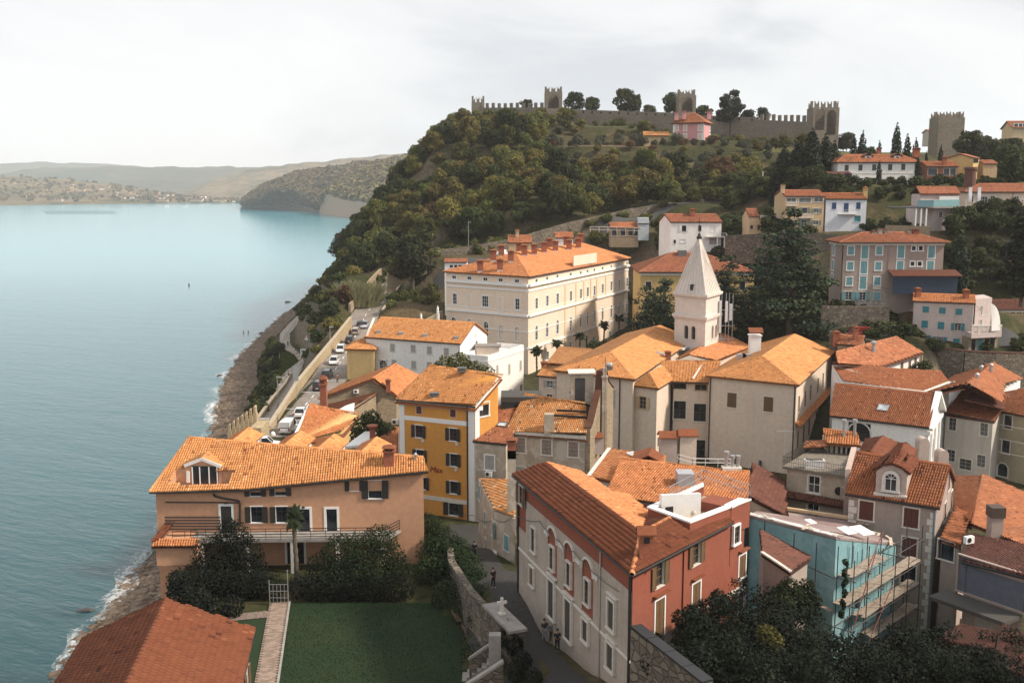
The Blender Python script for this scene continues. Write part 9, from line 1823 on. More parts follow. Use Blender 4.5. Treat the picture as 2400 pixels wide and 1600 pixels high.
poly_wall('garden_retaining_wall','rough retaining wall below the sand coloured house, with vines',[UY(1700,552,256),UY(1830,545,252),UY(1960,548,250)],7,.6,S_DARK)
poly_wall('terrace_retaining_wall','rough stone wall below the glass balcony house terrace',[UY(2075,528,240),UY(2180,530,238)],5,.5,S_RUBBLE)
for k,(v,u0,u1,Y)in enumerate(((378,1340,1560,442),(398,1320,1480,426),(412,1340,1600,412),(425,1500,1640,398))):
 pp=[UY(u,v,Y)for u in np.linspace(u0,u1,6)];pp=[Vector((p.x,p.y,gz(p.x,p.y)+.5))for p in pp];poly_wall('terrace_wall',('topmost','second','third','lowest')[k]+' dry stone wall edging the grass terraces of the hill',pp,2.2,.5,S_RUBBLE)
 # crenellated yellow wall stepping down to the sea
A,B=UY(602,962,149),UY(533,1012,147);t=thing('crenellated_wall','sunny yellow crenellated wall stepping down towards the sea near the white van','wall',(A.x,A.y,14));
for i in range(7):
 p,q=A.lerp(B,i/7),A.lerp(B,(i+1)/7);z=p.z;b=MB();b.box(q.x,p.x,p.y-.35,p.y+.55,10,z-.3);b.build('wall_step',S_YEL,t);b=MB();w=(p.x-q.x)*.62;x=(p.x+q.x)/2;b.box(x-w/2,x+w/2,p.y-.35,p.y+.55,z-.3,z+.55)
 pts=[(x+w/2*math.cos(k),z+.55+w/2*math.sin(k))for k in np.linspace(0,math.pi,7)]
 for(x0,z0),(x1,z1)in zip(pts[:-1],pts[1:]):b.poly([(x0,p.y-.35,z0),(x0,p.y+.55,z0),(x1,p.y+.55,z1),(x1,p.y-.35,z1)])
 b.poly([(a_,p.y-.35,c_)for a_,c_ in pts][::-1]);b.build('merlon',S_YEL,t)
b=MB();b.box(A.x,A.x+1.6,A.y-4.5,A.y+.5,10,A.z-1.5);b.build('wall_end',S_YEL,t)
p=U(618,1015,21);t=thing('gate_pillar','dark stone gate pillar beside the rear of the white van','pillar',p);b=MB();b.box(p.x-.75,p.x+.75,p.y-.5,p.y+.5,18,p.z+2.1);b.build('shaft',S_DARK,t);b=MB();b.box(p.x-.85,p.x+.85,p.y-.6,p.y+.6,p.z+2.1,p.z+2.25);b.build('cap',CONC,t)
for u,v,lab in((640,1020,'white hemispherical bollard behind the white van'),(619,1030,'white hemispherical bollard nearest the crenellated wall')):p=U(u,v,21);b=MB();b.lathe([(.42,-.4),(.42,.15),(.36,.42),(.2,.58),(.03,.63)],p,12);o=b.build('bollard',WHITE,smooth=True);tag(o,lab,'bollard','white bollards at the end of the road')
# cars
def car_parts(kind,L,Wd,Ht):
 low_,bel=.28,.60*Ht if kind!='van' else.52*Ht;h=Wd/2
 roof={'hatch':(-.46,-.30,.10,.27),'wagon':(-.48,-.42,.08,.26),'suv':(-.48,-.40,.08,.25),'sedan':(-.36,-.22,.08,.24),'van':(-.49,-.48,.22,.38)}[kind]
 body=MB();st=[(-.5,.82,low_+.12,bel*.86),(-.47,.98,low_,bel*.97),(-.30,1.0,low_,bel),(.10,1.0,low_,bel),(.28,.98,low_,bel*.96),(.44,.93,low_,bel*.84),(.5,.74,low_+.1,bel*.66)]
 rings=[[(x*L,-w*h,z0),(x*L,-w*h*1.0,(z0+z1)/2),(x*L,-w*h*.93,z1),(x*L,w*h*.93,z1),(x*L,w*h,(z0+z1)/2),(x*L,w*h,z0)]for x,w,z0,z1 in st]
 for r0,r1 in zip(rings[:-1],rings[1:]):
  for k in range(6):body.poly([r0[k],r0[(k+1)%6],r1[(k+1)%6],r1[k]])
 body.poly(rings[0][::-1]);body.poly(rings[-1])
 r0,r1,r2,r3=roof;zt=Ht;k=.86;rp=[(r1*L,-h*k*.86,zt-.03),(r2*L,-h*k*.86,zt),(r2*L,h*k*.86,zt),(r1*L,h*k*.86,zt-.03)];bp=[(r0*L,-h*.92,bel-.02),(r3*L,-h*.92,bel-.03),(r3*L,h*.92,bel-.03),(r0*L,h*.92,bel-.02)]
 gl=MB();gl.poly([bp[0],bp[1],rp[1],rp[0]]);gl.poly([bp[1],bp[2],rp[2],rp[1]]);gl.poly([bp[2],bp[3],rp[3],rp[2]]);gl.poly([bp[3],bp[0],rp[0],rp[3]])
 rf=MB();rf.slab([(p[0],p[1],p[2]+.03)for p in rp],.06)
 for a_,c_ in((bp[0],rp[0]),(bp[1],rp[1]),(bp[2],rp[2]),(bp[3],rp[3])):rf.bar(a_,c_,.09,.09)
 for y in(-1,1):x=(r1+r2)/2*L;rf.bar((x,y*h*.93,bel-.03),(x,y*h*k*.87,zt),.09,.06)
 if kind=='van':rf.box(r1*L-.02,.05*L,-h*.9,-h*.76,bel,zt-.02);rf.box(r1*L-.02,.05*L,h*.76,h*.9,bel,zt-.02);rf.box(r1*L-.04,r1*L+.1,-h*.88,h*.88,bel*.95,zt-.02)
 if kind in('suv','wagon'):
  for y in(-1,1):rf.bar((r1*L+.2,y*h*.66,zt+.09),(r2*L-.1,y*h*.66,zt+.1),.05)
 return body,gl,rf
TYRE=plain('tyre_rubber',(.02,.02,.02),.9);RIM=plain('wheel_rim',(.35,.35,.36),.4,.6);CGL=glass('car_glass',(.012,.014,.018));LAMPW=plain('headlight_lens',(.6,.62,.65),.2);LAMPR=plain('tail_lamp_lens',(.30,.012,.012),.3)
def carpaint(n,c):
 if n in MATS:return MATS[n]
 m,nt,b=newmat(n);b.inputs['Base Color'].default_value=c4(c);b.inputs['Roughness'].default_value=.3;b.inputs['Coat Weight'].default_value=.6;b.inputs['Coat Roughness'].default_value=.08;MATS[n]=m;return m
CARC={}
def car(label,p,rz,kind,paint,L=4.3,Wd=1.78,Ht=1.5,cat='car',group='cars parked along the shore road',pitch=0):
 key=(kind,L,Ht)
 if key not in CARC:CARC[key]=car_parts(kind,L,Wd,Ht)
 bd,gl,rf=CARC[key];t=thing('parked_van' if cat=='van' else 'parked_car',label,cat,p,rz,group);t.rotation_euler=(0,-pitch,rz)
 link('body',bd.mesh('body',paint,smooth=False),t);link('windows',gl.mesh('windows',CGL),t);link('roof',rf.mesh('roof',paint),t)
 for x in(-.31,.32):
  for y in(-1,1):
   w=MB();w.tube([(0,-.1,0),(0,.1,0)],.32,14);o=link('wheel',cached('tyre',lambda:w.mesh('wheel',TYRE)),t,loc=(x*L,y*(Wd/2-.09),.32));r=MB();r.tube([(0,-.11,0),(0,.11,0)],.2,10);link('rim',cached('rim',lambda:r.mesh('rim',RIM)),o)
 for y in(-1,1):
  b=MB();b.box(L*.462,L*.487,y*Wd*.36-.2,y*Wd*.36+.2,.58,.72);link('headlight',b.mesh('headlight',LAMPW),t);b=MB();b.box(-L*.502,-L*.478,y*Wd*.40-.1,y*Wd*.40+.1,.62,.95);link('tail_light',b.mesh('tail_light',LAMPR),t)
 b=MB();b.box(-L*.506,-L*.498,-.26,.26,.55,.67);link('number_plate',b.mesh('number_plate',WHITE),t);return t
WHT,BLK,SIL,DGR,BEI,REDP=carpaint('white_car_paint',(.72,.72,.72)),carpaint('black_car_paint',(.012,.012,.014)),carpaint('silver_car_paint',(.42,.43,.45)),carpaint('dark_grey_car_paint',(.07,.075,.085)),carpaint('beige_car_paint',(.36,.31,.25)),carpaint('red_car_paint',(.30,.02,.015))
def road_dir(p):
 i=min(range(len(ROAD)-1),key=lambda k:((ROAD[k]+ROAD[k+1])/2-p).length);d=ROAD[i+1]-ROAD[i];return math.atan2(d.y,d.x),math.atan2(d.z,math.hypot(d.x,d.y))
for u,v,k,m,L,H_,lab,fl in((676,1008,'van',WHT,4.6,1.95,'white panel van with closed rear doors, nearest of the parked row',0),(705,972,'sedan',WHT,4.5,1.42,'white saloon parked directly in front of the white van',0),(748,910,'suv',BLK,4.7,1.75,'black estate car with red tail lights, rear car of the upper row',0),(767,882,'suv',BLK,4.6,1.7,'black car second in the upper row, silver roof rails',0),(783,850,'hatch',WHT,4.4,1.5,'white rounded car third in the upper row, facing the camera',1),(798,822,'wagon',WHT,4.4,1.5,'dull white car behind the yellow kiosk roof, facing the camera',1),(820,800,'suv',BLK,4.5,1.65,'black car with silver roof, fifth in the upper row',0),(834,777,'wagon',BEI,4.6,1.5,'beige estate car with long side windows',0),(845,757,'hatch',BLK,4.1,1.5,'black hatchback beside the end of the road wall',0),(854,738,'sedan',SIL,4.5,1.45,'silver grey car half hidden under the rusty bush',1),(886,702,'hatch',WHT,4.2,1.55,'white hatchback alone below the bamboo',0),(910,679,'suv',DGR,4.5,1.65,'dark grey car topmost on the ramp, facing the camera',1)):
 p=U(u,v,21);
 for _ in range(5):p=U(u,v,gz(p.x,p.y)+.3)
 p.z=gz(p.x,p.y)+.09;a_,pt=road_dir(p);car(lab,p,a_+(math.pi if fl else 0),k,m,L,1.8,H_,'van' if k=='van' else 'car',pitch=-pt if fl else pt)
p=UY(2010,762,193.5);car('small red van with white lower stripe parked under the dark wall',(p.x,p.y,gz(p.x,p.y)+.12),R(172),'van',REDP,4.2,1.7,1.75,'van','cars on the street under the apartment block');p=UY(2086,778,196.5);car('silver hatchback parked on the street left of the pink house',(p.x,p.y,gz(p.x,p.y)+.12),R(176),'hatch',SIL,4.2,1.72,1.45,'car','cars on the street under the apartment block')
p=UY(620,1040,131);car('white car peeking over the bright ridge of the peach house',(p.x,p.y,p.z-.6),R(10),'hatch',WHT,4.0,1.7,1.5)
for u,v,Y,m,lab in((1040,612,262,WHT,'white car on the upper parking left behind the palace'),(1068,600,276,SIL,'pale car on the upper parking, right of the white one'),(1097,590,284,REDP,'red car on the upper parking behind the palace')):p=UY(u,v,Y);car(lab,(p.x,p.y,gz(p.x,p.y)+.05),R(20),'hatch',m,4.1,1.7,1.5,group='cars on the upper parking')
for u,v,Y,lab in((1741,488,300,'dark teal car on the upper road above the white hill house'),(1782,480,300,'grey car on the upper road beside pampas grass')):p=UY(u,v,Y);car(lab,(p.x,p.y,gz(p.x,p.y)+.05),R(15),'hatch',DGR,4.1,1.7,1.5,group='cars on the upper road')
# people: one skinned body each, clothes as separate skins
def skinned(name,V,E_,rad,m,root=0):
 me=bpy.data.meshes.new('t');me.from_pydata(V,E_,[]);o=bpy.data.objects.new('t',me);COL.objects.link(o);md=o.modifiers.new('s','SKIN');sk=me.skin_vertices[0].data
 for i,r in enumerate(rad):sk[i].radius=(r,r)if not isinstance(r,tuple)else r;sk[i].use_root=i==root
 ss=o.modifiers.new('u','SUBSURF');ss.levels=ss.render_levels=1;dg=bpy.context.evaluated_depsgraph_get();r=bpy.data.meshes.new_from_object(o.evaluated_get(dg));bpy.data.objects.remove(o);r.name=name;r.materials.clear();r.materials.append(m);r.polygons.foreach_set('use_smooth',[True]*len(r.polygons));return r
SKIN=plain('skin',(.42,.26,.18),.6);HAIRD,HAIRL=plain('dark_hair',(.03,.02,.015)),plain('light_hair',(.32,.26,.18))
def person(label,p,rz,shirt,trouser,hair=HAIRD,stride=.16,h=1.72,swim=False,group=None):
 t=thing('person',label,'person',p,rz,group);k=h/1.75;st=stride
 V=[(0,0,.95),(0,0,1.15),(0,0,1.40),(0,0,1.50),(.02,0,1.62),(.01,0,1.72),(-.09,0,.90),(-.10,0,.0+.48),(-.10,0,.07),(-.10,0,.04),(.09,0,.90),(.10,0,.48),(.10,0,.07),(.10,0,.04),(-.19,0,1.40),(-.25,0,1.13),(-.24,0,.90),(-.24,0,.80),(.19,0,1.40),(.25,0,1.13),(.24,0,.90),(.24,0,.80)]
 off={7:(0,st*.3),8:(0,st),9:(0,st+.10 if 0 else st-.12),11:(0,-st*.2),12:(0,-st),13:(0,-st-.12),15:(0,-st*.4),16:(0,-st*.9),17:(0,-st*1.1),19:(0,st*.4),20:(0,st*.9),21:(0,st*1.1)}
 V=[(x+off.get(i,(0,0))[0],y+off.get(i,(0,0))[1]if i in off else y,z)for i,(x,y,z)in enumerate(V)];V[9]=(V[8][0],V[8][1]-.14,.035);V[13]=(V[12][0],V[12][1]-.14,.035)
 E_=[(0,1),(1,2),(2,3),(3,4),(4,5),(0,6),(6,7),(7,8),(8,9),(0,10),(10,11),(11,12),(12,13),(2,14),(14,15),(15,16),(16,17),(2,18),(18,19),(19,20),(20,21)]
 rad=[.13,.125,.14,.055,.095,.075,.09,.06,.042,.035,.09,.06,.042,.035,.06,.045,.035,.03,.06,.045,.035,.03];sc=lambda P:[(x*k,y*k,z*k)for x,y,z in P]
 link('body',skinned('body',sc(V),E_,[r*k for r in rad],SKIN),t)
 if not swim:
  ix=[0,1,2,14,15,18,19];link('shirt',skinned('shirt',sc([V[i]for i in ix]),[(0,1),(1,2),(2,3),(3,4),(2,5),(5,6)],[.155,.15,.165,.08,.062,.08,.062],shirt),t)
  ix=[0,6,7,8,10,11,12];link('trousers',skinned('trousers',sc([V[i]for i in ix]),[(0,1),(1,2),(2,3),(0,4),(4,5),(5,6)],[.15,.105,.08,.058,.105,.08,.058],trouser),t)
 b=MB();b.lathe([(.10,-.03),(.115,.04),(.09,.10),(.03,.13)],(0,.025,1.68*k),10);link('hair',b.mesh('hair',hair,smooth=True),t)
 b=MB();b.box(-.012,.012,-.125,-.09,1.63*k,1.67*k);link('nose',b.mesh('nose',SKIN),t);return t
C_=lambda n,c:plain('cloth_'+n,c,.9)
def on(u,v,z0=21):
 p=U(u,v,z0)
 for _ in range(6):p=U(u,v,gz(p.x,p.y)+.1)
 return(p.x,p.y,gz(p.x,p.y)+.1)
person('woman with white hair and dark flowered blouse walking in the dark alley',on(1293,1506,25.5),R(10),C_('flowered',(.12,.13,.17)),C_('dark_brown',(.05,.04,.035)),HAIRL,.1)
person('person in pale blue trousers left of the white haired woman in the alley',on(1276,1500,25.5),R(20),C_('dark_grey',(.05,.05,.055)),C_('pale_blue',(.30,.34,.42)),HAIRD,.12)
person('person in dark clothes close behind the white haired woman in the alley',on(1306,1525,25.5),R(190),C_('black',(.02,.02,.022)),C_('black',(.02,.02,.022)),HAIRD,.1)
person('person in dark clothes standing at the far end of the alley by the rubble house',on(1112,1308,21),R(160),C_('black',(.02,.02,.022)),C_('navy',(.025,.03,.045)),HAIRD,.05)
person('person in black walking at the foot of the crumbling rubble house',on(1156,1376,24),R(30),C_('black',(.02,.02,.022)),C_('black',(.02,.02,.022)),HAIRD,.12)
person('person in red brown top crossing the road by the black estate car',on(791,897,20.5),R(200),C_('rust',(.22,.09,.06)),C_('navy',(.025,.03,.045)),HAIRD,.18)
person('adult in dark jacket on the lower path, walking with a child',on(677,888,12),R(0),C_('dark_grey',(.05,.05,.055)),C_('black',(.02,.02,.022)),HAIRD,.12)
person('small child in pale clothes beside the adult on the lower path',on(672,887,12),R(0),C_('pale',(.5,.48,.45)),C_('pale_blue',(.30,.34,.42)),HAIRL,.08,1.1)
person('person in black with a pushchair on the promenade, left of two',on(667,818,9),R(180),C_('black',(.02,.02,.022)),C_('black',(.02,.02,.022)),HAIRD,.14)
person('person in black on the promenade, right of two, near the grass',on(675,812,9),R(180),C_('black',(.02,.02,.022)),C_('navy',(.025,.03,.045)),HAIRD,.14)
for u,lab in((571,'bather standing waist deep in the sea, left of the two'),(582,'bather standing waist deep in the sea, right of the two')):p=U(u,780,0);person(lab,(p.x,p.y,-.75),R(40),SKIN,SKIN,HAIRD,.05,swim=True)
# lamps, signs and poles along the shore
def lamp(label,u,v,z,h,arm=True):
 p=U(u,v,z);p.z=gz(p.x,p.y);t=thing('street_lamp',label,'street lamp',p);b=MB();b.tube([(p.x,p.y,p.z-.3),(p.x,p.y,p.z+h)],.08,7);b.build('pole',GALV,t);b=MB();b.box(p.x-.15,p.x+.75,p.y-.16,p.y+.16,p.z+h,p.z+h+.16);b.build('lamp_head',GALV,t);b=MB();b.box(p.x-.3,p.x+.3,p.y-.3,p.y+.3,p.z-.3,p.z+.3);b.build('base',CONC,t)
lamp('street lamp on the parapet of the lower path, nearest the crenellated wall',652,957,15.5,6.2);lamp('street lamp on the road wall beside the yellow green hedge',774,803,23.0,5.2);lamp('tall street lamp at the edge of the wood behind the palace',1098,568,41,8);lamp('street lamp on the slope above the ramp wall',939,608,36,5)
def sign(label,u,v,z,h,kind):
 p=U(u,v,z);p.z=gz(p.x,p.y);t=thing('sign_post',label,'sign',p);b=MB()
 for dx in((0,)if kind!='board' else(-.5,.5)):b.tube([(p.x+dx,p.y,p.z-.3),(p.x+dx,p.y,p.z+h)],.04,6)
 b.build('post',GALV,t);b=MB()
 if kind=='tri':b.poly([(p.x-.5,p.y-.06,p.z+h-.9),(p.x+.5,p.y-.06,p.z+h-.9),(p.x,p.y-.06,p.z+h)]);b.build('warning_triangle',plain('sign_red_paint',(.5,.03,.03),.5),t);b=MB();b.poly([(p.x-.3,p.y-.075,p.z+h-.8),(p.x+.3,p.y-.075,p.z+h-.8),(p.x,p.y-.075,p.z+h-.25)]).box(p.x-.45,p.x+.45,p.y-.09,p.y-.05,p.z+h-1.6,p.z+h-1.0);b.build('plate',WHITE,t)
 elif kind=='board':b.box(p.x-.75,p.x+.75,p.y-.08,p.y-.03,p.z+h-1.9,p.z+h);b.build('board',WHITE,t);b=MB();b.box(p.x-.5,p.x+.3,p.y-.10,p.y-.085,p.z+h-1.0,p.z+h-.3).box(p.x-.5,p.x-.1,p.y-.10,p.y-.085,p.z+h-1.6,p.z+h-1.25);b.build('print',GREYWOOD,t)
 else:b.box(p.x-.45,p.x+.45,p.y-.06,p.y-.02,p.z+h-2.6,p.z+h);b.build('plate',GALV,t)
sign('red warning triangle sign on the grass in the fork of the paths',719,832,12,4.6,'tri');sign('white information board on the grass beside the warning sign',711,836,12,3.6,'board');sign('grey sign plates seen from the side, on the road wall',695,935,21,6.0,'plate')
p=UY(1787,475,330);t=thing('utility_pole','concrete power pole rising in front of the big cypresses','utility pole',(p.x,p.y,gz(p.x,p.y)));b=MB();b.tube([(p.x,p.y,p.z-4),UY(1788,402,330)],[.22,.14],7);b.build('pole',LIME,t);b=MB();q_=UY(1788,472,330);b.bar(q_-Vector((1.6,0,0)),q_+Vector((1.6,0,0)),.2);b.build('crossbar',LIME,t)
pv=[U(a_,b_,z)for a_,b_,z in((655,845,10.3),(655,815,10.2),(665,785,10),(690,752,9.7),(730,705,9.6))];t=thing('promenade_railing','thin metal railing along the sea side of the promenade','railing',pv[0]);railing(t,[Vector((p.x,p.y,gz(p.x,p.y)+.05))for p in pv],1.0,GALV,1.6,rails=2,r=.03)
# garden: paved path, gate, benches, stairs, wall with a stone cross
PAV=[plain('paver_%d'%i,c,.9,var=.15)for i,c in enumerate(((.26,.19,.145),(.21,.155,.12),(.31,.23,.18)))];PAV=[MATS.pop(k)for k in('paver_0','paver_1','paver_2')]
for i,m in enumerate(PAV):m.name=('paver_sand','paver_brown','paver_pale')[i]
P0,P1=U(655,1415,22.0),U(617,1640,22.0);t=thing('garden_path','narrow paved path of small pinkish bricks crossing the dark lawn','path',P0);d=(P1-P0);L=d.length;d.normalize();s=Vector((-d.y,d.x,0));w=1.55;nr=int(L/.22);pm=[cached(('pav',i),lambda i=i:(lambda b:b.mesh('brick',PAV[i]))(MB().box(-.20,.20,-.095,.095,0,.09)))for i in range(3)];ang=math.atan2(s.y,s.x);cnt=0;far_=[MB(),MB(),MB()]
b=MB();b.bar(P0+Vector((0,0,.05)),P1+Vector((0,0,.05)),w+.1,.2);b.build('bedding',plain('path_sand',(.09,.07,.055),.95),t);b=MB();b.bar(P0+s*(w/2+.1)+Vector((0,0,.12)),P1+s*(w/2+.1)+Vector((0,0,.12)),.16,.26);b.build('kerb',CONC,t)
for r_ in range(nr-1,-1,-1):
 for c_ in range(4):
  x=(c_-1.5)*.41+(.2 if r_%2 else 0)
  if abs(x)>w/2-.15:continue
  q_=P0+d*(r_*.215+.12)+s*x+Vector((0,0,.12));k=random.randrange(3);_,v_,_f=PX(*q_)
  if cnt<300 and v_<1605:o=link('brick',pm[k],t);o.location=q_-t.location;o.rotation_euler=(random.uniform(-.02,.02),random.uniform(-.02,.02),ang);cnt+=1
  else:M=Matrix.Translation(q_)@Matrix.Rotation(ang,4,'Z');far_[k].box(-.20,.20,-.095,.095,0,.09,M)
for k in range(3):
 if far_[k].v:far_[k].build('bricks',PAV[k],t)['kind']='stuff'
Q=[U(u,v,22.0)for u,v in((505,1446),(652,1432),(656,1447),(505,1462))];b=MB();b.poly([p+Vector((0,0,.16))for p in Q]);o=b.build('garden_paving',cobble('garden_paving_bricks',(.20,.15,.12),(.28,.21,.17),(.08,.06,.05),3.5));o['kind']='structure'
p=U(672,1418,22.0);t=thing('garden_gate','grey iron lattice gate between the two hedges at the end of the brick path','gate',p);b=MB();x0,x1=p.x-1.45,p.x+.15
for x in(x0,x1):b.bar((x,p.y,21.9),(x,p.y,24.3 if x==x0 else 25.2),.07)
b.build('gate_post',GALV,t)
for x in np.linspace(x0,x1,6)[1:-1]:b=MB();b.bar((float(x),p.y,22.1),(float(x),p.y,23.9),.035);b.build('bar',GALV,t)
for z in(22.15,22.7,23.3,23.9):b=MB();b.bar((x0,p.y,z),(x1,p.y,z),.04);b.build('rail',GALV,t)
poly_wall('garden_wall','dark rubble wall between garden and alley, half hidden by shrubs',[Vector((-6.2,99,24.3)),Vector((-5.4,90,24.8)),Vector((-3.4,81,25.7)),Vector((-1.6,75.3,26.2))],6,.6,S_DARK)
a_,b_=U(1151,1413,27.0),U(1214,1474,27.0);t=thing('cross_wall','wall end with a pale slab top carrying a small stone cross','wall',a_);d=(b_-a_);d.normalize();s=Vector((-d.y,d.x,0));q_=[a_-s*.55,b_-s*.55,b_+s*.55,a_+s*.55];b=MB();b.prism([tuple(x[:2])for x in q_],21,26.8);b.build('masonry',S_DARK,t);b=MB();q_=inset([x.xy for x in q_],-.12);b.prism([tuple(x)for x in q_],26.8,27.0);b.build('slab',CONC,t)
c_=a_.lerp(b_,.42);M=Matrix.Translation(c_)@Matrix.Rotation(R(20),4,'Z');t=thing('stone_cross','small grey stone cross standing on the pale slab of the wall','cross',c_);b=MB();b.box(-.09,.09,-.09,.09,.12,1.25,M).box(-.36,.36,-.088,.088,.78,.97,M);b.build('cross',LIME,t);b=MB();b.box(-.22,.22,-.22,.22,0,.12,M);b.build('foot',LIME,t)
t=thing('garden_stairs','stone stairs with pale sloping parapets left of the ivy wall','stairs',U(1120,1560,22))
for u0,v0,u1,v1,z0,z1 in((1100,1542,1150,1508,24.0,25.3),(1075,1615,1180,1548,24.0,26.0)):
 p,q_=U(u0,v0,z0),U(u1,v1,z1);b=MB();b.bar(p,q_,.45,.16);b.build('parapet_top',CONC,t);b=MB();b.prism([(p.x,p.y-.18),(q_.x,q_.y-.18),(q_.x,q_.y+.18),(p.x,p.y+.18)],21,[p.z-.08,q_.z-.08,q_.z-.08,p.z-.08]);b.build('parapet',S_DARK,t)
for k in range(7):p=U(1090,1590,22).lerp(U(1172,1535,25),k/7);b=MB();b.box(p.x-.2,p.x+.4,p.y-.7,p.y+.7,21,22.2+k*.42);b.build('step',CONC,t)
p=U(1160,1545,25);t=thing('gate_pier','tall grey square pier beside the stairs, below the stone cross','pillar',(p.x,p.y,21));b=MB();b.box(p.x-.42,p.x+.42,p.y-.35,p.y+.35,21,26.9);b.build('shaft',CONC,t)
for u,v,lab in((1072,1458,'dark wooden garden bench against the wall, further one'),(1096,1492,'dark wooden garden bench against the wall, nearer one')):
 p=U(u,v,22);t=thing('garden_bench',lab,'bench',p,R(105))
 for k in range(3):b=MB();b.box(-.8,.8,-.22+k*.16,-.08+k*.16,.42,.46);link('seat_slat',b.mesh('seat_slat',BRWOOD),t)
 for k in range(2):b=MB();b.box(-.8,.8,.28,.32,.58+k*.18,.70+k*.18);link('back_slat',b.mesh('back_slat',BRWOOD),t)
 for x in(-.65,.65):b=MB();b.box(x-.04,x+.04,-.2,.3,0,.42);link('leg',b.mesh('leg',IRON),t)
A,B=UY(1490,1468,57.5),UY(1660,1600,51);poly_wall('courtyard_wall','old dark stone wall running from the corner of the red house to the bottom edge',[A,B],9,.6,S_DARK,IRON)
# roof terrace furniture
e1,e2=(RED.T[1]-RED.T[0]).normalized(),(RED.T[3]-RED.T[0]).normalized();c_=(RED.T[0]+RED.T[1]+RED.T[2]+RED.T[3])/4;zf=RED.zp-.86
p=v3(c_+e2*1.0+e1*.3,zf);t=thing('sun_lounger','white plastic sun lounger on the roof terrace of the red house','sun lounger',p,R(-35));b=MB();b.box(-.95,.45,-.3,.3,.28,.35);link('seat',b.mesh('seat',WHITE),t);b=MB();b.slab([(.45,-.3,.35),(1.0,-.3,.7),(1.0,.3,.7),(.45,.3,.35)],.06);link('backrest',b.mesh('backrest',WHITE),t)
for x in(-.8,.3):
 for y in(-.25,.25):b=MB();b.box(x-.03,x+.03,y-.03,y+.03,0,.28);link('leg',b.mesh('leg',WHITE),t)
p=v3(RED.T[0]+e1*1.6+e2*.9,zf);t=thing('garden_chair','dark wicker chair beside the white screen on the roof terrace','chair',p,R(20));b=MB();b.box(-.3,.3,-.3,.3,.36,.44);link('seat',b.mesh('seat',IRON),t);b=MB();b.box(-.3,.3,.24,.3,.44,.95);link('backrest',b.mesh('backrest',IRON),t)
for x in(-.26,.26):
 for y in(-.26,.26):b=MB();b.box(x-.03,x+.03,y-.03,y+.03,0,.36);link('leg',b.mesh('leg',IRON),t)
for k,lab in enumerate(('round pale pot on the roof terrace, left of the pair','round pale pot on the roof terrace, right of the pair')):p=v3(c_-e2*.6+e1*(-.6+.5*k),zf);o=MB().lathe([(.12,0),(.24,.16),(.24,.3),(.14,.44),(.16,.48)],p,10).build('flower_pot',LIME,smooth=True);tag(o,lab,'pot','pots on the roof terrace')
# cables across the alley and over the roofs
def cable(label,pts,sag=.5,r=.03):
 P=[]
 for a,b in zip(pts[:-1],pts[1:]):P+=[a.lerp(b,k/8)-Vector((0,0,sag*4*(k/8)*(1-k/8)))for k in range(8)]
 b=MB();b.tube(P+[pts[-1]],r,4);tag(b.build('cable',IRON),label,'cable')
W_=lambda x,y,o=.25:RED.pt(0,*RED.at(0,*k105(x,y)),o)
cable('black cable looping along the alley front of the red house',[W_(640,600),W_(870,665),W_(1050,845),W_(1180,940),W_(1600,1310)],.25)
cable('black cable strung from the orange house to the red house across the alley',[UY(*k105(0,540),118),UY(*k105(230,610),106),UY(*k105(430,650),98),W_(640,600)],.5)
cable('thin wire crossing the front of the apartment block',[UY(1900,620,200),UY(1975,640,203),UY(2085,678,203)],.4,.035);cable('thin wire from the pink house to the brown house at far right',[UY(2287,715,194),UY(2325,735,205),UY(2400,755,206)],.4,.035)
def aerial(label,p,h=2.6):
 t=thing('tv_aerial',label,'aerial',p);b=MB();b.tube([p,p+Vector((0,0,h))],.03,5);b.build('mast',GALV,t);b=MB();b.bar(p+Vector((-.8,0,h-.2)),p+Vector((.8,.2,h-.2)),.03)
 for k in range(6):x=-.7+k*.28;b.bar(p+Vector((x,-.35,h-.2)),p+Vector((x,.35,h-.2)),.02)
 b.build('antenna',GALV,t)
aerial('television aerial on the roof behind the shabby terrace house',UY(1838,1068,97));aerial('television aerial on the grey old house ridge',UY(1300,945,130));aerial('television aerial on the roof of the low stone shed',UY(905,868,172))
# statues in the palace garden
for u,v,lab in((987,752,'small white statue on the garden wall left of the palace'),(1026,735,'second white statue close to the palace corner')):p=UY(u,v,232);t=thing('statue',lab,'statue',p);b=MB();b.lathe([(.4,-2.5),(.4,0),(.32,.05)],p,8);b.build('pedestal',LIME,t);b=MB();b.lathe([(.28,0),(.3,.5),(.2,.9),(.28,1.25),(.1,1.45),(.13,1.6),(.05,1.75)],p,8);b.build('figure',WHITE,t,smooth=True)
poly_wall('palace_garden_wall','low brown garden wall left of the palace, below the statues',[UY(965,760,228),UY(990,752,232),UY(1036,728,240)],2.0,.4,S_RUBBLE)
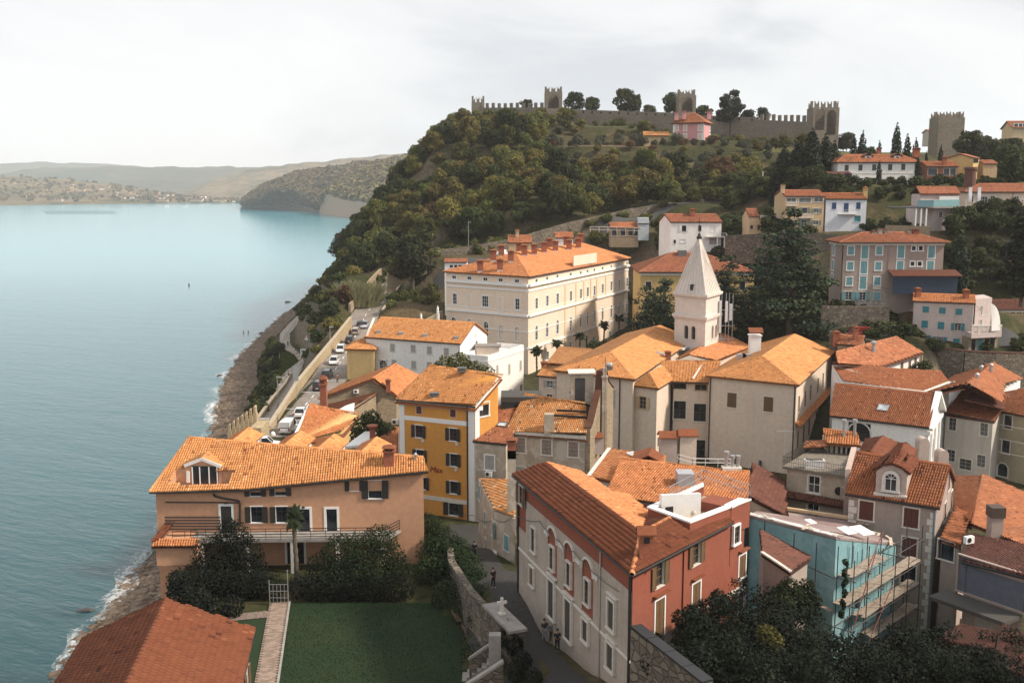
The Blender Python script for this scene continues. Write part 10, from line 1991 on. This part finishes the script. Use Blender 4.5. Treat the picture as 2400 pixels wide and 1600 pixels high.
# far shore: small houses, trees, boats, buoys
FH=[MB().box(-6,6,-4,4,-3,5.5).mat(1).slab([(-6.5,-4.6,5.4),(6.5,-4.6,5.4),(6.5,0,8),(-6.5,0,8)],.2).slab([(-6.5,0,8),(6.5,0,8),(6.5,4.6,5.4),(-6.5,4.6,5.4)],.2).mesh('far_house',(m,T_HILL))for m in(P_WHITE,P_SAND,P_PINK)]
r=np.random.default_rng(5);Hn,Wn,_=C3.shape
for k in range(40):
 i,j=r.integers(2,int(Hn*.66)),r.integers(int(Wn*.32),Wn-2);p=C3[i,j];o=link('far_house',FH[k%3]);o.location=p;o.rotation_euler=(0,0,r.uniform(-.6,.6));s=r.uniform(.7,1.25);o.scale=(s,s,s);tag(o,'tiny tile roofed house scattered on the far shore of the bay','house','tiny houses on the far shore')
for u,lab in((555,'long low resort building on the far shore, left'),(500,'long low resort building on the far shore, middle'),(420,'long low resort building on the far shore, nearest the headland')):p=UY(u-40,471,3150);o=link('far_building',FH[1]);o.location=p;o.scale=(3,1.6,.75);tag(o,lab,'building')
for u,v,lab in((433,485,'white boat anchored near the far beach, right one'),(390,484,'white boat anchored near the far beach, left one')):p=U(u,v,0);t=thing('boat',lab,'boat',p);b=MB();b.prism([(p.x-5,p.y-1.4),(p.x+3.5,p.y-1.4),(p.x+6,p.y),(p.x+3.5,p.y+1.4),(p.x-5,p.y+1.4)],-.3,1.3);b.build('hull',WHITE,t);b=MB();b.box(p.x-3,p.x+1,p.y-1,p.y+1,1.3,3.2);b.build('cabin',WHITE,t);b=MB();b.tube([(p.x,p.y,1.3),(p.x,p.y,11)],.15,5);b.build('mast',GALV,t)
p=U(443,669,0);o=MB().lathe([(.3,-.3),(.55,0),(.5,.5),(.2,1.2),(.05,1.7)],p,8).build('buoy',plain('dark_buoy',(.10,.06,.03)));tag(o,'lone small dark buoy floating in the middle of the bay','buoy')
b=MB()
for i in range(9):
 for k in range(26):p=U(100+k*6.4+i*1.5,494+i*.9,0);b.box(p.x-.9,p.x+.9,p.y-.6,p.y+.6,-.1,.5)
o=link('mussel_floats',b.mesh('mussel_floats',plain('float_grey',(.12,.14,.15))));o['kind']='stuff'
